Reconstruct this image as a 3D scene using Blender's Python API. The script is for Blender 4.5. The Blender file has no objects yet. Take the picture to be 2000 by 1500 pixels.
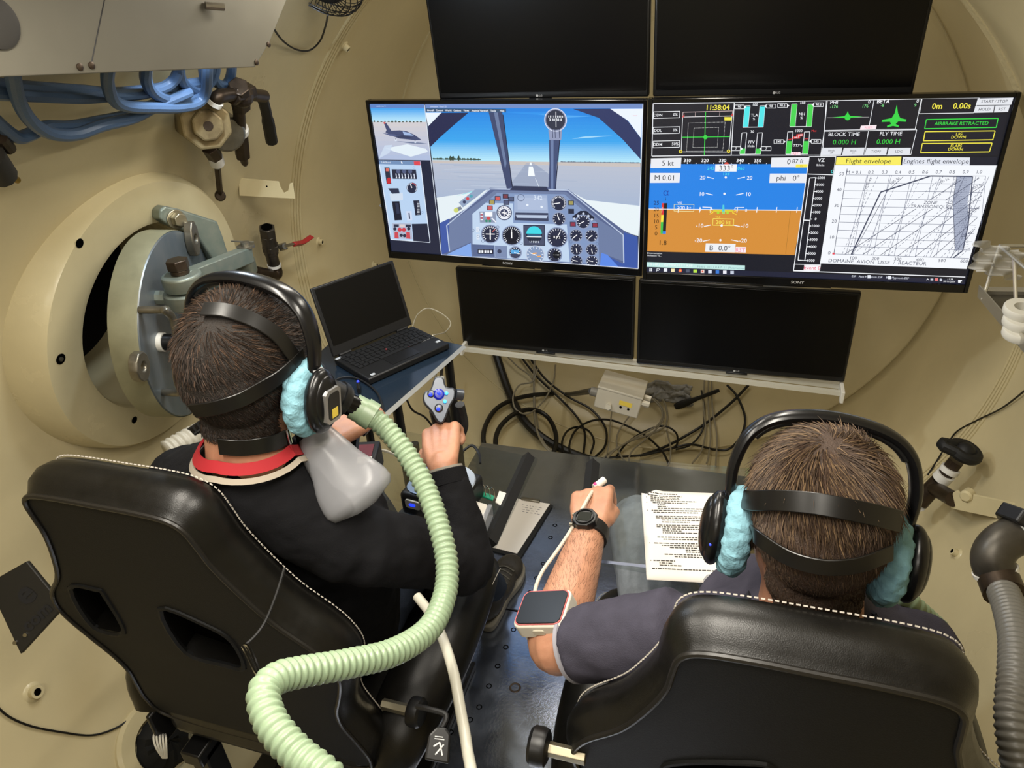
import bpy, bmesh, math, random
import numpy as np
from mathutils import Vector, Matrix, Quaternion
random.seed(7); np.random.seed(7)
S = bpy.context.scene
COL = S.collection
# ------------------------------------------------------------------ camera
YAW, PITCH, ROLL, FPX = -0.33255, 0.52682, 0.06908, 1441.8
CAMP = Vector((0.395, 0.0, 1.75))
_f = Vector((math.sin(YAW)*math.cos(PITCH), math.cos(YAW)*math.cos(PITCH), -math.sin(PITCH)))
_r = Vector((math.cos(YAW), -math.sin(YAW), 0)); _d = _f.cross(_r)
_r2 = _r*math.cos(ROLL)+_d*math.sin(ROLL); _d2 = -_r*math.sin(ROLL)+_d*math.cos(ROLL)
cam = bpy.data.objects.new('camera', bpy.data.cameras.new('camera')); COL.objects.link(cam)
cam.data.sensor_width = 36; cam.data.lens = 36*FPX/2000; cam.data.clip_start = .02
_m = Matrix((_r2, -_d2, -_f)).transposed().to_4x4(); _m.translation = CAMP
cam.matrix_world = _m; S.camera = cam
# ------------------------------------------------------------------ world, exposure
w = bpy.data.worlds.new('world'); S.world = w; w.use_nodes = True
w.node_tree.nodes['Background'].inputs[0].default_value = (0.010, 0.009, 0.008, 1)
S.view_settings.view_transform = 'Standard'; S.view_settings.look = 'None'
S.view_settings.exposure = -0.30; S.view_settings.gamma = 1.0; S.view_settings.use_curve_mapping = False
LAMPS = [  # ceiling lamps, the first pair added (x, y, z, power, place)
    (-.28, 2.75, 1.835, 5.5, 'added behind the screens on the left'), (.28, 2.75, 1.83, 5, 'added behind the screens on the right'),  # unseen pair, added to brighten the dome below the screens
    (-.28, 1.55, 1.835, 10, 'before the screens on the left'), (.28, 1.55, 1.83, 10, 'before the screens on the right'), (-.28, .45, 1.835, 14, 'above the left chair'),
    (.28, .45, 1.83, 16, 'above the right chair'), (-.28, -.95, 2.02, 9, 'nearest on the left'), (.28, -.95, 2.02, 9, 'nearest on the right')]
LAMPCOL = (1.0, 0.935, 0.82)
SCREEN_GAIN = 1.32
# ------------------------------------------------------------------ geometry of the photograph
def ray(px, py): return _r2*((px-1000)/FPX) + _d2*((py-750)/FPX) + _f
def at(px, py, dep): return CAMP + ray(px, py)*dep
def atY(px, py, y): r = ray(px, py); return CAMP + r*((y-CAMP.y)/r.y)
def atZ(px, py, z): r = ray(px, py); return CAMP + r*((z-CAMP.z)/r.z)
def atX(px, py, x): r = ray(px, py); return CAMP + r*((x-CAMP.x)/r.x)
def atPlane(px, py, o, n): r = ray(px, py); n = Vector(n); return CAMP + r*(n.dot(Vector(o)-CAMP)/n.dot(r))
RC, ZC, YSEAM, YGRV, XC = 1.28, 0.672, 3.316, 2.39, -.025      # chamber radius, axis height, seam of the dome, weld grooves
def onwall(px, py, off=0.0):
    R = RC-off; r = ray(px, py); cx, cz = CAMP.x-XC, CAMP.z-ZC
    a = r.x**2+r.z**2; b = 2*(cx*r.x+cz*r.z); c = cx*cx+cz*cz-R*R
    t = (-b+math.sqrt(b*b-4*a*c))/(2*a); p = CAMP+r*t
    return p
DOME_D = 0.48
def ondome(px, py, off=0.0):
    p = onwall(px, py, off)
    if p.y <= YSEAM: return p
    R = RC-off; k = R/(DOME_D-off); r = ray(px, py)
    o = Vector((CAMP.x-XC, (CAMP.y-YSEAM)*k, CAMP.z-ZC)); q = Vector((r.x, r.y*k, r.z))
    a = q.dot(q); b = 2*o.dot(q); c = o.dot(o)-R*R
    t = (-b+math.sqrt(max(0, b*b-4*a*c)))/(2*a); return CAMP+r*t
def walln(p):
    return Vector((XC-p.x, 0, -(p.z-ZC))).normalized() if p.y <= YSEAM else Vector((XC-p.x, -(p.y-YSEAM)*(RC/DOME_D)**2, -(p.z-ZC))).normalized()
# ------------------------------------------------------------------ materials
def lin(c):
    if isinstance(c, str): c = tuple(int(c[i:i+2], 16)/255 for i in (0, 2, 4))
    return tuple((x/12.92 if x <= .04045 else ((x+.055)/1.055)**2.4) for x in c[:3])
MATS = {}
def mat(name, col, rough=.5, metal=0, var=0, vscale=8, bump=0, bscale=60, spec=.5, trans=0, alpha=1, emit=None, estr=0, coat=0, col2=None, sss=0, ior=1.45, stretch=None):
    if name in MATS: return MATS[name]
    m = bpy.data.materials.new(name); m.use_nodes = True; N = m.node_tree.nodes; L = m.node_tree.links
    b = N['Principled BSDF']; c = lin(col)
    b.inputs['Base Color'].default_value = (*c, 1); b.inputs['Roughness'].default_value = rough
    b.inputs['Metallic'].default_value = metal; b.inputs['Specular IOR Level'].default_value = spec; b.inputs['IOR'].default_value = ior
    b.inputs['Transmission Weight'].default_value = trans; b.inputs['Alpha'].default_value = alpha; b.inputs['Coat Weight'].default_value = coat
    if sss: b.inputs['Subsurface Weight'].default_value = sss; b.inputs['Subsurface Radius'].default_value = (.012, .005, .003)
    if emit: b.inputs['Emission Color'].default_value = (*lin(emit), 1); b.inputs['Emission Strength'].default_value = estr
    vec = None
    if var or bump:
        tc = N.new('ShaderNodeTexCoord'); vec = tc.outputs['Object']
        if stretch:
            mp = N.new('ShaderNodeMapping'); mp.inputs['Scale'].default_value = stretch; L.new(vec, mp.inputs['Vector']); vec = mp.outputs['Vector']
    if var:
        n = N.new('ShaderNodeTexNoise'); n.inputs['Scale'].default_value = vscale; n.inputs['Detail'].default_value = 6; n.inputs['Roughness'].default_value = .6
        L.new(vec, n.inputs['Vector']); r = N.new('ShaderNodeValToRGB'); r.color_ramp.elements[0].position = .32; r.color_ramp.elements[1].position = .68
        c2 = lin(col2) if col2 else tuple(x*(1-var) for x in c)
        r.color_ramp.elements[0].color = (*c2, 1); r.color_ramp.elements[1].color = (*(min(1, x*(1+var*.35)) for x in c), 1) if not col2 else (*c, 1)
        L.new(n.outputs['Fac'], r.inputs['Fac']); L.new(r.outputs['Color'], b.inputs['Base Color'])
        mr = N.new('ShaderNodeMapRange'); mr.inputs['To Min'].default_value = max(0, rough-.12); mr.inputs['To Max'].default_value = min(1, rough+.1)
        L.new(n.outputs['Fac'], mr.inputs['Value']); L.new(mr.outputs['Result'], b.inputs['Roughness'])
    if bump:
        n2 = N.new('ShaderNodeTexNoise'); n2.inputs['Scale'].default_value = bscale; n2.inputs['Detail'].default_value = 4; L.new(vec, n2.inputs['Vector'])
        bp = N.new('ShaderNodeBump'); bp.inputs['Strength'].default_value = bump; bp.inputs['Distance'].default_value = .004
        L.new(n2.outputs['Fac'], bp.inputs['Height']); L.new(bp.outputs['Normal'], b.inputs['Normal'])
    MATS[name] = m; return m
def acrylic(name, tint=(.93, .95, .95), ior=1.42):
    if name in MATS: return MATS[name]
    m = bpy.data.materials.new(name); m.use_nodes = True; N = m.node_tree.nodes; L = m.node_tree.links; N.remove(N['Principled BSDF'])
    tr = N.new('ShaderNodeBsdfTransparent'); tr.inputs[0].default_value = (*tint, 1); gl = N.new('ShaderNodeBsdfGlossy'); gl.inputs['Roughness'].default_value = .06
    lw = N.new('ShaderNodeLayerWeight'); lw.inputs['Blend'].default_value = .35; fr = N.new('ShaderNodeMath'); fr.operation = 'MULTIPLY_ADD'; fr.inputs[1].default_value = .28; fr.inputs[2].default_value = .03; L.new(lw.outputs['Facing'], fr.inputs[0]); mx = N.new('ShaderNodeMixShader')
    L.new(fr.outputs[0], mx.inputs[0]); L.new(tr.outputs[0], mx.inputs[1]); L.new(gl.outputs[0], mx.inputs[2]); L.new(mx.outputs[0], N['Material Output'].inputs['Surface'])
    MATS[name] = m; return m
def screen_material():
    if 'screen_pixels' in MATS: return MATS['screen_pixels']
    m = bpy.data.materials.new('screen_pixels'); m.use_nodes = True; N = m.node_tree.nodes; L = m.node_tree.links
    b = N['Principled BSDF']; b.inputs['Base Color'].default_value = (.01, .01, .012, 1); b.inputs['Roughness'].default_value = .25
    a = N.new('ShaderNodeVertexColor'); a.layer_name = 'Col'
    L.new(a.outputs['Color'], b.inputs['Emission Color']); b.inputs['Emission Strength'].default_value = SCREEN_GAIN
    MATS['screen_pixels'] = m; return m
def print_material():
    if 'ink_print' in MATS: return MATS['ink_print']
    m = bpy.data.materials.new('ink_print'); m.use_nodes = True; N = m.node_tree.nodes; L = m.node_tree.links
    b = N['Principled BSDF']; b.inputs['Roughness'].default_value = .7
    a = N.new('ShaderNodeVertexColor'); a.layer_name = 'Col'; L.new(a.outputs['Color'], b.inputs['Base Color'])
    MATS['ink_print'] = m; return m
# ------------------------------------------------------------------ mesh building
def V(*a): return Vector(a if len(a) > 1 else a[0])
def frame(o, z, x=None):
    z = V(z).normalized(); x = V(x) if x is not None else (V(0, 0, 1) if abs(z.z) < .9 else V(1, 0, 0))
    x = (x-z*x.dot(z)).normalized(); y = z.cross(x)
    m = Matrix((x, y, z)).transposed().to_4x4(); m.translation = V(o); return m
def spline(pts, n=8, closed=False):
    P = [V(p) for p in pts]
    if len(P) < 3: return [P[0].lerp(P[-1], i/n) for i in range(n+1)]
    out = []; k = len(P)
    for i in range(k if closed else k-1):
        p1, p2 = P[i], P[(i+1) % k]
        p0 = P[i-1] if (i > 0 or closed) else p1*2-p2
        p3 = P[(i+2) % k] if (i+2 < k or closed) else p2*2-p1
        for j in range(n):
            t = j/n
            out.append(.5*((2*p1)+(p2-p0)*t+(2*p0-5*p1+4*p2-p3)*t*t+(3*p1-p0-3*p2+p3)*t**3))
    if not closed: out.append(P[-1].copy())
    return out
def resample(pts, step):
    L = [0]
    for a, b in zip(pts, pts[1:]): L.append(L[-1]+(b-a).length)
    n = max(2, int(L[-1]/step)); out = []; j = 0
    for i in range(n+1):
        s = L[-1]*i/n
        while j < len(L)-2 and L[j+1] < s: j += 1
        t = (s-L[j])/max(1e-9, L[j+1]-L[j]); out.append(pts[j].lerp(pts[j+1], t))
    return out
class MB:
    def __init__(s): s.v = []; s.f = []; s.c = []; s.mi = []; s.cur = 0
    def add(s, vs, fs, col=None):
        b = len(s.v); s.v += [V(p) for p in vs]
        for f in fs: s.f.append([b+i for i in f]); s.c.append(col); s.mi.append(s.cur)
        return s
    def box(s, c, size, M=None):
        hx, hy, hz = [q/2 for q in size]; c = V(c)
        vs = [V(x, y, z) for x in (-hx, hx) for y in (-hy, hy) for z in (-hz, hz)]
        vs = [(M @ (v+c)) if M is not None else v+c for v in vs]
        return s.add(vs, [(0, 1, 3, 2), (4, 6, 7, 5), (0, 4, 5, 1), (2, 3, 7, 6), (0, 2, 6, 4), (1, 5, 7, 3)])
    def prism(s, poly, h0, h1, M=None):
        n = len(poly); vs = [V(p[0], p[1], h0) for p in poly]+[V(p[0], p[1], h1) for p in poly]
        if M is not None: vs = [M @ v for v in vs]
        return s.add(vs, [tuple(range(n))[::-1], tuple(range(n, 2*n))]+[(i, (i+1) % n, n+(i+1) % n, n+i) for i in range(n)])
    def tube(s, pts, r, n=10, closed=False, caps=True, flat=None, up=None):
        P = [V(p) for p in pts]; k = len(P); rr = r if hasattr(r, '__len__') else [r]*k
        T = []
        for i in range(k):
            a = P[(i-1) % k] if (i > 0 or closed) else P[i]; b = P[(i+1) % k] if (i < k-1 or closed) else P[i]
            t = (b-a); T.append(t.normalized() if t.length > 1e-9 else V(0, 0, 1))
        u = V(up) if up is not None else (V(0, 0, 1) if abs(T[0].z) < .9 else V(1, 0, 0))
        u = (u-T[0]*u.dot(T[0])).normalized(); vs = []
        for i in range(k):
            if i: 
                q = T[i-1].rotation_difference(T[i]); u = q @ u
            if up is not None:
                uu = V(up); uu = uu-T[i]*uu.dot(T[i]); u = uu.normalized() if uu.length > .05 else u
            u = (u-T[i]*u.dot(T[i])).normalized(); w_ = T[i].cross(u)
            fl = flat if flat else 1
            for j in range(n):
                a = 2*math.pi*j/n; vs.append(P[i]+u*(math.cos(a)*rr[i])+w_*(math.sin(a)*rr[i]*fl))
        fs = []
        for i in range(k if closed else k-1):
            for j in range(n):
                a, b = i*n+j, i*n+(j+1) % n; c, d = ((i+1) % k)*n+(j+1) % n, ((i+1) % k)*n+j
                fs.append((a, b, c, d))
        if caps and not closed: fs += [tuple(range(n))[::-1], tuple(range((k-1)*n, k*n))]
        return s.add(vs, fs)
    def rod(s, a, b, r, n=12, r2=None): return s.tube([a, b], [r, r if r2 is None else r2], n)
    def ribbon(s, pts, ups, w_, t):     # flat strap: pts path, ups surface normals, width, thickness
        P = [V(p) for p in pts]; k = len(P); vs = []; ww = w_ if hasattr(w_, '__len__') else [w_]*k
        for i in range(k):
            T = (P[min(i+1, k-1)]-P[max(i-1, 0)]).normalized(); n = V(ups[i]); n = (n-T*n.dot(T)).normalized(); b = T.cross(n)
            vs += [P[i]-b*ww[i]/2, P[i]+b*ww[i]/2, P[i]+b*ww[i]/2+n*t, P[i]-b*ww[i]/2+n*t]
        fs = []
        for i in range(k-1):
            for j in range(4): fs.append((i*4+j, i*4+(j+1) % 4, i*4+4+(j+1) % 4, i*4+4+j))
        fs += [(3, 2, 1, 0), (k*4-4, k*4-3, k*4-2, k*4-1)]
        return s.add(vs, fs)
    def lathe(s, prof, M=None, n=32, closed=False):
        k = len(prof); vs = []
        for i in range(n):
            a = 2*math.pi*i/n
            for r, h in prof:
                v = V(r*math.cos(a), r*math.sin(a), h); vs.append(M @ v if M is not None else v)
        fs = []
        for i in range(n):
            for j in range(k if closed else k-1):
                a = i*k+j; b = ((i+1) % n)*k+j; fs.append((a, b, ((i+1) % n)*k+(j+1) % k, i*k+(j+1) % k))
        return s.add(vs, fs)
    def sphere(s, c, r, n=16, m=10, M=None):
        rx, ry, rz = (r if hasattr(r, '__len__') else (r, r, r)); c = V(c); vs = [V(0, 0, -rz)]; fs = []
        for i in range(1, m):
            ph = -math.pi/2+math.pi*i/m
            for j in range(n):
                a = 2*math.pi*j/n; vs.append(V(rx*math.cos(ph)*math.cos(a), ry*math.cos(ph)*math.sin(a), rz*math.sin(ph)))
        vs.append(V(0, 0, rz)); T = len(vs)-1
        for j in range(n):
            fs.append((0, 1+(j+1) % n, 1+j)); fs.append((T, 1+(m-2)*n+j, 1+(m-2)*n+(j+1) % n))
            for i in range(m-2):
                a = 1+i*n+j; b = 1+i*n+(j+1) % n; fs.append((a, b, b+n, a+n))
        vs = [(M @ v if M is not None else v)+(c if M is None else V(0, 0, 0)) for v in vs]
        return s.add(vs, fs)
    def grid(s, rows, closed_u=False, closed_v=False):
        k = len(rows); n = len(rows[0]); fs = []
        for i in range(k if closed_u else k-1):
            for j in range(n if closed_v else n-1):
                fs.append((i*n+j, i*n+(j+1) % n, ((i+1) % k)*n+(j+1) % n, ((i+1) % k)*n+j))
        return s.add([p for r in rows for p in r], fs)
    def build(s, name, m, parent=None, smooth=True, bevel=0, bseg=2, sub=0, solid=0, angle=35, fixn=True):
        me = bpy.data.meshes.new(name); me.from_pydata([tuple(v) for v in s.v], [], s.f)
        ms = m if isinstance(m, (list, tuple)) else [m]
        for q in ms: me.materials.append(q)
        if len(ms) > 1: me.polygons.foreach_set('material_index', s.mi)
        if fixn:
            bm = bmesh.new(); bm.from_mesh(me); bmesh.ops.recalc_face_normals(bm, faces=bm.faces); bm.to_mesh(me); bm.free()
        if any(c is not None for c in s.c):
            ca = me.color_attributes.new('Col', 'FLOAT_COLOR', 'CORNER'); buf = []
            for p, c in zip(me.polygons, s.c): buf += list((*(c or (0, 0, 0)), 1))*p.loop_total
            ca.data.foreach_set('color', buf)
        o = bpy.data.objects.new(name, me); COL.objects.link(o)
        if smooth:
            me.polygons.foreach_set('use_smooth', [True]*len(me.polygons))
            if hasattr(me, 'set_sharp_from_angle'): me.set_sharp_from_angle(angle=math.radians(angle))
        if solid:
            md = o.modifiers.new('solid', 'SOLIDIFY'); md.thickness = solid; md.offset = 0
        if bevel:
            md = o.modifiers.new('bevel', 'BEVEL'); md.width = bevel; md.segments = bseg; md.limit_method = 'ANGLE'; md.angle_limit = math.radians(30); md.harden_normals = False
        if sub:
            md = o.modifiers.new('sub', 'SUBSURF'); md.levels = sub; md.render_levels = sub
        if parent is not None: adopt(o, parent)
        return o
def adopt(o, parent):
    o.parent = parent; o.matrix_parent_inverse = parent.matrix_world.inverted(); return o
def tag(o, label, cat, group=None):
    o['label'] = label; o['category'] = cat
    if group: o['group'] = group
    return o
def thing(name, label, cat, loc=(0, 0, 0), group=None):
    o = bpy.data.objects.new(name, None); COL.objects.link(o); o.empty_display_size = .05; o.location = V(loc)
    o.matrix_world = Matrix.Translation(V(loc)); return tag(o, label, cat, group)
def struct(o, label=None):
    o['kind'] = 'structure'
    if label: o['label'] = label
    return o
def realize(o):     # apply the modifiers of o
    dg = bpy.context.evaluated_depsgraph_get(); dg.update()
    me = bpy.data.meshes.new_from_object(o.evaluated_get(dg)); o.modifiers.clear(); old = o.data; o.data = me; me.name = old.name
    return o
def drop(o):
    d = o.data; bpy.data.objects.remove(o)
    if d and d.users == 0: bpy.data.meshes.remove(d)
def textmesh(txt, size=1.0, align='LEFT', bold=0):   # verts and faces of flat lettering in the xy plane
    key = (txt, align, bold)
    if key not in TXT:
        cu = bpy.data.curves.new('t', 'FONT'); cu.body = txt; cu.size = 1; cu.align_x = align; cu.align_y = 'CENTER'; cu.resolution_u = 2; cu.offset = bold
        ob = bpy.data.objects.new('t', cu); COL.objects.link(ob); bpy.context.view_layer.update()
        me = bpy.data.meshes.new_from_object(ob.evaluated_get(bpy.context.evaluated_depsgraph_get()))
        TXT[key] = ([tuple(v.co) for v in me.vertices], [tuple(p.vertices) for p in me.polygons])
        bpy.data.objects.remove(ob); bpy.data.curves.remove(cu); bpy.data.meshes.remove(me)
    vs, fs = TXT[key]; return [(x*size, y*size) for x, y, z in vs], fs
TXT = {}
def homography(src, dst):
    A = []; B = []
    for (x, y), (u, v) in zip(src, dst):
        A += [[x, y, 1, 0, 0, 0, -u*x, -u*y], [0, 0, 0, x, y, 1, -v*x, -v*y]]; B += [u, v]
    h = np.linalg.solve(np.array(A, float), np.array(B, float)); return np.append(h, 1).reshape(3, 3)
class Draw:     # flat print on a plane; source coordinates are mapped onto the plane rectangle (u right, v up, metres)
    def __init__(s, H, M, step=.00035): s.H = H; s.M = M; s.mb = MB(); s.step = step; s.col = (1, 1, 1); s.lay = 1
    def uv(s, x, y): q = s.H @ np.array((x, y, 1.0)); return q[0]/q[2], q[1]/q[2]
    def poly(s, pts, col, lay): 
        vs = [s.M @ V(*s.uv(*p), lay*s.step) for p in pts]; s.mb.add(vs, [tuple(range(len(pts)))], lin(col))
    def rect(s, x0, y0, x1, y1, col, lay): s.poly([(x0, y0), (x1, y0), (x1, y1), (x0, y1)], col, lay)
    def line(s, pts, w_, col, lay, dash=None):
        for a, b in zip(pts, pts[1:]):
            d = math.hypot(b[0]-a[0], b[1]-a[1]); 
            if d < 1e-6: continue
            ux, uy = (b[0]-a[0])/d, (b[1]-a[1])/d; nx, ny = -uy*w_/2, ux*w_/2
            segs = [(0, d)] if not dash else [(t, min(d, t+dash)) for t in np.arange(0, d, dash*1.7)]
            for t0, t1 in segs:
                p, q = (a[0]+ux*t0, a[1]+uy*t0), (a[0]+ux*t1, a[1]+uy*t1)
                s.poly([(p[0]+nx, p[1]+ny), (q[0]+nx, q[1]+ny), (q[0]-nx, q[1]-ny), (p[0]-nx, p[1]-ny)], col, lay)
    def frame(s, pts, w_, col, lay): s.line(list(pts)+[pts[0]], w_, col, lay)
    def circ(s, x, y, r, col, lay, n=28, a0=0, a1=360, ry=None):
        ry = ry or r; full = abs(a1-a0) >= 360
        pts = [(x+r*math.cos(math.radians(a0+(a1-a0)*i/n)), y+ry*math.sin(math.radians(a0+(a1-a0)*i/n))) for i in range(n if full else n+1)]
        s.poly(pts, col, lay)
    def ring(s, x, y, r, w_, col, lay, n=28, a0=0, a1=360, ry=None):
        ry = ry or r; pts = [(x+r*math.cos(math.radians(a0+(a1-a0)*i/n)), y+ry*math.sin(math.radians(a0+(a1-a0)*i/n))) for i in range(n+1)]
        s.line(pts, w_, col, lay)
    def text(s, x, y, txt, h, col, lay, align='CENTER', bold=0, sx=1.0, ang=0):   # h = letter height in source units
        u, v = s.uv(x, y); u1, v1 = s.uv(x, y-h/2); u2, v2 = s.uv(x, y+h/2); k = math.hypot(u1-u2, v1-v2)
        vs, fs = textmesh(txt, k*1.38, align, bold); ca, sa = math.cos(math.radians(ang)), math.sin(math.radians(ang)); P = []
        for a, b in vs:
            a *= sx; P.append((u+a*ca-b*sa, v+a*sa+b*ca))
        s.mb.add([s.M @ V(*p, lay*s.step) for p in P], fs, lin(col))
    def grad(s, quad, c0, c1, n, lay):   # quad tl,tr,br,bl
        a, b = lin(c0), lin(c1); tl, tr, br, bl = [np.array(p, float) for p in quad]
        for i in range(n):
            t0, t1 = i/n, (i+1)/n; c = tuple(a[k]+(b[k]-a[k])*(i+.5)/n for k in range(3))
            pts = [tl+(bl-tl)*t0, tr+(br-tr)*t0, tr+(br-tr)*t1, tl+(bl-tl)*t1]
            s.mb.add([s.M @ V(*s.uv(*p), lay*s.step) for p in pts], [(0, 1, 2, 3)], c)
# ================================================================== MATERIALS
CREAM = mat('cream_gloss_paint', 'c5b892', .32, var=.10, vscale=2.2, bump=.10, bscale=45)
CREAM2 = mat('cream_paint_flange', 'c9bd97', .26, var=.08, vscale=5, bump=.08, bscale=40)
WELD = mat('painted_weld', 'b9ac86', .4, bump=.5, bscale=90)
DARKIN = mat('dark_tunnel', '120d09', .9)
STEELFLOOR = mat('dark_steel_plate', 'a2aabb', .20, .95, var=.10, vscale=14, bump=.06, bscale=120)
HOLE = mat('black_hole', '060606', .95, spec=0)
BLACKP = mat('black_plastic', '101011', .38)
BLACKM = mat('matt_black_plastic', '0e0e0f', .6)
BLACKG = mat('black_gloss_plastic', '0a0a0b', .15)
GREYP = mat('grey_paint_sheet', '5c594f', .42, .2, var=.12, vscale=4)
STEEL = mat('worn_steel', '8a8578', .36, .85, var=.25, vscale=25)
BRONZE = mat('dark_bronze', '453a30', .42, .75, var=.4, vscale=30)
GALV = mat('grey_green_steel', '8e9083', .42, .55, var=.30, vscale=9, col2='6c7a72')
BOLTM = mat('plated_bolt', 'a09882', .35, .9)
CHROME = mat('chrome', 'c8c8c8', .15, 1)
WHITEP = mat('white_plastic', 'd9d6cc', .4)
TAPE = mat('white_thread_tape', 'd8d6cf', .6)
OFFGREY = mat('light_grey_plastic', 'b3ad9c', .45)
# ================================================================== CHAMBER SHELL
def flare(y):      # the chamber widens behind the chairs
    t = max(0, min(1, (.52-y)/.62)); return .55*t*t*(3-2*t)
def shell(name, a0, a1, y0=-1.7, y1=YSEAM, na=60, ny=60):
    mb = MB(); rows = []
    for i in range(na+1):
        a = math.radians(a0+(a1-a0)*i/na); row = []
        for j in range(ny+1): y = y0+(y1-y0)*j/ny; R = RC+.015+flare(y); row.append(V(XC+R*math.cos(a), y, ZC+R*math.sin(a)))
        rows.append(row)
    mb.grid(rows); return mb
HC = onwall(252, 602)                        # centre of the round hatch on the wall
HN = V(1, 0, -.20).normalized()              # its axis, into the room
mb = shell('wall_left', 90, 270); wl = mb.build('wall_left', CREAM)
md = wl.modifiers.new('s', 'SOLIDIFY'); md.thickness = .03; md.offset = 0
cut = MB(); cut.lathe([(0, -.5), (.290, -.5), (.290, .4), (0, .4)], frame(HC, HN), 48); cu = cut.build('cutter', DARKIN, smooth=False)
bm = bmesh.new(); bm.from_mesh(cu.data); bmesh.ops.remove_doubles(bm, verts=bm.verts, dist=1e-5); bmesh.ops.recalc_face_normals(bm, faces=bm.faces); bm.to_mesh(cu.data); bm.free()
b = wl.modifiers.new('b', 'BOOLEAN'); b.operation = 'DIFFERENCE'; b.solver = 'EXACT'; b.object = cu
realize(wl); drop(cu); wl.data.set_sharp_from_angle(angle=math.radians(40)); struct(wl, 'curved cream painted steel wall with the round hatch')
wr = shell('wall_right', -90, 90).build('wall_right', CREAM); md = wr.modifiers.new('s', 'SOLIDIFY'); md.thickness = .03; md.offset = 0; struct(wr, 'curved cream painted steel wall behind the wire rack')
mb = MB(); rows = []
for i in range(25):
    ph = math.pi/2*i/24; rows.append([V(XC+RC*math.cos(ph)*math.cos(2*math.pi*j/72), YSEAM+DOME_D*math.sin(ph), ZC+RC*math.cos(ph)*math.sin(2*math.pi*j/72)) for j in range(72)])
mb.grid(rows, closed_v=True); wf = mb.build('wall_front', CREAM); struct(wf, 'domed cream end wall behind the screens')
mb = MB(); mb.prism([((RC+.6)*math.cos(2*math.pi*j/64), (RC+.6)*math.sin(2*math.pi*j/64)) for j in range(64)], -.02, .02, frame(V(XC, -1.7, ZC), (0, 1, 0)))
struct(mb.build('wall_back', CREAM, smooth=False), 'cream rear bulkhead of the chamber')
# weld seam of the dome and the grooves near the hatch
def ringtube(name, y, r, rt, parent):
    mb = MB(); mb.tube([V(XC+r*math.cos(2*math.pi*i/120), y, ZC+r*math.sin(2*math.pi*i/120)) for i in range(120)], rt, 6, closed=True)
    return mb.build(name, WELD, parent)
o = ringtube('trim_1', YSEAM, RC-.001, .007, None); struct(o, 'painted weld seam around the domed end')
root = struct(bpy.data.objects.new('trim_2', None)); COL.objects.link(root); root['label'] = 'band of fine painted weld grooves around the chamber wall'
for k in range(4): ringtube('groove_ridge', YGRV+k*.02, RC-.001, .006, root)
# ================================================================== FLOOR of drilled steel plates
fl = struct(bpy.data.objects.new('floor', None), 'dark drilled steel floor plates'); COL.objects.link(fl)
jl = atZ(985, 1187, 0).y
ys = [-1.66, -.55, .50, jl-.003, 2.36]
hole_px = [(1030, 1020), (1012, 1062), (998, 1090), (1084, 1026), (1075, 1050), (1061, 1101), (1048, 1129), (1035, 1157), (1003, 1230), (988, 1264), (972, 1301), (955, 1340), (936, 1381), (918, 1406), (1060, 1300), (880, 1430)]
big_px = [(1006, 1343)]
for i, (a, b_) in enumerate(zip(ys, ys[1:])):
    mb = MB(); mb.box((-.03, (a+b_)/2, -.006), (1.08, b_-a-.006, .012))
    mb.build('plate', STEELFLOOR, fl, smooth=False, bevel=.0015, bseg=1)
mb = MB(); mb.box((-.02, .36, -.03), (1.0, 3.9, .03)); mb.build('subfloor', mat('subfloor_dark', '15140f', .8), fl, smooth=False)
for p in hole_px+big_px:
    c = atZ(*p, .0); r = .0055 if p in hole_px else .011
    mb = MB(); mb.lathe([(r*1.5, .0002), (r*1.35, .0012), (r*1.0, .0009), (r*.98, -.004), (0, -.004)], frame(c, (0, 0, 1)), 16)
    mb.build('drilled_hole', HOLE if p in hole_px else BRONZE, fl)
# ================================================================== CEILING LAMPS (above the picture)
for (x, y, z, pw, place) in LAMPS:
    t = thing('ceiling_lamp', 'long pale ceiling lamp '+place, 'lamp', (x, y, z), 'lamps along the chamber ceiling')
    mb = MB(); mb.box((x, y, z+.022), (.10, .66, .04)); mb.build('housing', WHITEP, t, bevel=.008)
    zc_ = ZC+math.sqrt((RC+flare(y))**2-(x-XC)**2)
    for dy in (-.22, .22): mb = MB(); mb.rod((x, y+dy, z+.03), (x, y+dy, zc_+.01), .006, 8); mb.build('hanger', WHITEP, t)
    mb = MB(); mb.box((x, y, z-.001), (.084, .63, .006)); mb.build('diffuser', mat('lamp_diffuser', 'fff1d8', .5, emit='ffe9c8', estr=2.0), t, bevel=.002)
    ld = bpy.data.lights.new('lamp_light', 'AREA'); ld.shape = 'RECTANGLE'; ld.size = .08; ld.size_y = .62; ld.energy = pw; ld.color = LAMPCOL
    lo = bpy.data.objects.new('lamp_light', ld); COL.objects.link(lo); lo.location = (x, y, z-.008); bpy.context.view_layer.update(); adopt(lo, t)
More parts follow.
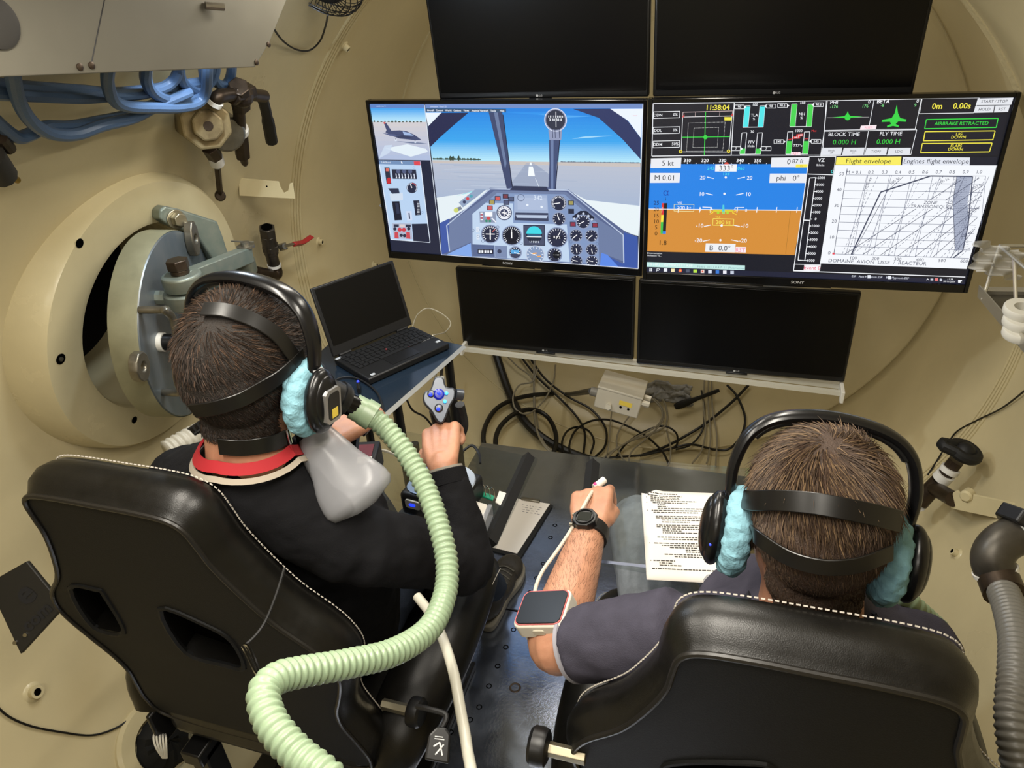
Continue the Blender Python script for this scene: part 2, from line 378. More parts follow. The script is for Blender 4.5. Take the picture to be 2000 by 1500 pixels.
# cool white work lamp on the wall behind the grey housing, upper left
wlp = V(-.70, 1.40, 1.70); wld = V(.42, .45, -.79).normalized()
t = thing('work_lamp', 'cool white work lamp fixed to the wall behind the grey housing', 'lamp', wlp)
mb = MB(); mb.lathe([(0, .0), (.05, .0), (.065, .03), (.068, .055), (.062, .055), (.058, .032), (0, .030)], frame(wlp-wld*.05, wld), 32); mb.build('reflector', mat('lamp_reflector', 'b8b8b4', .35, .6), t)
mb = MB(); mb.lathe([(0, .010), (.055, .006), (.058, .0), (0, -.002)], frame(wlp-wld*.012, wld), 28); mb.build('lens', mat('cool_lens', 'eef4ff', .4, emit='dfeaff', estr=2.0), t)
mb = MB(); mb.rod(wlp-wld*.05, wlp-wld*.05+V(-.06, 0, .06), .012, 10); mb.build('stem', mat('lamp_stem', '8a8880', .4, .6), t)
ld = bpy.data.lights.new('work_light', 'AREA'); ld.shape = 'DISK'; ld.size = .10; ld.energy = 9; ld.color = (.74, .86, 1.0)
lo = bpy.data.objects.new('work_light', ld); COL.objects.link(lo); lo.matrix_world = frame(wlp+wld*.006, -wld); bpy.context.view_layer.update(); adopt(lo, t)
# ================================================================== SCREENS
TVW, TVH = .96, .565
def panelframe(c, yaw, tilt=0):
    ax = V(math.cos(yaw), math.sin(yaw), 0); n = V(math.sin(yaw), -math.cos(yaw), 0); up = V(0, 0, 1)
    up2 = up*math.cos(tilt)+n*math.sin(tilt); n2 = ax.cross(up2)
    m = Matrix((ax, up2, n2)).transposed().to_4x4(); m.translation = V(c); return m
def television(label, c, yaw, tilt, brand):
    M = panelframe(c, yaw, tilt); t = thing('television', label, 'television', V(c)-V(0, 0, TVH/2), 'wall televisions that are switched on')
    mb = MB(); W2, H2 = TVW/2, TVH/2; bw, bt, bb = .012, .012, .026
    for (x0, x1, y0, y1) in ((-W2, -W2+bw, -H2, H2), (W2-bw, W2, -H2, H2), (-W2+bw, W2-bw, H2-bt, H2), (-W2+bw, W2-bw, -H2, -H2+bb)):
        mb.box(((x0+x1)/2, (y0+y1)/2, -.012), (x1-x0, y1-y0, .030), M)
    mb.build('bezel', BLACKG, t, smooth=False, bevel=.002)
    mb = MB(); mb.box((0, 0, -.045), (TVW-.02, TVH-.02, .05), M); mb.build('back_housing', BLACKM, t, bevel=.01)
    mb = MB(); mb.box((0, -H2-.002, .004), (.20, .004, .006), M); mb.build('status_strip', CHROME, t, smooth=False)
    d = Draw(np.eye(3), M @ Matrix.Translation((0, 0, .0035))); d.text(0, -H2+.013, brand, .0085, 'b8b8b8', 1, bold=.01, sx=1.25); d.mb.build('brand_lettering', print_material(), t, smooth=False, fixn=False)
    aw, ah = TVW-2*bw, TVH-bt-bb; cy = (bb-bt)/2
    return t, M @ Matrix.Translation((0, cy, -.004)), aw, ah
tvl, ML, aw, ah = television('television showing a cockpit view over a runway, left of the pair', (-.405, 2.365, 1.067), -.0426, 0, 'SONY')
dst = [(-aw/2, ah/2), (aw/2, ah/2), (aw/2, -ah/2), (-aw/2, -ah/2)]
d = Draw(homography([(128, 165), (1945, 145), (1890, 1250), (275, 1165)], dst), ML)
N1 = '1b2138'
d.poly([(128, 165), (1945, 145), (1890, 1250), (275, 1165)], N1, 0)
# small outside view window
d.poly([(130, 167), (495, 165), (497, 192), (133, 195)], '5b7fc0', 1)
d.text(205, 181, 'outside view 01', 9, 'c8daf4', 2)
d.grad([(133, 195), (497, 192), (510, 285), (148, 290)], '2f9be8', 'b6e2f4', 8, 1)
d.grad([(148, 290), (510, 285), (538, 548), (190, 548)], 'cdc8ca', 'a9b8d8', 8, 1)
for i in range(14): d.circ(160+i*24, 286-random.random()*3, 6+random.random()*4, '3c4a3e', 2, 8, ry=4+random.random()*3)
d.poly([(235, 470), (380, 440), (505, 470), (520, 490), (405, 525), (290, 490)], 'dde8f0', 2)
d.poly([(190, 540), (230, 450), (280, 445), (262, 500)], 'c4d2e6', 2)
d.poly([(222, 290), (240, 295), (275, 348), (330, 345), (375, 350), (430, 375), (475, 408), (440, 412), (330, 402), (290, 388), (235, 360), (242, 345)], '40496e', 3)
d.poly([(222, 288), (234, 290), (236, 300), (224, 302)], 'd0524e', 4)
d.poly([(215, 365), (285, 372), (345, 380), (270, 385)], '525c84', 4); d.poly([(350, 352), (395, 362), (425, 380), (360, 378)], '9db4dc', 4)
d.poly([(300, 372), (370, 380), (430, 400), (320, 398)], '343c5c', 4)
d.circ(305, 412, 8, 'd8e2f0', 4, 10); d.circ(435, 424, 7, 'd8e2f0', 4, 10); d.line([(305, 400), (305, 410)], 5, '333a55', 4); d.line([(432, 405), (434, 420)], 5, '333a55', 4)
d.poly([(300, 420), (470, 428), (520, 436), (420, 436)], '6e7a98', 2)
# throttle quadrant window
d.poly([(190, 552), (468, 556), (530, 1102), (272, 1087)], 'b4cdea', 1)
d.poly([(190, 552), (466, 556), (468, 582), (194, 578)], '6f8cb4', 2); d.poly([(424, 556), (466, 556), (468, 583), (427, 582)], 'd8454f', 3); d.text(240, 566, 'Left Board', 12, 'f0f4fa', 3)
d.poly([(410, 980), (512, 976), (530, 1100), (420, 1096)], N1, 2); d.line([(194, 580), (272, 1087), (530, 1102), (470, 585)], 5, 'dfe9f6', 2)
d.poly([(228, 600), (262, 600), (275, 712), (243, 712)], '262b40', 3); d.circ(258, 690, 15, 'c02a34', 4, ry=22); d.rect(238, 606, 258, 626, 'd06a60', 4)
d.poly([(276, 612), (438, 612), (446, 676), (284, 676)], '20263c', 3)
for i in range(3): d.circ(320+i*40, 625, 14, '505a7c', 4)
for i in range(7): d.line([(305+i*20, 640), (309+i*20, 664)], 6, 'cfd9ea', 4); d.circ(309+i*20, 668, 5, 'e8eef6', 5, 8)
d.circ(412, 736, 36, '222840', 3); d.ring(412, 736, 31, 4, 'd8e0f0', 4, a0=150, a1=400); d.ring(412, 736, 31, 5, 'c84850', 5, a0=270, a1=330); d.line([(412, 736), (402, 712)], 5, 'ffffff', 5)
d.poly([(252, 742), (322, 740), (330, 775), (280, 778)], '2a3048', 3); d.poly([(262, 778), (350, 770), (352, 820), (272, 826)], 'ccd8e8', 3)
d.poly([(278, 830), (328, 828), (345, 955), (296, 958)], '12162a', 3); d.poly([(300, 840), (322, 840), (330, 910), (310, 912)], '28304a', 4)
d.poly([(420, 822), (460, 820), (472, 918), (434, 922)], '1c2136', 3)
for i in range(9): d.line([(446, 832+i*10), (462, 832+i*10)], 3, 'e8eef8', 4)
d.poly([(372, 895), (408, 893), (414, 955), (380, 958)], 'c8d4ea', 3); d.line([(392, 905), (396, 945)], 8, '3a4058', 4)
d.poly([(280, 978), (405, 976), (415, 1082), (292, 1078)], 'aab2c8', 3)
for i in range(3): d.rect(290+i*40, 984, 324+i*40, 1002, '2a2f45' if i != 1 else 'd8c8c8', 4)
for x in (330, 358): d.circ(x, 1020, 14, 'c83c48', 4)
for x in (308, 385): d.poly([(x-12, 1035), (x+12, 1035), (x+16, 1080), (x-12, 1078)], 'c84852', 4)
for (x, y) in ((298, 1015), (390, 1012), (340, 1058), (362, 1060)): d.circ(x, y, 11, '2a2f45', 4)
for (x, y) in ((425, 598), (205, 860), (480, 900)): d.ring(x, y, 7, 2, '7a92b8', 3, 10)
d.poly([(338, 555), (352, 568), (345, 575)], 'ffffff', 5)
# main window
d.poly([(500, 166), (1945, 146), (1943, 178), (503, 190)], '6d88c0', 1); d.text(590, 180, 'simulation  Visual 3D', 11, 'dce6f6', 2)
d.grad([(503, 190), (1943, 178), (1927, 410), (531, 415)], '1a7edc', '3aa2e8', 10, 1); d.grad([(531, 415), (1927, 410), (1918, 548), (545, 548)], '3aa2e8', 'b4e4f4', 10, 1)
d.poly([(505, 192), (1040, 190), (1040, 214), (507, 216)], '35506e', 4)
for i, s_ in enumerate(('Aircraft', 'Control', 'World', 'Options', 'Views', 'Analysis', 'Network', 'Tools', 'Help')): d.text(538+i*59.5, 206-i*.2, s_, 13, 'f4f8ff', 5, bold=.015)
d.poly([(1060, 214), (1300, 212), (1300, 232), (1040, 216)], '2a90e6', 2)
d.poly([(1470, 390), (1560, 372), (1740, 365), (1600, 380)], '9fd4f4', 2); d.poly([(1250, 225), (1600, 235), (1400, 250)], '4ea6ee', 2)
for i in range(60):
    x = 550+i*5.2+random.random()*8; hh = 3+random.random()*5+(12 if 20 < i < 38 else 0)*random.random(); d.circ(x, 540-hh*.5, 7, '394a3c', 2, 8, ry=hh)
for i in range(70): x = 1400+i*7.4; d.circ(x, 547, 6, '6a7688', 2, 8, ry=2+random.random()*4)
d.grad([(545, 545), (1916, 548), (1910, 835), (575, 800)], 'b6bccb', 'a4b3cc', 10, 1)
d.poly([(548, 546), (1916, 549), (1916, 574), (552, 566)], 'c4bcb8', 2)
d.poly([(1170, 556), (1220, 556), (1330, 640), (1410, 830), (985, 800), (1110, 640)], '98a4bc', 2)
for i in range(26):
    y = 572+i*9.5; x0 = 560+random.random()*300; d.line([(x0, y), (x0+250+random.random()*500, y+8*random.random())], 2.5, random.choice(('a0aec6', 'bac6d8', 'aab8d0')), 2)
d.poly([(1186, 580), (1212, 580), (1226, 645), (1180, 645)], 'eef4f8', 3); d.poly([(1194, 553), (1203, 553), (1207, 572), (1191, 572)], 'eef4f8', 3); d.line([(1228, 660), (1250, 715)], 3, 'dde6ee', 3)
d.poly([(575, 800), (920, 742), (640, 985), (596, 970)], 'dfe9ee', 3); d.poly([(1912, 835), (1560, 800), (1470, 752), (1800, 1010), (1892, 1035)], 'e2ecf0', 3)
d.poly([(700, 790), (800, 762), (905, 740), (840, 742)], '9adfe6', 4)
d.poly([(505, 222), (612, 220), (520, 318)], 'e4eef6', 3); d.poly([(608, 222), (790, 219), (665, 330), (600, 390), (535, 456), (520, 316)], '22264a', 3)
d.poly([(1482, 186), (1728, 182), (1840, 262), (1922, 378), (1918, 522), (1800, 385), (1650, 245)], '2b3560', 3); d.poly([(1726, 183), (1938, 180), (1924, 380), (1842, 262)], 'e6eef8', 3); d.text(1888, 227, 'Sound', 9, 'e86a74', 5)
d.poly([(925, 215), (1015, 214), (1082, 738), (1040, 736), (985, 480)], '3b466a', 4); d.poly([(960, 215), (985, 215), (1040, 560), (1030, 600)], '67789c', 5); d.line([(1020, 230), (1078, 735)], 5, '151b36', 5)
d.poly([(1320, 398), (1396, 398), (1372, 560), (1358, 745), (1312, 742), (1322, 560)], '3e4c72', 4); d.poly([(1332, 400), (1352, 400), (1345, 740), (1330, 740)], '6a7ca4', 5); d.line([(1392, 400), (1358, 742)], 5, '161c38', 5)
d.poly([(1318, 330), (1408, 330), (1402, 398), (1326, 398)], '8f97b6', 5); d.circ(1367, 262, 75, '8a90ac', 5, ry=80); d.ring(1367, 262, 72, 5, 'd8def0', 6, ry=77); d.circ(1367, 262, 63, '2a2f42', 6, ry=68)
for i in range(9): d.line([(1322+i*11.5, 232), (1322+i*11.5, 246)], 4, 'eef2f8', 7)
d.text(1367, 262, '3 30 33 0', 18, 'eef2f8', 7, bold=.02); d.line([(1370, 205), (1370, 310)], 4, 'f4f6fa', 8)
for x in (1345, 1362, 1390): d.line([(x, 325), (x+2, 385)], 5, '4d5470', 6)
# instrument panel
d.poly([(600, 972), (652, 948), (800, 850), (930, 728), (1040, 736), (1092, 712), (1300, 715), (1352, 736), (1442, 730), (1640, 880), (1800, 1000), (1888, 1040), (1890, 1250), (608, 1182)], '56638a', 5)
d.poly([(596, 970), (660, 938), (655, 1160), (608, 1182)], '3d56a0', 6); d.poly([(1800, 1012), (1888, 1040), (1884, 1248), (1640, 1236), (1650, 1150), (1790, 1220)], '3a56a2', 6); d.poly([(1650, 1150), (1690, 1162), (1760, 1240), (1640, 1236)], '5b86e0', 7); d.poly([(700, 1150), (800, 1100), (805, 1190), (640, 1180)], '7fa4e4', 7)
d.poly([(640, 985), (810, 860), (960, 745), (1430, 748), (1640, 930), (1790, 1030), (1795, 1205), (1650, 1150), (1640, 1230), (808, 1190), (800, 1095), (660, 1160)], '6b7a9e', 6)
d.line([(660, 1160), (642, 985), (930, 735), (1440, 735), (1795, 1030), (1795, 1215)], 7, 'b8c6de', 7)
d.poly([(812, 905), (975, 762), (1418, 764), (1632, 955), (1636, 1226), (812, 1188)], '7f95bd', 7)
d.poly([(812, 905), (900, 830), (1080, 830), (1080, 960), (1430, 965), (1445, 1215), (812, 1186), (812, 960)], 'bcd0e8', 8)
d.poly([(722, 830), (830, 740), (905, 738), (830, 800), (750, 862)], '8ea0bc', 7); d.circ(705, 882, 16, 'c8d070', 8); d.poly([(700, 868), (735, 855), (745, 872), (710, 895)], '788090', 7)
for (x, y, c) in ((782, 803, 'c84850'), (760, 825, '384060'), (805, 785, '50a0b0')): d.circ(x, y, 11, c, 8)
d.poly([(1090, 770), (1305, 772), (1312, 930), (1085, 925)], '9eafce', 9); d.poly([(1095, 890), (1310, 890), (1312, 945), (1090, 942)], '38405c', 10); d.poly([(1098, 905), (1308, 905), (1300, 925), (1105, 925)], 'b4c2da', 11); d.rect(1110, 790, 1300, 870, 'a9b8d4', 10); d.text(1245, 790, '342', 30, 'd8e4f4', 11); d.ring(1133, 790, 22, 4, '5a6684', 11)
d.circ(1175, 838, 8, 'e4ecf6', 11); d.circ(1268, 850, 8, 'e4ecf6', 11); d.poly([(1085, 712), (1300, 714), (1320, 745), (1060, 740)], '2b3350', 8)
for (x, y, c) in ((980, 797, 'd05a58'), (1032, 782, '7a3a44'), (942, 823, 'a89a58'), (1460, 820, 'a09858'), (928, 862, 'c45a5c'), (1470, 962, '8e3448'), (1614, 967, '8e3448'), (1460, 876, '22283c'), (1037, 825, '4e5878'), (1068, 800, '4e5878')): d.rect(x-19, y-16, x+19, y+16, '2a2f44', 9); d.rect(x-14, y-12, x+14, y+12, c, 10)
d.poly([(858, 888), (965, 885), (970, 960), (862, 962)], '8a96b0', 9)
for i in range(5): d.line([(866, 898+i*11), (882, 898+i*11)], 6, 'c84c50' if i % 2 else 'f0f0f0', 10)
d.rect(895, 890, 945, 920, 'f2f4f8', 10); d.circ(918, 932, 12, 'c84c50', 10); d.line([(940, 930), (968, 958)], 8, 'e8ecf4', 10); d.circ(905, 950, 9, '3c8a70', 10); d.circ(928, 950, 9, '3c8a70', 10)
def gauge(x, y, r, face='232840', rim='8a98b8', marks=12, needle=60, mcol='eef2fa'):
    d.circ(x, y, r+7, rim, 9); d.circ(x, y, r, face, 10)
    for k in range(marks):
        a = math.radians(135+270*k/(marks-1)); d.line([(x+r*.74*math.cos(a), y+r*.74*math.sin(a)), (x+r*.95*math.cos(a), y+r*.95*math.sin(a))], 4, mcol, 11)
    a = math.radians(needle); d.line([(x-r*.2*math.cos(a), y-r*.2*math.sin(a)), (x+r*.7*math.cos(a), y+r*.7*math.sin(a))], 5, 'ffffff', 12)
gauge(1022, 893, 44, 'e6eaf2', '4a5270', 14, 30, '283048'); d.circ(1022, 893, 26, '3a4260', 11); d.line([(1005, 893), (1040, 893)], 5, 'ffffff', 12); d.line([(1022, 875), (1022, 915)], 5, 'ffffff', 13)
for a in ((1380, 822, 48, 22, 170), (1380, 928, 40, 10, 250), (1537, 945, 42, 10, 150), (1490, 1037, 38, 9, 140), (1590, 1037, 38, 9, 140), (1490, 1130, 36, 9, 80), (1590, 1130, 36, 9, 80), (1490, 1206, 36, 9, 190), (1590, 1206, 36, 9, 190), (1348, 1168, 43, 11, 0)): gauge(a[0], a[1], a[2], marks=a[3], needle=a[4])
gauge(930, 1037, 56, marks=18, needle=90); d.line([(900, 1037), (960, 1037)], 6, 'ffffff', 13); d.line([(930, 1005), (930, 1070)], 7, 'ffffff', 13); d.line([(945, 1020), (960, 1005)], 5, 'd86860', 13)
gauge(1070, 1045, 60, '141828', marks=20, needle=270); d.circ(1070, 1045, 42, '0c1020', 12); d.line([(1070, 1020), (1070, 1062)], 7, 'ffffff', 13)
d.rect(1146, 972, 1288, 1110, '30364c', 9); d.rect(1152, 978, 1282, 1104, '454c66', 10); d.circ(1217, 1040, 52, '20263a', 11); d.circ(1217, 1030, 50, '3fd2e0', 12, a0=180, a1=360); d.line([(1168, 1050), (1266, 1050)], 5, 'eef4fa', 13); d.rect(1172, 1034, 1262, 1048, '2e5c7c', 12)
for i in range(6): d.line([(1188+i*11, 1078), (1190+i*11, 1090)], 4, 'd8e0ee', 12)
gauge(1366, 1052, 62, marks=16, needle=300); d.rect(1328, 1040, 1402, 1062, '151a2c', 12); d.text(1365, 1051, '0 1 2', 16, 'ffffff', 13, bold=.02)
gauge(1092, 1158, 36, marks=10, needle=20); d.rect(1064, 1140, 1118, 1165, '58a8e0', 12); d.rect(1064, 1165, 1118, 1185, '38405c', 12)
gauge(1222, 1170, 56, '8296b8', 'c0cce0', 12, 200); d.line([(1205, 1162), (1232, 1158)], 8, 'f0a850', 13); d.line([(1235, 1180), (1258, 1178)], 7, 'f0a850', 13); d.circ(1360, 1168, 24, '0a0d18', 12)
d.poly([(808, 1108), (955, 1112), (958, 1190), (812, 1186)], '56658c', 9); d.poly([(958, 1114), (1038, 1116), (1040, 1196), (960, 1192)], '7888ac', 9); d.rect(846, 1140, 948, 1170, '10142a', 10)
for i in range(5): d.rect(852+i*19, 1146, 864+i*19, 1164, 'eef2fa', 11)
d.circ(988, 1152, 14, '343c58', 10); d.poly([(1466, 912), (1520, 872), (1560, 872), (1610, 915), (1600, 940), (1560, 900), (1515, 900), (1475, 936)], '1c2136', 9)
for (x, y) in ((1480, 926), (1505, 905), (1540, 890), (1572, 905), (1595, 928)): d.circ(x, y, 8, 'c8d2e4', 11, 10)
for (x, y) in ((815, 1015), (850, 1010), (850, 1055), (1130, 1095), (880, 1085), (978, 990), (1455, 1080), (1625, 1090)): d.ring(x, y, 9, 3, '6a7898', 9, 10)
d.rect(836, 990, 858, 1028, 'd6e0ee', 9); d.rect(838, 1040, 858, 1075, 'd6e0ee', 9); d.line([(608, 1182), (1888, 1248), (1943, 150)], 5, 'e8eef8', 14); d.line([(500, 168), (608, 1182)], 4, 'dfe8f4', 14)
d.mb.build('screen_image', screen_material(), tvl, smooth=False, fixn=False)
# ---------------------------------------------------------------- flight data television
tvr, MR, aw, ah = television('television showing flight data and a flight envelope chart, right of the pair', (.564, 2.312, 1.078), .0426, 0, 'SONY')
CR = [(72, 92), (1992, 50), (1697, 1022), (52, 955)]
d = Draw(homography(CR, dst), MR); WH = 'eef0f4'; BK = '0a0b10'; GN = '35d045'; YL = 'ece04a'
d.poly(CR, '10131f', 0)
d.frame([(76, 97), (500, 88), (484, 362), (72, 368)], 4, WH, 1)
d.line([(500, 88), (985, 76), (962, 360), (484, 362)], 3, WH, 1); d.line([(985, 76), (1240, 70), (1490, 62)], 3, WH, 1)
d.text(412, 116, '11:38:04', 27, YL, 2, bold=.02)
for (y, a_, b_) in ((156, 'DDN', '0%'), (236, 'DDL', '0%'), (308, 'DDM', '50%')):
    d.frame([(78, y-17), (216, y-21), (214, y+13), (78, y+17)], 3, WH, 1); d.text(102, y, a_, 15, WH, 2, bold=.01); d.text(192, y-3, b_, 15, WH, 2, bold=.01)
d.frame([(232, 140), (492, 132), (488, 158), (230, 165)], 3, 'c8b0b0', 1); d.frame([(230, 165), (488, 158), (472, 345), (224, 345)], 3, WH, 1)
d.poly([(226, 166), (240, 150), (238, 166)], 'd84848', 2); d.poly([(482, 158), (492, 142), (492, 160)], 'd84848', 2); d.line([(297, 138), (295, 162)], 2, 'c8b0b0', 2); d.line([(425, 135), (422, 159)], 2, 'c8b0b0', 2)
d.line([(350, 136), (344, 362)], 4, GN, 2); d.line([(228, 270), (478, 266)], 4, GN, 2); d.circ(349, 269, 11, GN, 3)
for q in (((260, 196), (452, 190), (440, 340), (252, 342)), ((290, 222), (418, 218), (412, 320), (284, 322))):
    for a_, b_ in zip(q, q[1:]+q[:1]): d.line([a_, b_], 2, 'c8c8c8', 2, dash=4)
d.rect(448, 164, 487, 182, YL, 3); d.circ(221, 343, 9, YL, 3); d.circ(221, 343, 5, '8a6a20', 4); d.circ(470, 341, 9, YL, 3); d.circ(470, 341, 5, '8a6a20', 4)
def bars(x0, x1, w_, y0, y1, top, lab, unit, lv, rv, col, fill0, fill1):
    k = .03
    for x, f in ((x0, fill0), (x1, fill1)):
        d.frame([(x, y0), (x+w_, y0-1), (x+w_-11, y1), (x-11, y1)], 3, WH, 1); yy = y1-(y1-y0)*f; xs = -11*(yy-y0)/(y1-y0)
        d.poly([(x+xs, yy), (x+w_+xs, yy), (x+w_-11, y1), (x-11, y1)], col, 2)
    xm = (x0+x1+w_)/2; d.text(xm, y0-6, top, 14, WH, 2, bold=.01); d.text(xm-4, (y0+y1)/2-6, lab, 15, WH, 2, bold=.01); d.text(xm-6, (y0+y1)/2+14, unit, 13, WH, 2, bold=.01); d.line([(x0-11, y1+2), (x1+w_-11, y1)], 3, WH, 2)
def tab(x, y, s_, left):
    w_, h_ = 50, 20; p = [(x, y-h_/2), (x+w_, y-h_/2), (x+w_, y+h_/2), (x, y+h_/2)]; d.frame(p, 2.5, WH, 2); d.text(x+w_/2, y, s_, 13, WH, 3, bold=.01)
    xe = x+w_ if left else x; s1 = 1 if left else -1; d.poly([(xe, y-8), (xe+s1*12, y), (xe, y+8)], WH, 3)
bars(556, 635, 27, 105, 215, '100', 'TLA', '%', 0, 0, '4fe0e4', .96, .96); tab(502, 111, '90', True); tab(668, 106, '90', False)
bars(802, 888, 28, 95, 211, '100', 'NH', '%', 0, 0, '45d050', .99, .99); tab(728, 103, '90.6', True); tab(918, 97, '90.6', False)
bars(540, 622, 26, 246, 355, '30', 'FFV', 'l/min', 0, 0, '45d050', .25, .25); tab(484, 328, '7', True); tab(642, 327, '7', False)
bars(780, 868, 28, 240, 354, '1000', '', 'TT7°c', 0, 0, '45d050', .58, .58); tab(708, 291, '545', True); tab(904, 289, '545', False)
d.poly([(826, 252), (862, 248), (860, 262), (824, 264)], 'd83a3a', 4); d.poly([(808, 264), (846, 260), (844, 274), (806, 276)], 'd83a3a', 4); d.text(846, 256, '662', 11, WH, 5); d.text(826, 268, '662', 11, WH, 5); d.line([(782, 280), (806, 276)], 3, 'd83a3a', 4); d.line([(868, 276), (888, 275)], 3, 'd83a3a', 4); d.text(918, 234, 'Max', 11, 'd83a3a', 3); d.rect(796, 344, 846, 361, 'f4dfe8', 4); d.text(820, 352, 'RST', 12, 'f07890', 5)
# phi / beta
d.frame([(990, 76), (1238, 70), (1206, 226), (972, 232)], 3, WH, 1); d.frame([(1238, 70), (1490, 64), (1454, 222), (1206, 226)], 3, WH, 1)
d.text(1004, 86, 'PHI', 20, WH, 2, 'LEFT', .01); d.text(1004, 108, '-176', 16, '7fe08a', 2, 'LEFT'); d.text(1212, 82, '0', 18, WH, 2); d.text(1190, 104, '176', 16, '7fe08a', 2)
d.text(1252, 80, 'BETA', 20, WH, 2, 'LEFT', .01); d.text(1272, 100, '-8', 16, '7fe08a', 2, 'LEFT'); d.text(1470, 76, '0', 18, WH, 2); d.text(1457, 98, '9', 16, '7fe08a', 2)
d.line([(990, 165), (1210, 161)], 3, '9a9a9a', 2); d.poly([(1015, 163), (1085, 156), (1098, 130), (1106, 155), (1175, 158), (1105, 166), (1090, 166)], GN, 3); d.circ(1096, 162, 16, GN, 3)
d.poly([(1358, 95), (1364, 140), (1375, 165), (1408, 172), (1404, 184), (1365, 182), (1350, 196), (1368, 205), (1364, 212), (1336, 206), (1306, 214), (1304, 206), (1326, 196), (1320, 184), (1276, 186), (1280, 175), (1330, 165), (1346, 140)], GN, 3)
d.poly([(1166, 206), (1250, 202), (1244, 224), (1160, 228)], 'f6e4ea', 3); d.text(1205, 215, 'RESET', 10, 'f07890', 4)
d.frame([(972, 236), (1206, 232), (1182, 360), (952, 364)], 3, WH, 1); d.frame([(1206, 232), (1462, 226), (1428, 356), (1182, 360)], 3, WH, 1)
d.text(1076, 252, 'BLOCK TIME', 20, WH, 2); d.text(1078, 293, '0.000 H', 26, GN, 2); d.text(1324, 248, 'FLY TIME', 20, WH, 2); d.text(1310, 290, '0.000 H', 26, GN, 2)
for (x0, x1, s1, s2) in ((956, 1062, 'Block', 'off'), (1068, 1180, 'Block', 'on'), (1188, 1300, 'T/OFF', ''), (1306, 1424, 'LDG', '')):
    d.poly([(x0+6, 322), (x1+5, 320), (x1-3, 358), (x0-4, 361)], 'dcdfe6', 2)
    if s2: d.text((x0+x1)/2, 336, s1, 10, '30343c', 3); d.text((x0+x1)/2, 348, s2, 10, '30343c', 3)
    else: d.text((x0+x1)/2, 340, s1, 13, '30343c', 3)
d.frame([(1494, 62), (1800, 56), (1768, 136), (1478, 142)], 3, WH, 1); d.text(1574, 103, '0m', 30, YL, 2, bold=.015); d.text(1706, 101, '0.00s', 30, YL, 2, bold=.015)
d.poly([(1792, 60), (1984, 54), (1970, 92), (1780, 96)], 'dfe2e8', 2); d.text(1880, 75, 'START / STOP', 15, '30343c', 3)
d.poly([(1778, 100), (1880, 97), (1872, 133), (1768, 136)], 'dfe2e8', 2); d.text(1826, 117, 'HOLD', 15, '30343c', 3); d.poly([(1886, 97), (1964, 94), (1952, 130), (1876, 133)], 'dfe2e8', 2); d.text(1920, 116, 'RST', 15, '30343c', 3)
d.poly([(1484, 150), (1950, 140), (1888, 358), (1432, 362)], '131624', 1)
for (p, c, s_, s2) in ((((1514, 172), (1898, 164), (1886, 212), (1504, 220)), GN, 'AIRBRAKE RETRACTED', None), (((1506, 236), (1880, 230), (1866, 277), (1496, 284)), YL, 'L/G', 'DOWN'), (((1490, 298), (1862, 294), (1846, 340), (1480, 346)), YL, 'FLAPS', 'DOWN')):
    d.frame(p, 5, c, 2); cx, cy = sum(q[0] for q in p)/4, sum(q[1] for q in p)/4
    if s2: d.text(cx, cy-9, s_, 15, c, 3, bold=.01); d.text(cx-4, cy+8, s2, 15, c, 3, bold=.01)
    else: d.text(cx, cy, s_, 18, c, 3, bold=.01)
# attitude display
d.poly([(66, 376), (892, 368), (886, 412), (64, 408)], BK, 1); d.poly([(64, 408), (886, 406), (852, 645), (58, 638)], '1e7fe0', 1); d.poly([(58, 638), (852, 645), (812, 872), (54, 852)], 'd08a35', 1)
d.line([(58, 638), (852, 645)], 4, WH, 3)
for x in (128, 212, 322, 378, 516, 618, 720, 826): d.line([(x+2, 628), (x-2, 656)], 4, WH, 3)
d.poly([(68, 380), (226, 376), (222, 428), (66, 430)], 'e4e6ec', 2); d.text(155, 405, '5 kt', 28, '30343c', 3); d.poly([(66, 454), (220, 454), (216, 504), (64, 505)], 'e4e6ec', 2); d.text(140, 480, 'M 0.01', 28, '30343c', 3)
d.poly([(694, 374), (892, 370), (886, 424), (690, 424)], 'e4e6ec', 2); d.text(785, 396, '0', 28, '30343c', 3); d.text(832, 393, '87 ft', 22, '30343c', 3); d.poly([(822, 408), (884, 407), (882, 424), (820, 425)], 'f2e44a', 3); d.text(852, 416, 'FL', 11, 'c0a020', 4)
d.poly([(686, 456), (880, 456), (874, 504), (682, 504)], 'e4e6ec', 2); d.text(780, 480, 'phi   0°', 28, '30343c', 3)
for i, s_ in enumerate(('310', '320', '330', '340', '350')):
    x = 256+i*91.5; d.text(x, 390, s_, 18, WH, 3, bold=.02); d.line([(x, 400), (x, 407)], 3, WH, 3); d.line([(x+46, 402), (x+46, 407)], 3, WH, 3)
d.poly([(402, 409), (514, 408), (512, 446), (400, 446)], 'eceef2', 4); d.text(458, 430, '333°', 28, '50545c', 5); d.poly([(446, 408), (460, 396), (474, 408)], 'd84a3a', 5); d.text(378, 430, '243', 18, '48dce0', 3); d.text(536, 430, '063', 18, '48dce0', 3); d.text(458, 457, '153', 18, '48dce0', 3)
for (y, s_, xl, xr, dy) in ((478, '20', 336, 580, -6), (562, '10', 331, 572, -5), (723, '-10', 322, 554, 4), (798, '-20', 316, 546, 5)):
    d.text(xl, y, s_, 20, WH, 3, bold=.01); d.text(xr, y+1, s_, 20, WH, 3, bold=.01); sg = 1 if dy < 0 else -1
    d.line([(xl+22, y-4*sg), (xl+58, y+4*sg)], 4, WH, 3); d.line([(xr-62, y+4*sg), (xr-24, y-4*sg)], 4, WH, 3); d.circ((xl+xr)/2-2, y-2, 6, WH, 3, 12)
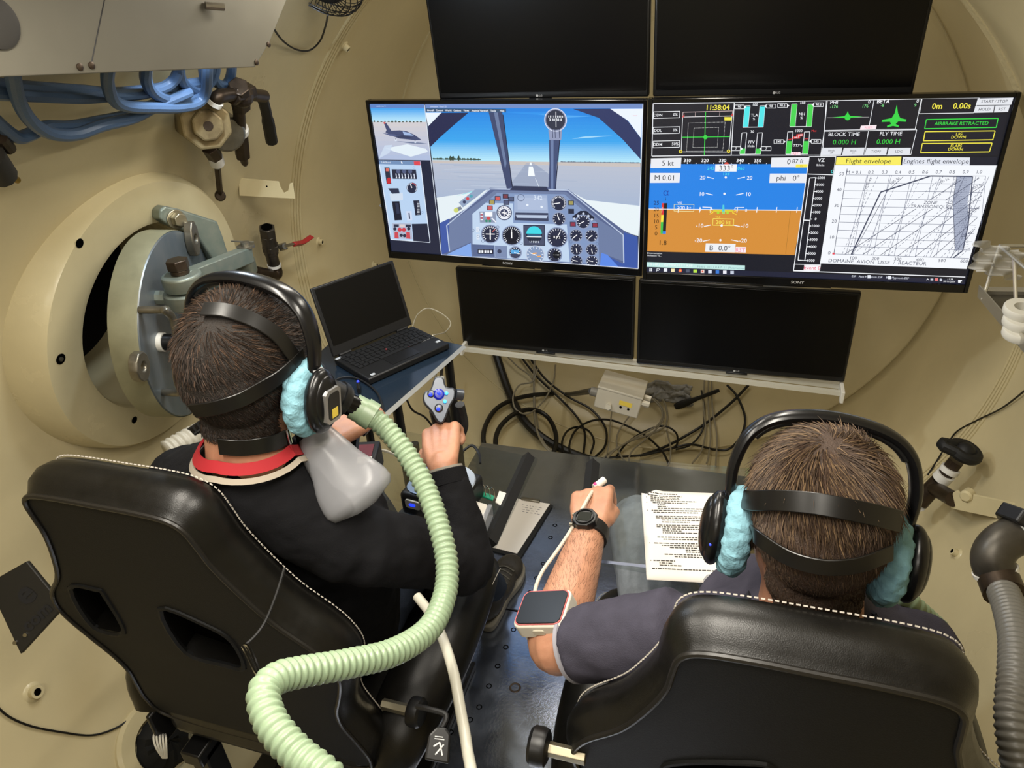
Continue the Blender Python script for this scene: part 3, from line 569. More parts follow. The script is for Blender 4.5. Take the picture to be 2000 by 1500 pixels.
d.line([(336, 628), (384, 630), (384, 644)], 4, WH, 4); d.line([(504, 644), (504, 631), (552, 630)], 4, WH, 4); d.text(324, 642, '0', 16, WH, 3); d.text(562, 645, '0', 16, WH, 3)
d.poly([(392, 640), (496, 640), (494, 652), (390, 652)], 'd8c83a', 4); d.poly([(437, 660), (440, 616), (448, 616), (452, 660)], '4fc8d8', 5)
for x in (417, 445, 466): d.circ(x, 656, 7, 'a8d83a', 5, 12)
d.line([(372, 645), (392, 655), (372, 664)], 4, 'f0d040', 5); d.line([(512, 645), (490, 656), (512, 666)], 4, 'f0d040', 5)
d.frame([(190, 614), (292, 614), (291, 650), (189, 648)], 2.5, 'e8e0a0', 4); d.text(240, 633, '200 kt', 20, WH, 5); d.text(218, 606, 'VFE', 11, WH, 4); d.frame([(391, 686), (498, 689), (496, 722), (389, 720)], 3, 'f0e060', 4); d.text(443, 706, '200 kt', 20, 'f4e85a', 5); d.text(416, 679, 'VLE', 11, 'f0d040', 4); d.circ(435, 722, 6, WH, 5, 10)
d.text(147, 555, 'α', 34, '1a3a9a', 3); d.text(146, 588, 'i', 18, '1a2a5a', 3)
for (y, s_) in ((608, '25'), (640, '20'), (672, '15'), (702, '10'), (732, '5'), (763, '0')): d.text(98, y, s_, 21, '1c2c5c' if y < 638 else '4a3010', 3)
d.poly([(126, 608), (138, 608), (136, 668), (124, 668)], 'd83030', 3); d.poly([(124, 668), (136, 668), (134, 704), (122, 704)], 'f0e040', 3); d.poly([(122, 704), (134, 704), (132, 763), (121, 763)], '38c048', 3); d.poly([(138, 608), (154, 608), (148, 764), (132, 763)], '15161c', 3); d.poly([(133, 750), (149, 750), (148, 764), (132, 763)], '2a80e0', 4)
d.text(132, 810, '1.8', 24, '3a2808', 3); d.poly([(354, 812), (508, 815), (503, 858), (350, 854)], 'e8eaee', 3); d.text(382, 836, 'B', 26, '30343c', 4); d.text(450, 838, '0.0°', 26, '30343c', 4); d.poly([(508, 830), (562, 831), (560, 859), (505, 857)], 'f4e8ee', 3); d.text(532, 847, 'RST', 20, 'f08aa4', 4)
d.line([(792, 648), (766, 866)], 2, 'a87028', 2)
# desktop below the display
d.text(92, 862, 'Documentation', 8, WH, 2); d.text(90, 874, 'Utilisation VS...', 8, WH, 2); d.poly([(54, 906), (556, 924), (555, 948), (53, 930)], 'bfe4e0', 2); d.text(170, 921, '1 5 (4R) 1 GYMNOTTT KFF', 13, 'f0fcfc', 3); d.text(430, 934, 'P1001  11,11.0.4.7  11 (Parametres', 11, '7aa0a4', 3)
d.poly([(52, 932), (700, 956), (1697, 1000), (1697, 1022), (52, 955)], '1a1e34', 1)
for i, (c, c2) in enumerate((('e8ecf4', None), ('e8ecf4', None), ('e8ecf4', None), ('f0e0b0', None), ('e8584a', 'f0d040'), ('50586c', None), ('b8e04a', None), ('e8d8d0', 'e06050'), ('d8e0ee', None), ('3a78d0', None), ('e8e8f0', None), ('c0c8d8', None))):
    x = 72+i*38; y = 943+i*1.45
    if i == 1: d.ring(x, y-2, 6, 3, c, 3, 12); d.line([(x-4, y+2), (x-9, y+8)], 3, c, 3)
    elif i == 4: d.circ(x, y, 9, c, 3, 14); d.circ(x, y, 4, c2, 4, 10)
    elif i == 0:
        for q in ((-6, -5), (2, -5), (-6, 3), (2, 3)): d.rect(x+q[0], y+q[1], x+q[0]+6, y+q[1]+6, c, 3)
    else:
        d.rect(x-9, y-8, x+9, y+8, c, 3)
        if c2: d.rect(x-4, y-4, x+4, y+4, c2, 4)
    if i in (6, 7, 8, 10, 11): d.line([(x-14, y+16), (x+14, y+17)], 3, 'a8c8e8', 3)
d.text(1255, 985, 'ESF   Aplt Hypnosis.ESP    Bell Hypnosis.ESP', 10, 'd8dce8', 3); d.rect(1190, 974, 1206, 990, 'e8ecf4', 3); d.rect(1296, 978, 1312, 994, 'e8ecf4', 3)
d.line([(1496, 1000), (1503, 993), (1510, 1000)], 3, WH, 3); d.rect(1518, 992, 1532, 1002, 'c8ccd8', 3); d.rect(1541, 990, 1557, 1004, 'e07a7a', 3); d.circ(1572, 999, 7, 'c8ccd8', 3, 10); d.text(1620, 996, '11:38', 8, WH, 3); d.text(1616, 1008, '20/11/2024', 8, WH, 3); d.rect(1662, 999, 1682, 1014, WH, 3); d.circ(1680, 1012, 6, '30343c', 4, 10)
# vertical speed
d.line([(892, 368), (1032, 366), (942, 950)], 3, WH, 2); d.line([(892, 368), (806, 952), (1700, 985)], 4, WH, 2); d.text(955, 387, 'VZ', 19, WH, 2, bold=.01); d.text(950, 412, 'ft/min', 12, WH, 2); d.text(1012, 446, '0', 18, '48dce0', 2); d.line([(884, 458), (1018, 462)], 4, WH, 2)
for i in range(13):
    t_ = i/12; y = 478+t_*422; x = 922-t_*58; d.line([(x, y), (x+12, y)], 4, WH, 3); d.text(x+32-t_*4, y, str(6000-1000*i), 13, WH, 3, bold=.01)
d.line([(925, 476), (893, 478), (830, 898), (865, 900), (925, 476)], 4, WH, 3); d.line([(858, 694), (892, 696)], 5, WH, 3)
d.rect(812, 920, 858, 948, '0c0e18', 2); d.frame([(810, 918), (944, 922), (940, 952), (806, 950)], 3, WH, 3); d.poly([(862, 922), (944, 924), (941, 952), (858, 949)], 'f2f0f4', 3); d.text(902, 937, 'Event 0', 18, 'e04060', 4)
# flight envelope chart
d.poly([(1036, 370), (1378, 366), (1372, 411), (1030, 409)], 'f2e660', 2); d.text(1203, 391, 'Flight envelope', 26, '50502a', 3); d.poly([(1386, 368), (1742, 370), (1738, 411), (1380, 411)], 'dce0ea', 2); d.text(1560, 391, 'Engines flight envelope', 26, '383c48', 3, sx=.93); d.poly([(1742, 368), (1888, 366), (1880, 411), (1738, 411)], '161a2a', 2)
d.poly([(1028, 411), (1886, 411), (1708, 944), (944, 914)], 'eef1f6', 2)
K = '444a60'
def g(u, v): # chart coords: u 0..1 across, v 0..1 up
    tl, tr, br, bl = np.array((1085, 462)), np.array((1822, 466)), np.array((1722, 890)), np.array((1016, 866)); a_ = tl+(tr-tl)*u; b_ = bl+(br-bl)*u; return tuple(b_+(a_-b_)*v)
for i in range(11): d.line([g(0, i/10), g(1, i/10)], 2.2, '6a7086', 4)
for i in range(7):
    u = .135+.155*i; d.line([g(u, 0), g(min(1, u+.02), 1)], 2.2, '6a7086', 4)
d.line([g(0, 0), g(0, 1.08)], 3, K, 4)
for i, s_ in enumerate(('M = 0.1', '0.2', '0.3', '0.4', '0.5', '0.6', '0.7', '0.8', '0.9', '1.0')): d.text(1126+i*73 if i == 0 else 1144+i*71.5, 449-i*.4, s_, 17, K, 4)
for i, s_ in enumerate(('0', '10', '20', '30', '40', '50')): q = g(0, i/5); d.text(q[0]-24, q[1]-4, s_, 17, K, 4)
for i, s_ in enumerate(('100', '200', '300', '400', '500', '600')): d.text(1116+i*116, 887+i*3.5, s_, 16, K, 4)
d.text(1238, 909, 'DOMAINE  AVION  LISSE  /  REACTEUR', 18, K, 4); d.rect(1008, 860, 1020, 869, 'e04050', 5)
d.line([(1106, 870), (1265, 550), (1530, 466), (1752, 468)], 7, K, 6); d.line([(1752, 468), (1722, 720), (1690, 850), (1640, 886)], 6, K, 6); d.line([(1112, 870), (1300, 545), (1385, 470)], 2.5, K, 5)
d.poly([(1668, 470), (1752, 470), (1722, 600), (1726, 720), (1692, 848), (1650, 850), (1644, 600)], 'a4acc0', 4)
for i in range(40): y = 474+i*9.4; d.line([(1650+6*math.sin(i), y), (1722, y+6)], 2, '6a7086', 5, dash=5)
d.line([(1668, 470), (1644, 600), (1650, 850)], 3, K, 6)
for i in range(6):
    u = .06+i*.155; d.line([g(u, 0), g(u+.17, 1)], 2.2, '6a7086', 5, dash=14); d.line([g(u+.03, 0), g(u+.09+.02*i, 1)], 2.2, '6a7086', 5)
for i in range(7):
    u = .08+i*.13; d.line([g(u, 0), g(min(1, u+.75), min(1, .95*(min(1, u+.75)-u)/.75+.03*i))], 2.6, K, 5); d.line([g(u+.06, 0), g(min(1, u+.62), min(1, 1.0*(min(1, u+.62)-u-.06)/.56))], 2.2, '6a7086', 5, dash=14)
d.line([(1090, 868), (1215, 470)], 2.2, K, 5, dash=10); d.rect(1440, 592, 1606, 636, 'eef1f6', 6); d.text(1526, 604, 'ZONE', 16, K, 7); d.text(1522, 625, 'TRANSSONIQUE', 17, K, 7); d.line([(1606, 604), (1650, 612)], 2.5, K, 6); d.line([(1606, 628), (1650, 640)], 2.5, K, 6)
for (x, y, s_, a_) in ((1340, 492, '100 kt', 45), (1598, 492, '200 kt', 32), (1774, 520, '300 kt', 30), (1746, 642, '400 kt', 32), (1710, 768, '500 kt', 38), (1195, 510, 'Vs=90 kt', 72)): d.text(x, y, s_, 14, K, 7, ang=a_)
d.mb.build('screen_image', screen_material(), tvr, smooth=False, fixn=False)
# ---------------------------------------------------------------- dark monitors above and below
def monitor(label, x0, x1, y, z0, z1, tilt, logo, yaw=0, hide=None):
    c = V((x0+x1)/2, y, (z0+z1)/2); M = panelframe(c, yaw, tilt); wd, hg = x1-x0, (z1-z0)
    t = thing('monitor', label, 'monitor', (c.x, c.y, z0), 'dark monitors around the televisions')
    mb = MB(); mb.box((0, 0, -.014), (wd, hg, .026), M); mb.build('housing', BLACKP, t, bevel=.006, bseg=3)
    mb = MB(); mb.box((0, .006, .0002), (wd-.018, hg-.03, .003), M); mb.build('screen', mat('dark_monitor_glass', '050506', .28, spec=.35), t, smooth=False, bevel=.001)
    mb = MB(); mb.box((0, -.02, -.05), (wd*.45, hg*.5, .05), M); mb.build('back_cover', BLACKM, t, bevel=.012)
    mb = MB(); mb.box((0, -hg/2-.0035, -.008), (.075, .007, .012), M); mb.build('button_bar', BLACKP, t, bevel=.002)
    if logo:
        q = Draw(np.eye(3), M @ Matrix.Translation((0, 0, .0005))); yy = -hg/2+.009
        q.circ(-.0075, yy, .0042, 'a8a8a8', 1, 20); q.text(.0045, yy, 'LG', .0062, 'a8a8a8', 1, bold=.012); q.mb.build('brand_lettering', print_material(), t, smooth=False, fixn=False)
    return t
monitor('dark widescreen monitor below the cockpit television, its base on the white rail', -.640, .040, 2.43, .412, .742, 0, True, 0)
monitor('dark widescreen monitor below the flight data television, on the right of the white rail', .052, .772, 2.43, .398, .735, 0, True, 0)
monitor('dark monitor above the cockpit television, cut by the top of the picture', -.622, .070, 2.39, 1.345, 1.655, .10, True)
monitor('dark monitor above the flight data television, cut by the top of the picture', .082, .800, 2.39, 1.345, 1.64, .10, True)
# white rail that carries the lower monitors
t = thing('monitor_rail', 'white metal rail carrying the two lower dark monitors', 'rail', (.07, 2.43, .36))
a, b_ = atY(905, 678, 2.40), atY(1645, 764, 2.40)
mb = MB(); mb.tube([a+V(0, 0, -.008), b_+V(0, 0, -.008)], .011, 4, up=(0, .7, .7)); mb.tube([a+V(0, .06, -.012), b_+V(0, .06, -.012)], .013, 4, up=(0, .7, .7)); mb.build('bar', mat('white_rail_paint', 'c2beae', .45), t, smooth=False)
mb = MB(); mb.box(b_+V(0, .02, -.01), (.012, .10, .045)); mb.build('end_plate', WHITEP, t, bevel=.002)
mb = MB(); mb.box(a+V(0, .02, -.005), (.012, .10, .035)); mb.build('end_plate', WHITEP, t, bevel=.002)
for x in (-.3, .45):
    mb = MB(); mb.box((x, 2.52, .75), (.05, .025, .80)); mb.build('upright', OFFGREY, t, bevel=.003)
    mb = MB(); mb.box((x, 2.80, .36), (.04, .55, .03)); mb.build('wall_arm', OFFGREY, t, bevel=.003)
# ================================================================== ROUND HATCH on the left wall
HM = frame(HC, HN, (0, 0, 1)); FH = .10
t = thing('hatch_flange', 'round cream painted hatch flange on the curved wall, dark inside', 'hatch', HC)
mb = MB(); mb.lathe([(.43, -.20), (.42, -.02), (.408, .03), (.392, .086), (.382, FH), (.286, FH), (.272, FH-.004), (.266, FH-.016), (.266, -.25)], HM, 96); mb.build('ring', CREAM2, t, angle=28)
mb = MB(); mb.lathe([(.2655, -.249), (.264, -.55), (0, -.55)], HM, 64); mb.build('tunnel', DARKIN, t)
fo = HC+HN*FH
for p, r in (((155, 475), .011), ((118, 701), .013), ((262, 820), .010)):
    c = atPlane(*p, fo, HN); mb = MB(); mb.lathe([(r*1.08, .0012), (r, .0012), (0, .001)], frame(c, HN), 18); mb.build('bolt_hole', HOLE, t)
c = atPlane(118, 701, fo, HN); mb = MB(); mb.lathe([(.006, .0), (.006, .004), (0, .005)], frame(c, HN), 8); mb.build('broken_stud', STEEL, t)
# hatch door, swung open
DN = V(math.cos(math.radians(17)), math.sin(math.radians(17)), -.07).normalized(); DC = at(360, 634, 1.97); DM = frame(DC, DN, (0, 0, 1))
t = thing('hatch_door', 'thick round grey green steel hatch door standing half open', 'hatch door', DC-V(0, 0, .24))
mb = MB(); mb.lathe([(0, -.075), (.236, -.075), (.244, -.068), (.246, -.004), (.243, 0), (0, 0)], DM, 80); mb.build('disc', [mat('brushed_blue_steel', '84888a', .38, .6, var=.35, vscale=7, col2='5f6f78', stretch=(1, 1, .35)), ], t, angle=30)
mb = MB(); mb.lathe([(.2465, -.072), (.2475, -.068), (.2475, -.006), (.2465, -.002)], DM, 80); mb.build('rim', mat('olive_grey_rim', '8c8a70', .5, .2, var=.2, vscale=12), t)
def onD(px, py, h=0): return atPlane(px, py, DC+DN*h, DN)
up = V(0, 0, 1)
a = onD(272, 605); mb = MB(); mb.tube(spline([a, a+DN*.06, onD(322, 606, .075), onD(338, 625, .075), onD(350, 690, .075), onD(352, 745, .075), onD(352, 766, .06), onD(318, 766, .0)], 8), .0095, 12); mb.build('handle', STEEL, t)
for p, (w_, h_), ang in (((375, 466), (.042, .085), 0), ((272, 716), (.055, .065), 25)):
    c = onD(*p, .012); M = frame(c, DN, V(0, .1, 1)); mb = MB()
    pts = [(h_/2*math.cos(q)*1.0, w_/2*math.sin(q)) for q in [2*math.pi*i/10+.3 for i in range(10)]]
    outer = [V(1.15*x, 1.15*y, 0) for x, y in pts]; n = len(outer); ho = [V(.012*math.cos(2*math.pi*i/n+.3), .012*math.sin(2*math.pi*i/n+.3), 0) for i in range(n)]
    rows = [[M @ (v+V(0, 0, zz)) for v in rr] for rr, zz in ((ho, -.011), (outer, -.011), (outer, .011), (ho, .011))]; mb.grid(rows, closed_u=True, closed_v=True); mb.build('lifting_lug', STEEL, t, bevel=.003)
a = onD(312, 668); mb = MB(); mb.rod(a, a+DN*.012, .024, 20); mb.build('white_washer', WHITEP, t); mb = MB(); mb.rod(a+DN*.012, a+DN*.085, .021, 20); mb.build('black_plug', BLACKP, t, bevel=.002)
# vertical pivot on the door
h0 = at(368, 585, 1.82); mb = MB(); mb.lathe([(0, 0), (.052, 0), (.054, .004), (.054, .034), (.050, .038), (0, .038)], frame(h0-V(0, 0, .012), up), 32); mb.tube([h0+V(0, 0, .005), h0-DN*.10+V(0, 0, .005)], .018, 8); mb.build('pivot_lug', GALV, t)
h1 = h0+V(0, 0, .030); mb = MB(); mb.lathe([(0, 0), (.045, 0), (.047, .004), (.047, .034), (.044, .038), (0, .038)], frame(h1, up), 32)
arm_end = at(484, 497, 2.03)+V(0, 0, 0); d_ = (arm_end-(h1+V(0, 0, .02))); L_ = d_.length; M = frame(h1+V(0, 0, .02), d_, up); mb.box((0, 0, L_/2), (.042, .036, L_), M); mb.build('swing_arm', GALV, t, bevel=.004)
mb = MB(); M6 = frame(h1+V(0, 0, .038), up); mb.lathe([(0, 0), (.022, 0), (.022, .012), (0, .012)], M6, 24); mb.prism([(.027*math.cos(math.pi*i/3), .027*math.sin(math.pi*i/3)) for i in range(6)], .012, .036, M6); mb.build('hex_bolt', BRONZE, t, bevel=.002)
mb = MB(); mb.lathe([(0, 0), (.024, 0), (.024, .006), (.012, .006), (.012, .016), (0, .018)], frame(arm_end+V(0, 0, .02), up), 20); q = arm_end+V(0, 0, .032); mb.tube([q-V(.035, .01, -.008), q+V(.02, .012, 0)], .0022, 6); mb.build('split_pin_bolt', STEEL, t)
# hinge bracket on the flange
t = thing('hinge_bracket', 'heavy green stained hinge bracket bolted beside the hatch', 'bracket', fo+V(0, .3, 0))
pk = [(312, 410), (322, 402), (350, 408), (425, 432), (436, 462), (445, 490), (462, 520), (475, 560), (470, 640), (430, 640), (425, 520), (385, 462), (330, 440), (312, 428)]
o_ = at(360, 440, 2.0); nn = V(.93, -.36, .05).normalized(); M = frame(o_, nn, (0, 0, 1)); Mi = M.inverted()
pl = [(Mi @ atPlane(px, py, o_, nn)) for px, py in pk]; mb = MB(); mb.prism([(p.x, p.y) for p in pl], -.045, .0, M); mb.build('plate', GALV, t, smooth=False, bevel=.006, bseg=3)
c = atPlane(343, 428, o_, nn); M6 = frame(c, nn, (0, 0, 1)); mb = MB(); mb.lathe([(0, 0), (.026, 0), (.026, .006), (0, .006)], M6, 20); mb.prism([(.019*math.cos(math.pi*i/3), .019*math.sin(math.pi*i/3)) for i in range(6)], .006, .03, M6); mb.build('hex_bolt', BOLTM, t, bevel=.002)
for p in ((478, 515), (488, 520)):
    pass
c = at(478, 520, 2.08); mb = MB(); mb.lathe([(0, -.02), (.030, -.02), (.032, -.014), (.032, .02), (0, .02)], frame(c, up), 24); mb.build('collar', GALV, t); mb = MB(); mb.rod(c-V(0, 0, .02), c-V(0, 0, .22), .013, 12); mb.build('hinge_pin', STEEL, t)
# ================================================================== WALL FITTINGS, left
def wat(px, py, off=0): return onwall(px, py, off)
def hexrod(mb, a, b, r):
    mb.tube([a, b], r, 6); return mb
# valve block
WP = wat(400, 245); wn = walln(WP); c = wat(398, 240, .07); t = thing('valve_block', 'faceted cream and bronze valve block on the left wall', 'valve', c)
M = frame(c, (.75, -.66, .0), (0, .1, 1)); oct_ = [(.066*math.cos(math.pi*i/4+.39), .066*math.sin(math.pi*i/4+.39)) for i in range(8)]
mb = MB(); mb.prism(oct_, -.09, .035, M); mb.prism([(x*.62, y*.62) for x, y in oct_], .033, .055, M); mb.build('body', mat('cream_bronze', '9a8a64', .45, .35, var=.45, vscale=12, col2='5e5038'), t, smooth=False, bevel=.006)
mb = MB(); mb.lathe([(.012, .0545), (.012, .057), (0, .057)], M, 16); mb.build('centre_plug', BRONZE, t)
q = c+V(.05, .04, -.02); mb = MB(); mb.lathe([(0, -.03), (.05, -.03), (.05, .02), (.044, .026), (0, .026)], frame(wat(440, 258, .075), (.6, -.35, -.2)), 24); mb.build('grey_cap', STEEL, t, bevel=.003)
a, b_ = wat(408, 287, .07), wat(420, 305, .07); mb = MB(); hexrod(mb, a, b_, .022); mb.build('hex_nipple', BRONZE, t, smooth=False, bevel=.002); mb = MB(); mb.rod(b_, wat(424, 318, .07), .021, 16); mb.build('white_tape', TAPE, t)
a, b_ = wat(424, 318, .07), wat(430, 382, .06); mb = MB(); mb.tube([a, b_], .010, 4); mb.build('lever_stem', BRONZE, t, bevel=.002); mb = MB(); mb.lathe([(0, -.014), (.014, -.014), (.016, -.01), (.016, .01), (.012, .014), (0, .014)], frame(b_, (.6, -.7, .1)), 18); mb.build('lever_eye', BRONZE, t)
# bronze lever valve beside it
t = thing('lever_valve', 'dark bronze lever valve hanging beside the faceted block', 'valve', wat(470, 200, .05))
P_ = lambda px, py: wat(px, py, .09)
mb = MB(); mb.tube(spline([P_(415, 205), P_(425, 190), P_(440, 186), P_(455, 184)], 5), .017, 12); mb.build('elbow', BRONZE, t)
mb = MB(); mb.rod(P_(417, 203), P_(421, 196), .0205, 14); mb.build('white_tape', TAPE, t)
mb = MB(); hexrod(mb, P_(452, 186), P_(488, 180), .026); mb.sphere(P_(470, 186), .033, 14, 10); hexrod(mb, P_(466, 168), P_(470, 208), .027); mb.build('body', BRONZE, t, smooth=False, bevel=.003)
mb = MB(); mb.rod(P_(488, 184), P_(516, 188), .017, 12); mb.build('stem', BRONZE, t)
mb = MB(); mb.tube(spline([P_(512, 190), P_(519, 215), P_(526, 250), P_(531, 278)], 5), [.011]*8+[.013]*8, 8, flat=1.4); mb.build('lever', BLACKM, t)
mb = MB(); mb.rod(P_(466, 208), P_(469, 252), .0165, 12); mb.build('tail_pipe', BRONZE, t); mb = MB(); mb.rod(P_(468, 250), P_(469, 258), .024, 14); mb.build('white_tape', TAPE, t)
mb = MB(); hexrod(mb, P_(469, 258), P_(474, 305), .022); mb.tube([P_(474, 305), P_(478, 318), P_(479, 323)], [.014, .011, .006], 10); mb.build('hex_nozzle', BRONZE, t, smooth=False, bevel=.002)
# cream bracket with a notch
t0 = wat(470, 368, .005); t = thing('notched_bracket', 'cream flat steel bracket with a notched end on the left wall', 'bracket', t0)
n_ = V(.45, -.88, .1).normalized(); M = frame(t0, n_, (0, 0, 1)); Mi = M.inverted()
pl = [Mi @ atPlane(px, py, t0, n_) for px, py in [(466, 347), (545, 354), (548, 365), (555, 376), (563, 372), (566, 358), (572, 356), (577, 388), (468, 382)]]
mb = MB(); mb.prism([(p.x, p.y) for p in pl], -.004, .004, M); mb.build('plate', CREAM2, t, smooth=False, bevel=.001)
c = atPlane(521, 364, t0+n_*.004, n_); mb = MB(); mb.lathe([(.003, .0005), (0, .0005)], frame(c, n_), 10); mb.build('hole', HOLE, t)
# ball valve with red lever
P_ = lambda px, py: wat(px, py, .07)
t = thing('ball_valve', 'dark steel ball valve with a red lever near the hatch', 'valve', P_(525, 545))
DS = mat('dark_steel', '55504a', .38, .8, var=.3, vscale=30)
mb = MB(); hexrod(mb, P_(521, 444), P_(524, 462), .029); mb.rod(P_(523, 460), P_(530, 495), .026, 16); hexrod(mb, P_(527, 478), P_(529, 488), .031); mb.build('body', DS, t, bevel=.002)
mb = MB(); mb.lathe([(.019, .0), (.019, .002), (0, .0021)], frame(P_(521, 443.5), P_(521, 444)-P_(524, 462)), 16); mb.build('bore', HOLE, t)
mb = MB(); mb.rod(P_(529, 495), P_(535, 516), .022, 14); mb.build('lower_pipe', DS, t); mb = MB(); mb.rod(P_(535, 516), P_(536, 521), .024, 14); mb.build('white_tape', TAPE, t)
mb = MB(); mb.tube(spline([P_(537, 520), P_(540, 535), P_(528, 537), P_(500, 532)], 4), .022, 12); mb.sphere(P_(538, 534), .025, 12, 8); mb.build('elbow', BRONZE, t)
mb = MB(); mb.tube([wat(545, 484, .09), wat(560, 480, .11)], .014, 6); mb.rod(wat(548, 483, .1), wat(556, 481, .12), .010, 10); mb.build('stem_nut', STEEL, t); e0 = wat(556, 481, .12)
mb = MB(); mb.tube([e0, wat(575, 476, .13)], .006, 4, flat=1.6); mb.build('lever', STEEL, t); mb = MB(); mb.tube(spline([wat(573, 477, .13), wat(590, 474, .13), wat(607, 463, .13)], 4), .0105, 4, flat=1.6); mb.build('red_sleeve', mat('red_vinyl', 'a0282a', .4), t, bevel=.003)
# small wall plugs
def plug(name, px, py, lab, r=.011, ln=.02):
    p = ondome(px, py); n = walln(p); t = thing(name, lab, 'wall plug', p); mb = MB(); mb.lathe([(r*1.9, -.004), (r*1.5, .002), (r, .004), (r, ln), (r*.6, ln), (r*.55, ln-.008), (0, ln-.008)], frame(p, n), 16); mb.build('boss', CREAM2, t)
    mb = MB(); mb.lathe([(r*.57, ln-.001), (0, ln-.001)], frame(p, n), 12); mb.build('bore', HOLE, t)
for px, py, lab in ((622, 472, 'small cream threaded wall boss beside the red valve lever'), (540, 567, 'small cream threaded wall boss below the ball valve'), (730, 518, 'small cream threaded wall boss beside the laptop lid'), (672, 90, 'small cream wall boss high beside the dark monitors'), (1870, 1082, 'small rusty wall boss under the right valve bracket'), (65, 1352, 'small cream wall boss low on the left beside the racing chair')): plug('wall_boss', px, py, lab, .012 if px != 65 else .016)
# ================================================================== SHEET METAL HOUSING, top left
B = at(498, 131, 1.34); A = at(-40, 152, .90); hx = (B-A).normalized(); hn = hx.cross(V(0, 0, 1)).normalized(); hz = hx.cross(hn)*-1
t = thing('metal_housing', 'grey sheet metal housing panel across the upper left wall', 'housing', A.lerp(B, .5))
M = frame(A, hn, hx); Mi = M.inverted()
def onH(px, py): return atPlane(px, py, A, hn)
poly = [Mi @ onH(*p) for p in ((-40, 152), (498, 131), (527, 82), (566, -15), (590, -70), (-40, -70))]; poly = [(p.x, p.y) for p in poly]
mb = MB(); mb.prism(poly, -.004, 0, M); mb.build('front_panel', GREYP, t, smooth=False, bevel=.0015)
ins = [Mi @ onH(*p) for p in ((-40, 140), (470, 118), (500, 75), (530, -15), (545, -70), (-40, -70))]
mb = MB(); mb.prism([(p.x, p.y) for p in ins], -.10, -.0045, M); mb.build('box', mat('dark_sheet', '4a473e', .5, .3), t, smooth=False)
mb = MB(); mb.tube([onH(205, -5), onH(177, 130)], .001, 4); mb.build('panel_seam', BLACKM, t)
for p in ((155, 131), (178, 128), (500, 122), (524, 87)):
    mb = MB(); mb.lathe([(.005, 0), (.005, .002), (.0025, .003), (0, .003)], frame(onH(*p), hn), 12); mb.build('screw', BRONZE, t)
q = onH(418, 12); mb = MB(); mb.rod(q-hx*.025+hn*.004, q+hn*.02-V(0, 0, .002), .006, 10); mb.build('pipe_stub', STEEL, t)
mb = MB(); mb.lathe([(.03, 0), (.03, .004), (.024, .006), (0, .006)], frame(onH(-10, 45), hn), 24); mb.build('round_cover', mat('dark_rubber', '24221f', .6), t)
# ================================================================== BLUE HOSES under the housing
BLUEH = mat('blue_rubber_hose', '4a6180', .42, bump=.1, bscale=300)
def hose(name, pts, r, m, lab, cat, group=None, n=10, res=8, part=None):
    mb = MB(); mb.tube(spline(pts, res), r, n); o = mb.build(name, m); return tag(o, lab, cat, group) if lab else o
def wp(lst, off): return [onwall(px, py, off if not hasattr(off, '__len__') else off[i]) for i, (px, py) in enumerate(lst)]
HG = 'blue hoses under the grey housing'
for lst, off, lab in (
    ([(-30, 163), (60, 172), (160, 178), (230, 182), (320, 172), (400, 160)], .05, 'straight blue hose running highest under the housing'),
    ([(-30, 180), (60, 185), (160, 190), (220, 186), (280, 182), (330, 165), (350, 130)], .06, 'second blue hose of the straight bundle'),
    ([(22, 120), (30, 175), (45, 215), (70, 245), (105, 262), (150, 262), (200, 245), (260, 230), (310, 205), (370, 180)], .075, 'blue hose drooping lowest on the left of the bundle'),
    ([(-20, 225), (10, 252), (35, 268), (60, 262), (90, 248), (140, 247), (190, 238), (250, 225), (300, 205), (390, 175), (420, 140)], .055, 'blue hose that leaves the picture on the left edge'),
    ([(212, 120), (210, 160), (222, 195), (250, 208), (300, 210), (350, 210), (385, 202), (402, 180), (405, 130)], .085, 'blue hose forming the widest hanging loop'),
    ([(286, 120), (285, 155), (298, 180), (325, 193), (355, 196), (385, 188)], .07, 'blue hose of the middle hanging loop'),
    ([(350, 120), (352, 150), (365, 170), (385, 178), (400, 165), (396, 120)], .06, 'blue hose of the narrow hanging loop'),
    ([(412, 120), (414, 145), (424, 163), (440, 166), (450, 150), (453, 120)], .05, 'blue hose of the small right hand loop')):
    L2 = ([(lst[0][0], 40)] if lst[0][1] <= 140 else [])+lst+([(lst[-1][0], 40)] if lst[-1][1] <= 140 else [])
    hose('blue_hose', wp(L2, [off*(.6 if q[1] == 40 else 1) for q in L2]), .0125, BLUEH, lab, 'hose', HG)
# fan and its cable at the top edge
c = at(628, -34, 2.0); ax = V(-.15, -.75, -.65).normalized(); M = frame(c, ax)
t = thing('wire_fan', 'black round fan in a wire guard at the top edge', 'fan', c)
mb = MB(); mb.lathe([(0, -.06), (.06, -.06), (.068, -.05), (.068, .0), (.06, .012), (0, .016)], M, 28); mb.build('motor', BLACKM, t)
mb = MB()
for r, h in ((.078, .024), (.092, .022), (.106, .01), (.113, -.01), (.113, -.03)): mb.tube([M @ V(r*math.cos(2*math.pi*i/40), r*math.sin(2*math.pi*i/40), h) for i in range(40)], .0018, 5, closed=True)
for i in range(40):
    a = 2*math.pi*i/40; mb.tube([M @ V(r*math.cos(a), r*math.sin(a), h) for r, h in ((.05, .018), (.080, .024), (.10, .016), (.112, 0), (.113, -.03))], .0012, 4)
mb.build('wire_guard', BLACKP, t)
hose('fan_cable', [at(640, 30, 1.97)]+wp([(636, 50), (625, 80), (605, 98), (580, 97), (555, 82), (536, 58), (530, 40)], [.05, .02, .01, .01, .015, .03, .04]), .0028, BLACKM, 'thin black cable drooping from the fan', 'cable', n=6)
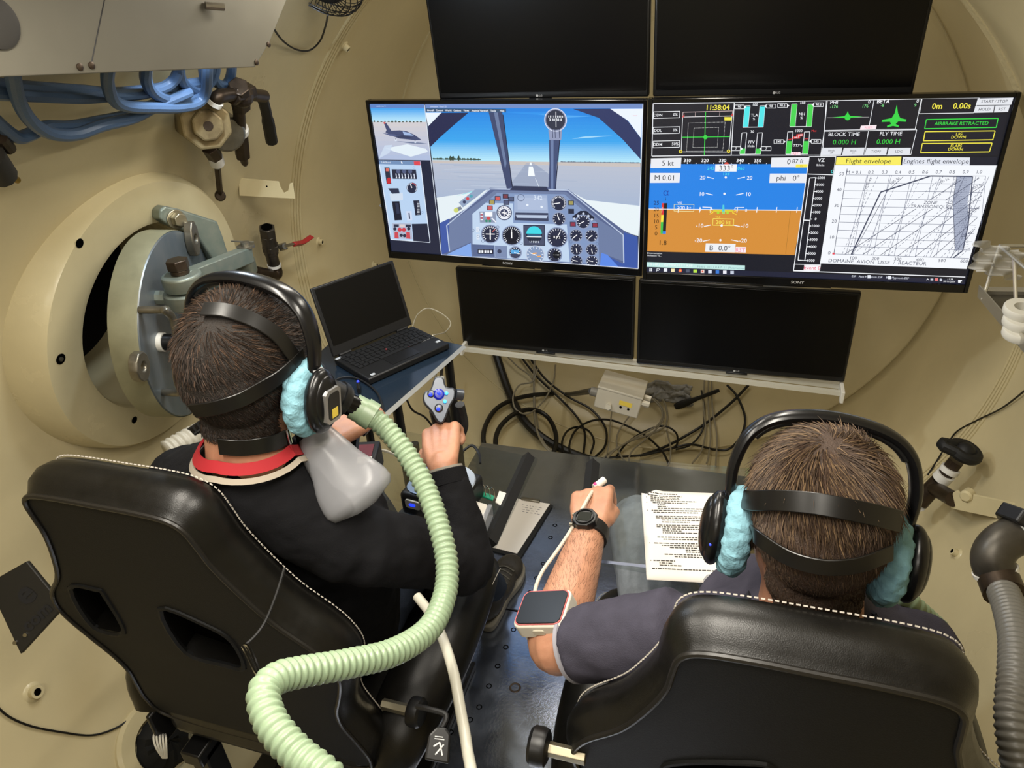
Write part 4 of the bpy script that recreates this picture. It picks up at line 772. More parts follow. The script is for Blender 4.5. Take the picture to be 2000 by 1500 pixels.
# brass fitting on the left edge
t = thing('brass_fitting', 'brass tap fitting at the left edge below the blue hoses', 'fitting', wat(5, 350, .03)); P_ = lambda px, py: wat(px, py, .06)
mb = MB(); mb.rod(P_(-25, 300), P_(2, 340), .028, 12); mb.build('body', mat('dark_rubber', '24221f', .6), t); mb = MB(); hexrod(mb, P_(4, 345), P_(22, 345), .012); mb.rod(P_(18, 345), P_(34, 352), .007, 8); mb.build('tap', mat('brass', 'a88a3a', .3, .9), t)
mb = MB(); mb.rod(P_(0, 268), P_(18, 290), .012, 10); mb.build('nut', BRONZE, t)
# ================================================================== CHAIRS
LEATHER = mat('black_leather', '100f0d', .36, var=.15, vscale=40, bump=.10, bscale=700, spec=.45)
FABRICB = mat('black_vinyl_back', '111213', .62, bump=.15, spec=.3, bscale=500)
PIPING = mat('leather_piping', '191714', .4)
THREAD = mat('pale_thread', 'a8a298', .7)
def offset_poly(P, dlt):
    n = len(P); out = []
    for i in range(n):
        a, b, c = P[i-1], P[i], P[(i+1) % n]; t = (c[0]-a[0], c[1]-a[1]); l = math.hypot(*t) or 1
        out.append((b[0]+t[1]/l*dlt, b[1]-t[0]/l*dlt))
    return out
HALF = [(0, .004), (.07, .004), (.122, -.002), (.146, -.022), (.154, -.06), (.160, -.10), (.182, -.16), (.215, -.225), (.262, -.28), (.284, -.325), (.286, -.37), (.268, -.43), (.246, -.49), (.240, -.54), (.252, -.60), (.262, -.66), (.245, -.72), (.15, -.735), (0, -.735)]
def chair(label, cx, ytop, ztop, th, holes, clip=None, arm_right=True, knob_side=1, zrot=0, knob=None):
    th = math.radians(th); c, s_ = math.cos(th), math.sin(th)
    M = Matrix(((1, 0, 0, cx), (0, -s_, -c, ytop), (0, c, -s_, ztop), (0, 0, 0, 1))) 
    if zrot: M = Matrix.Translation((cx, ytop, 0)) @ Matrix.Rotation(zrot, 4, 'Z') @ Matrix.Translation((-cx, -ytop, 0)) @ M
    t = thing('racing_chair', label, 'chair', (cx, ytop+.35, 0), 'black racing style chairs facing the screens')
    sp = spline([V(x, y, 0) for x, y in HALF], 5); right = [(p.x, p.y) for p in sp]
    out = right + [(-x, y) for x, y in right[::-1][1:-1]]                  # clockwise from top centre: right side down
    lay = [(.030, .002), (.016, .003), (.004, .0), (.0, -.009), (.010, -.022), (.013, -.040), (.007, -.058), (-.0, -.070), (-.012, -.075), (-.035, -.066), (-.06, -.060)]
    rings = []
    for dl, z in lay: rings.append([M @ V(x, y, z) for x, y in offset_poly(out, -(-dl if z < 0 else dl) if z < 0 else dl)])
    rings = []
    for dl, z in lay:
        outset = -dl if z > -.001 else dl          # the first three rings are inset, the rest outset
        rings.append([M @ V(x, y, z) for x, y in offset_poly(out, -outset)])
    mb = MB(); mb.grid(rings, closed_v=True); n = len(out); L = len(rings)
    mb.f.append(list(range(n))[::-1]); mb.c.append(None); mb.mi.append(1); mb.mi[:3*n] = [1]*(2*n)+[0]*n; mb.f.append(list(range((L-1)*n, L*n))); mb.c.append(None); mb.mi.append(0)
    o = mb.build('backrest', [LEATHER, FABRICB], t, angle=60)
    if holes:
        for hp in holes:
            cb = MB(); cb.prism(hp, -.04, .05, M); co = cb.build('cut', BLACKM, smooth=False)
            md = o.modifiers.new('b', 'BOOLEAN'); md.solver = 'EXACT'; md.operation = 'DIFFERENCE'; md.object = co; o.parent = None
            mw = o.matrix_world.copy(); bpy.context.view_layer.update(); realize(o); drop(co)
        adopt(o, t); o.data.set_sharp_from_angle(angle=math.radians(50))
        for hp in holes:
            mb = MB(); mb.prism(offset_poly(hp, .002), -.0385, -.035, M); mb.build('belt_slot', HOLE, t, smooth=False)
            mb = MB(); mb.tube([M @ V(p.x, p.y, .001) for p in spline([V(x, y, 0) for x, y in offset_poly(hp, -.006 if False else .006)], 4, True)], .0055, 6, closed=True); mb.build('slot_lip', FABRICB, t)
    # rear fabric panel rim (piping) and stitches along the front edge
    mb = MB(); pp = offset_poly(out, .006); mb.tube([M @ V(x, y, .0035) for x, y in pp], .0042, 8, closed=True); mb.build('piping', PIPING, t)
    fe = [M @ V(x, y, -.0715) for x, y in offset_poly(out, -.003)]; fe = resample(fe+[fe[0]], .0075); mb = MB()
    for i in range(0, len(fe)-1):
        a, b = fe[i], fe[i].lerp(fe[i+1], .62); mb.tube([a, b], .0013, 4)
    o = mb.build('stitching', THREAD, t)
    # seat
    mb = MB(); Y0 = ytop+.12; 
    mb.box((cx, Y0+.27, .40), (.50, .54, .12)); mb.build('seat_cushion', LEATHER, t, bevel=.035, bseg=4)
    for sd in (-1, 1):
        pts = spline([V(cx+sd*.275, Y0+.02, .40), V(cx+sd*.29, Y0+.08, .475), V(cx+sd*.30, Y0+.25, .49), V(cx+sd*.30, Y0+.45, .48), V(cx+sd*.28, Y0+.56, .42)], 6)
        mb = MB(); k = len(pts); mb.tube(pts, [.035+.025*math.sin(math.pi*min(1, i/(k-1)*1.1+.02)) for i in range(k)], 16, flat=1.25, up=(0, 0, 1)); mb.build('seat_bolster', LEATHER, t)
        st = [p+V(sd*.055, 0, .02) for p in pts[3:-2]]; st = resample(st, .0075); mb = MB()
        for a, b in zip(st, st[1:]): mb.tube([a, a.lerp(b, .6)], .0013, 4)
        mb.build('stitching', THREAD, t)
        mb = MB(); mb.box((cx+sd*.262, Y0+.04, .37), (.012, .12, .10)); mb.build('hinge_plate', BLACKP, t, bevel=.004)
        if sd != knob_side: continue
        k0 = V(knob[0]-sd*.075, knob[1], knob[2]); mb = MB(); mb.rod(k0, k0+V(sd*.055, 0, 0), .011, 6); mb.build('hex_shaft', BOLTM, t, smooth=False, bevel=.001)
        mb = MB(); mb.lathe([(0, .055), (.02, .055), (.026, .058), (.028, .064), (.028, .078), (.024, .083), (0, .083)], frame(k0, (sd, 0, 0)), 28); mb.build('recline_knob', BLACKP, t)
    for sd in (-1, 1):
        mb = MB(); mb.box((cx+sd*.19, Y0+.26, .30), (.05, .56, .04)); mb.box((cx+sd*.19, Y0+.02, .15), (.05, .05, .30)); mb.box((cx+sd*.19, Y0+.5, .15), (.05, .05, .30)); mb.build('base_frame', BLACKP, t, bevel=.004)
        mb = MB(); mb.box((cx+sd*.19, Y0+.26, .012), (.06, .64, .024)); mb.build('floor_rail', BLACKP, t, bevel=.004)
    return t, M
hl = [[(-.195, -.195), (-.115, -.185), (-.085, -.215), (-.055, -.315), (-.085, -.325), (-.165, -.300)], [(.055, -.195), (.085, -.185), (.195, -.20), (.165, -.300), (.085, -.325), (.035, -.315)]]
hl = [[(-.19, -.200), (-.105, -.185), (-.045, -.320), (-.150, -.315)], [(.045, -.190), (.185, -.245), (.190, -.335), (.075, -.335)]]
def chairplane(cx, ytop, ztop, th, px):
    c, s_ = math.cos(math.radians(th)), math.sin(math.radians(th)); M = Matrix(((1, 0, 0, cx), (0, -s_, -c, ytop), (0, c, -s_, ztop), (0, 0, 0, 1))); Mi = M.inverted(); out = []
    for p in px: q = Mi @ atPlane(*p, M.translation, M.to_3x3() @ V(0, 0, 1)); out.append((q.x, q.y))
    return out
hl = [chairplane(-.437, .59, 1.122, 10, q) for q in ([(132, 1143), (188, 1145), (212, 1162), (250, 1236), (180, 1222)], [(308, 1183), (400, 1213), (460, 1250), (484, 1305), (440, 1300), (358, 1271)])]
hr = chairplane(.512, .575, 1.085, 10, [(1285, 1505), (1308, 1483), (1420, 1480), (1520, 1497), (1500, 1570), (1290, 1570)])
chL, MCL = chair('black leather racing chair behind the pilot with the red collar', -.437, .59, 1.122, 10, hl, knob=atX(818, 1392, -.10))
chR, MCR = chair('black leather racing chair behind the man in the grey shirt',   .512, .575, 1.085, 10, [hr], knob_side=-1, knob=atX(1046, 1456, .175))
# ================================================================== PEOPLE
from mathutils.bvhtree import BVHTree
SKIN = mat('skin', 'b58468', .5, var=.10, vscale=30, bump=.08, bscale=350, sss=.10, col2='a5745b')
SKIN_ARM = SKIN
def capsule(mb, pts, rr, n=16, flat=1.0, up=None):   # tapered limb with rounded ends
    P = [V(p) for p in pts]; a = P[0]-(P[1]-P[0]).normalized()*rr[0]*.8; b = P[-1]+(P[-1]-P[-2]).normalized()*rr[-1]*.8
    mb.tube([a]+P+[b], [rr[0]*.45]+list(rr)+[rr[-1]*.45], n, flat=flat, up=up)
def organic(name, mb, m, parent, voxel=.005, it=6, disp=0, dscale=.05):
    o = mb.build(name, m); md = o.modifiers.new('r', 'REMESH'); md.mode = 'VOXEL'; md.voxel_size = voxel; md.use_smooth_shade = True
    sm = o.modifiers.new('s', 'SMOOTH'); sm.iterations = it; sm.factor = .5
    if disp:
        tx = bpy.data.textures.new('folds', 'CLOUDS'); tx.noise_scale = dscale; tx.noise_depth = 2
        dm = o.modifiers.new('d', 'DISPLACE'); dm.texture = tx; dm.strength = disp; dm.texture_coords = 'LOCAL'
    realize(o)
    if parent is not None: adopt(o, parent)
    return o
def head_prims(mb, M):
    E = lambda c, r: mb.sphere((0, 0, 0), r, 28, 18, M @ Matrix.Translation(c))
    E((0, -.012, .030), (.077, .098, .088)); E((0, -.045, .002), (.070, .062, .074)); E((0, .030, -.030), (.067, .072, .088)); E((0, .045, -.085), (.050, .052, .038))
    E((0, .085, .022), (.052, .022, .016)); E((0, .104, -.022), (.012, .022, .026)); E((0, .116, -.038), (.016, .014, .011)); E((0, .096, -.068), (.024, .010, .007)); E((0, .092, -.079), (.020, .011, .008)); E((0, .088, -.105), (.018, .014, .014))
    for s_ in (-1, 1): E((s_*.040, .082, -.035), (.022, .018, .02)); E((s_*.079, -.006, -.018), (.010, .020, .033)); E((s_*.076, -.002, -.045), (.008, .011, .012))
def hand(mb, wrist, dirv, back, curl, side, spread=.0, k=1.0, thumb=(.55, .5), tk=.5):
    # wrist point, direction of the palm, normal of the back of the hand, four finger curls in degrees, side=+1 thumb on +(dir x back)
    d = V(dirv).normalized(); b = V(back); b = (b-d*b.dot(d)).normalized(); s_ = d.cross(b)*side
    W = V(wrist); pl = .088*k
    for q in range(4):       # palm: four metacarpal strips
        off = (.027-.0185*q)*k; capsule(mb, [W+s_*off*.55, W+d*pl*.5+s_*off*.9+b*.002, W+d*pl*(1.0-.05*abs(q-1))+s_*off], [.0145*k, .0135*k, .0115*k], 12)
    capsule(mb, [W+s_*.014*k-b*.006, W+d*.045*k+s_*.022*k-b*.010], [.016*k, .015*k], 12)
    for q, (ln, c) in enumerate(zip((.074, .082, .076, .06), curl)):
        off = (.027-.0185*q)*k; p = W+d*pl*(1.0-.05*abs(q-1))+s_*off; a = 0; pts = [p]; dd = d
        for j, fr in enumerate((.45, .30, .25)):
            a += math.radians(c)*(1.0 if j == 0 else (1.15 if j == 1 else .8)); dd = d*math.cos(a)-b*math.sin(a)+s_*spread*(1.5-q)
            p = p+dd*ln*fr*k; pts.append(p)
        capsule(mb, pts, [.0108*k, .0100*k, .0092*k, .0080*k], 12)
    t0 = W+d*.022*k+s_*.026*k-b*.006; t1 = t0+(d*(1-tk)+s_*tk-b*.35).normalized()*.036*k; t2 = t1+(d*thumb[0]+s_*thumb[1]-b*.55).normalized()*.032*k; t3 = t2+(d*thumb[0]+s_*(thumb[1]-.7)-b*.6).normalized()*.027*k
    capsule(mb, [t0, t1, t2, t3], [.0145*k, .0125*k, .011*k, .009*k], 12)
def person(label, headM, neck, shL, shR, joints, pelvis, kneeL, kneeR, footL, footR, skin):
    t = thing('person', label, 'person', (pelvis[0], pelvis[1], 0))
    return t
# ---------------------------------------------------------------- hair
def hairy(lp, z0):     # is this point of the head (in head coordinates) covered by hair
    x, y, z = lp
    if z < z0: return False
    if y > .045 and z < .045+(y-.045)*.35: return False
    if y > .088: return False
    if y > .005 and z < -.005: return False
    if z < -.045 and y > -.02: return False
    return True
def hair(parent, body, M, z0, cols, whorls, lens, n=9000, seed=3, lift=.35):
    rnd = random.Random(seed); Mi = M.inverted(); me = body.data; vs = [v.co.copy() for v in me.vertices]; bmw = body.matrix_world
    loc = [Mi @ (bmw @ v) for v in vs]; nr = [(Mi.to_3x3() @ (bmw.to_3x3() @ v.normal)).normalized() for v in me.vertices]
    ok = [(abs(l.x) < .1 and abs(l.y) < .14 and l.z < .16 and hairy(l, z0)) for l in loc]
    idx = {}; V2 = []; F2 = []
    for p in me.polygons:
        if all(ok[i] for i in p.vertices):
            f = []
            for i in p.vertices:
                if i not in idx: idx[i] = len(V2); l = loc[i]; V2.append(M @ (l+nr[i]*(.0035+.004*max(0, min(1, (l.z+.06)/.1)))))
                f.append(idx[i])
            F2.append(f)
    mb = MB(); mb.add(V2, F2); cap = mb.build('hair_cap', mat('hair_base_'+cols[0], cols[0], .75, var=.3, vscale=120, bump=.6, bscale=500), parent, fixn=False)
    tris = [(loc[p.vertices[0]], loc[p.vertices[1]], loc[p.vertices[2]], p.vertices) for p in me.polygons if all(ok[i] for i in p.vertices)]
    ar = [((b-a).cross(c-a)).length for a, b, c, _ in tris]; tot = sum(ar); cum = np.cumsum(ar)/tot
    VV = []; FF = []; CC = []; sh = [lin(c) for c in cols]
    for k in range(n):
        a, b, c, vi = tris[min(len(tris)-1, int(np.searchsorted(cum, rnd.random())))]
        u, v = rnd.random(), rnd.random()
        if u+v > 1: u, v = 1-u, 1-v
        p = a+(b-a)*u+(c-a)*v; nrm = nr[vi[0]]
        fl = V(0, 0, 0)
        for (wx, wy, wz, sw, wt) in whorls:
            q = p-V(wx, wy, wz); r = max(.01, q.length); rad = q/r; tan = nrm.cross(rad); fl += (rad+tan*sw)*wt/r
        fl = fl-nrm*fl.dot(nrm); fl = fl.normalized() if fl.length > 1e-6 else V(0, 0, -1)
        h = max(0, min(1, (p.z+.05)/.11)); L = (lens[0]+(lens[1]-lens[0])*h)*(.7+.6*rnd.random()); lf = lift*(.5+.8*rnd.random())*(.35+.65*h)
        jit = V(rnd.gauss(0, .16), rnd.gauss(0, .16), rnd.gauss(0, .16)); d0 = (fl*(1-lf)+nrm*lf+jit*.55).normalized(); d1 = (fl*(1-lf*.5)+nrm*(lf*.25)+jit*.8-V(0, 0, .12)).normalized()
        P = [p+nrm*.002, p+nrm*.003+d0*L*.4, p+nrm*.003+d0*L*.4+d1*L*.35, p+nrm*.002+d0*L*.4+d1*L*.66]
        w_ = .00050+.0003*rnd.random(); sd = d0.cross(nrm).normalized(); base = len(VV)
        for i, q in enumerate(P):
            ww = w_*(1, .9, .6, .12)[i]; VV += [M @ (q-sd*ww), M @ (q+sd*ww), M @ (q+nrm*ww*1.2)]
        for i in range(3):
            for j in range(3): FF.append((base+i*3+j, base+i*3+(j+1) % 3, base+i*3+3+(j+1) % 3, base+i*3+3+j))
        ci = sh[min(len(sh)-1, int(rnd.random()**1.2*len(sh)*(.55+.45*h)))]; k2 = .75+.5*rnd.random(); CC += [tuple(x*k2 for x in ci)]*9
    mb = MB(); mb.v = VV; mb.f = FF; mb.c = CC; mb.mi = [0]*len(FF)
    if 'hair_strands' not in MATS:
        m = bpy.data.materials.new('hair_strands'); m.use_nodes = True; N = m.node_tree.nodes; b = N['Principled BSDF']; b.inputs['Roughness'].default_value = .6; b.inputs['Specular IOR Level'].default_value = .25
        a = N.new('ShaderNodeVertexColor'); a.layer_name = 'Col'; m.node_tree.links.new(a.outputs['Color'], b.inputs['Base Color']); MATS['hair_strands'] = m
    o = mb.build('hair', MATS['hair_strands'], cap, fixn=False); return cap
def bvh_of(objs):
    vs = []; fs = []
    for o in objs:
        b = len(vs); vs += [o.matrix_world @ v.co for v in o.data.vertices]; fs += [[b+i for i in p.vertices] for p in o.data.polygons]
    return BVHTree.FromPolygons(vs, fs)
def eyes(t, M, lab=None):
    for s_ in (-1, 1):
        mb = MB(); mb.sphere((0, 0, 0), .0115, 16, 12, M @ Matrix.Translation((s_*.031, .079, .0))); mb.build('eye', mat('eyeball', 'd8d2c8', .2), t)
        mb = MB(); mb.sphere((0, 0, 0), (.0052, .002, .0052), 12, 8, M @ Matrix.Translation((s_*.031, .0895, .0))); mb.build('iris', mat('iris', '3a2a1c', .2), t)
SWEAT = mat('black_knit', '0f0f12', .85, bump=.25, bscale=500, spec=.2)
JEANS = mat('dark_blue_denim', '2c3442', .85, var=.25, vscale=60, bump=.3, bscale=700, spec=.2)
GJEANS = mat('grey_denim', '85888c', .85, var=.2, vscale=50, bump=.3, bscale=700, spec=.2)
GTEE = mat('grey_violet_jersey', '3f3d48', .9, var=.15, vscale=30, bump=.3, bscale=600, spec=.15)
# ================================================================== PILOT (left)
HLc = at(493, 716, 1.09); HML = Matrix.Translation(HLc) @ Matrix.Rotation(math.radians(-4), 4, 'Z') @ Matrix.Rotation(math.radians(-9), 4, 'X') @ Matrix.Rotation(math.radians(3), 4, 'Y')
pil = thing('person', 'seated person in black sweater with red collar, gripping a joystick', 'person', (-.40, .85, 0))
neckL = V(-.300, .755, 1.135); shR, shL = V(-.155, .79, .940), V(-.48, .785, 1.015)
elR, wrR = V(-.035, .925, .775), at(864, 905, 1.40); elL, wrL = V(-.60, .98, .79), at(645, 858, 1.36)
hpR = at(860, 838, 1.46)
mb = MB(); head_prims(mb, HML)
capsule(mb, [neckL+V(0, -.0, -.03), neckL.lerp(HLc, .45)+V(0, -.012, 0), HLc+V(0, -.015, -.04)], [.064, .057, .056], 20)
capsule(mb, [shL, neckL+V(0, 0, -.06), shR], [.04, .055, .04], 16)
capsule(mb, [elR, elR.lerp(wrR, .35), wrR], [.042, .040, .027], 16); capsule(mb, [elL, elL.lerp(wrL, .35), wrL], [.042, .040, .027], 16)
capsule(mb, [shR, elR], [.045, .036], 14); capsule(mb, [shL, elL], [.045, .036], 14)
capsule(mb, [neckL+V(-.02, .05, -.14), V(-.38, .88, .62)], [.08, .10], 16)
gripdir = (hpR-wrR).normalized(); hand(mb, wrR, gripdir, V(.12, -.85, .45), (62, 66, 68, 70), -1, k=1.05, thumb=(.9, .1))
hand(mb, wrL, V(.35, .75, .12), V(0, -.2, .95), (30, 34, 36, 40), -1, k=1.0)
bodyL = organic('body', mb, SKIN, pil, .0042, 5)
eyes(pil, HML)
bodyL_cap = hair(pil, bodyL, HML, -.088, ('1c1510', '271d17', '35281f', '453428'), [(.01, -.075, .085, .6, 1.0)], (.009, .022), 26000, 5, .25)
# sweater
mb = MB()
capsule(mb, [shL+V(.02, 0, -.02), neckL+V(0, .0, -.066), shR+V(-.02, 0, -.02)], [.075, .085, .072], 20)
capsule(mb, [V(-.30, .83, .97), V(-.33, .86, .84), V(-.38, .90, .60)], [.115, .13, .13], 24, flat=1.4, up=(0, 1, 0))
for sh, el, wr in ((shR, elR, wrR), (shL, elL, wrL)):
    w2 = el.lerp(wr, .80); capsule(mb, [sh+V(0, 0, -.015), sh.lerp(el, .5), el], [.068, .060, .054], 18); capsule(mb, [el, el.lerp(wr, .4), w2], [.054, .050, .041], 18)
organic('sweater', mb, SWEAT, pil, .006, 6, .010, .045)
for wr, el in ((wrR, elR), (wrL, elL)):
    w2 = el.lerp(wr, .84); ax = (wr-el); mb = MB(); mb.lathe([(.036, -.012), (.041, -.010), (.041, .016), (.036, .018), (.034, .010)], frame(w2, ax), 24); mb.build('cuff', SWEAT, pil); mb = MB(); mb.lathe([(.0345, .010), (.0365, .016), (.0365, .022), (.033, .022)], frame(w2, ax), 24); mb.build('shirt_cuff', mat('grey_cotton', '8a857c', .9), pil)
# red collar
cn = (HLc-neckL).normalized(); cn = (V(0, -.35, 1)).normalized()
def collar(name, r0, z0, w_, m, fr=None):
    pts = []; ups = []
    for i in range(41):
        a = 2*math.pi*i/40; x, y = math.cos(a), math.sin(a); pts.append(neckL+V(x*r0*1.02, y*r0+.004, z0-.052*max(0, y)-.012*abs(x))); ups.append(V(x, y, .75))
    mb = MB(); mb.ribbon(pts, ups, w_, .004); return mb.build(name, m, pil)
collar('red_collar', .073, .002, .018, mat('red_fabric', '981a22', .8)); collar('shirt_collar_edge', .083, -.013, .009, mat('beige_edge', '9a9082', .9))
# jeans, shoes
hipR, hipL = V(-.33, .90, .53), V(-.48, .90, .53); knR, knL = V(-.28, 1.25, .56), V(-.475, 1.27, .56); anR, anL = V(-.235, 1.50, .10), V(-.50, 1.52, .10)
mb = MB(); capsule(mb, [hipL, hipR], [.11, .11], 18)
for h_, k_, a_ in ((hipR, knR, anR), (hipL, knL, anL)): capsule(mb, [h_, h_.lerp(k_, .5), k_], [.10, .088, .070], 18); capsule(mb, [k_, k_.lerp(a_, .35), a_], [.070, .066, .050], 18)
organic('jeans', mb, JEANS, pil, .007, 5, .010, .06)
SHOE = mat('dark_brown_shoe', '2c2822', .55, var=.3, vscale=60, bump=.2, bscale=300); SOLE = mat('pale_sole', '6e6a60', .7)
def shoe(parent, an, dirv, name='shoe'):
    d = V(dirv).normalized(); M = frame(V(an.x, an.y, 0), (0, 0, 1), d)
    E = lambda mb, c, r: mb.sphere((0, 0, 0), r, 20, 12, M @ Matrix.Translation(c))
    mb = MB(); E(mb, (-.01, 0, .055), (.075, .040, .045)); E(mb, (.07, 0, .045), (.09, .043, .034)); E(mb, (.145, .004, .040), (.065, .047, .028)); E(mb, (-.005, 0, .09), (.052, .040, .035)); o = organic(name, mb, SHOE, parent, .005, 5)
    out = [(-.085, 0), (-.075, -.03), (-.02, -.037), (.05, -.036), (.12, -.050), (.185, -.040), (.215, 0), (.19, .045), (.12, .053), (.05, .042), (-.02, .038), (-.075, .03)]; out = [(p.x, p.y) for p in spline([V(x, y, 0) for x, y in out], 4, True)]
    mb = MB(); mb.prism(out, .002, .026, M); mb.build('sole', SOLE, o, bevel=.004)
    mb = MB()
    for i in range(5): x = .035+.02*i; mb.tube(spline([M @ V(x, -.03, .072-.05*(x-.03)), M @ V(x+.004, 0, .088-.14*(x-.03)), M @ V(x, .03, .072-.05*(x-.03))], 4), .0028, 6)
    mb.build('laces', mat('shoe_lace', '4a463c', .8), o)
shoe(pil, anR, (.06, 1, 0)); shoe(pil, anL, (-.05, 1, 0))
# ================================================================== SECOND MAN (right)
HRc = at(1592, 1018, .93); HMR = Matrix.Translation(HRc) @ Matrix.Rotation(math.radians(4), 4, 'Z') @ Matrix.Rotation(math.radians(-22), 4, 'X') @ Matrix.Rotation(math.radians(5), 4, 'Y')
man = thing('person', 'seated person in grey shirt with a white sensor on the forearm', 'person', (.51, .85, 0))
neckR = V(.525, .765, .99); sL, sR = V(.36, .75, .905), V(.66, .79, .90)
eL, wL = V(.168, .765, .800), at(1153, 1032, 1.36); eR, wR = V(.735, .98, .72), V(.66, 1.16, .72)
mb = MB(); head_prims(mb, HMR)
capsule(mb, [neckR+V(0, 0, -.03), neckR.lerp(HRc, .45)+V(0, -.01, 0), HRc+HMR.to_3x3() @ V(0, -.015, -.05)], [.068, .060, .058], 20)
capsule(mb, [sL, neckR+V(0, 0, -.06), sR], [.04, .055, .04], 16)
capsule(mb, [sL, eL], [.042, .043], 16); capsule(mb, [eL, eL.lerp(wL, .32), eL.lerp(wL, .7), wL], [.043, .046, .038, .029], 18, flat=1.0)
capsule(mb, [sR, eR], [.040, .040], 16); capsule(mb, [eR, eR.lerp(wR, .32), wR], [.043, .043, .028], 16)
capsule(mb, [neckR+V(0, .07, -.14), V(.52, .86, .60)], [.08, .10], 16)
hdir = (at(1158, 968, 1.44)-wL).normalized(); hand(mb, wL, hdir+V(0, 0, .12), V(-.10, -.35, .9), (38, 66, 70, 72), 1, k=1.08, thumb=(.95, -.45), tk=.22)
hand(mb, wR, V(-.5, .8, 0), V(0, -.1, 1), (35, 40, 42, 45), -1)
bodyR = organic('body', mb, SKIN, man, .0042, 5)
eyes(man, HMR)
capR = hair(man, bodyR, HMR, -.112, ('3d2e24', '392d24', '4f3f30', '66523c'), [(-.012, -.055, .108, .7, 1.0), (.04, -.03, .108, -.5, .45)], (.006, .026), 28000, 9, .33)
# shirt
mb = MB()
capsule(mb, [sL+V(.02, 0, -.02), neckR+V(0, .0, -.06), sR+V(-.02, 0, -.02)], [.07, .085, .07], 20)
capsule(mb, [V(.525, .81, .91), V(.525, .865, .78), V(.52, .91, .57)], [.105, .12, .12], 24, flat=1.4, up=(0, 1, 0))
for s0, e0 in ((sL, eL), (sR, eR)):
    mb.tube([s0+(s0-e0)*.1, s0+V(0, 0, -.006), s0.lerp(e0, .5), s0.lerp(e0, .80)], [.04, .070, .061, .056], 20)
organic('shirt', mb, GTEE, man, .006, 5, .012, .05)
c = sL.lerp(eL, .80); mb = MB(); mb.lathe([(.0525, -.003), (.0565, -.002), (.0565, .004), (.0525, .004)], frame(c, eL-sL), 32); mb.build('sleeve_hem', mat('pale_hem', '8e8c94', .9), man)
pts = []; ups = []
for i in range(41):
    a = 2*math.pi*i/40; x, y = math.cos(a), math.sin(a); pts.append(neckR+V(x*.082, y*.078, .0-.05*max(0, y)-.012*abs(x))); ups.append(V(x, y, .8))
mb = MB(); mb.ribbon(pts, ups, .02, .004); mb.build('neck_band', mat('navy_band', '1a1c26', .85), man)
# jeans
hL2, hR2 = V(.40, .90, .49), V(.60, .90, .50); kL2, kR2 = V(.222, 1.34, .58), V(.66, 1.28, .55); aL2, aR2 = V(.20, 1.62, .10), V(.64, 1.55, .10)
mb = MB(); capsule(mb, [hL2, hR2], [.11, .11], 18)
for h_, k_, a_ in ((hL2, kL2, aL2), (hR2, kR2, aR2)): capsule(mb, [h_, h_.lerp(k_, .5), k_], [.10, .090, .074], 18); capsule(mb, [k_, k_.lerp(a_, .35), a_], [.072, .066, .052], 18)
organic('jeans', mb, GJEANS, man, .007, 5, .010, .06)
shoe(man, aL2, (-.05, 1, 0)); shoe(man, aR2, (.05, 1, 0))

rnd = random.Random(2); mb = MB(); bva = bvh_of([bodyR]); fa_ = (wL-eL).normalized(); e1 = fa_.cross(V(0, 0, 1)).normalized(); e2 = e1.cross(fa_)
for i in range(1500):
    u = rnd.uniform(.12, .95); a = rnd.uniform(-.4, math.pi+.4); d_ = e1*math.cos(a)+e2*math.sin(a); c = eL.lerp(wL, u); hh = bva.ray_cast(c+d_*.12, -d_)
    if hh[0] is None: continue
    p, n = hh[0], hh[1]; tdir = (fa_*.8+fa_.cross(n)*rnd.uniform(-.7, .3)+n*.3).normalized(); L_ = rnd.uniform(.007, .014); s_ = tdir.cross(n).normalized()*.00016
    mb.add([p-s_, p+s_, p+tdir*L_+n*.001], [(0, 1, 2)])
mb.build('arm_hair', mat('arm_hair', '4a3426', .6), man, fixn=False)
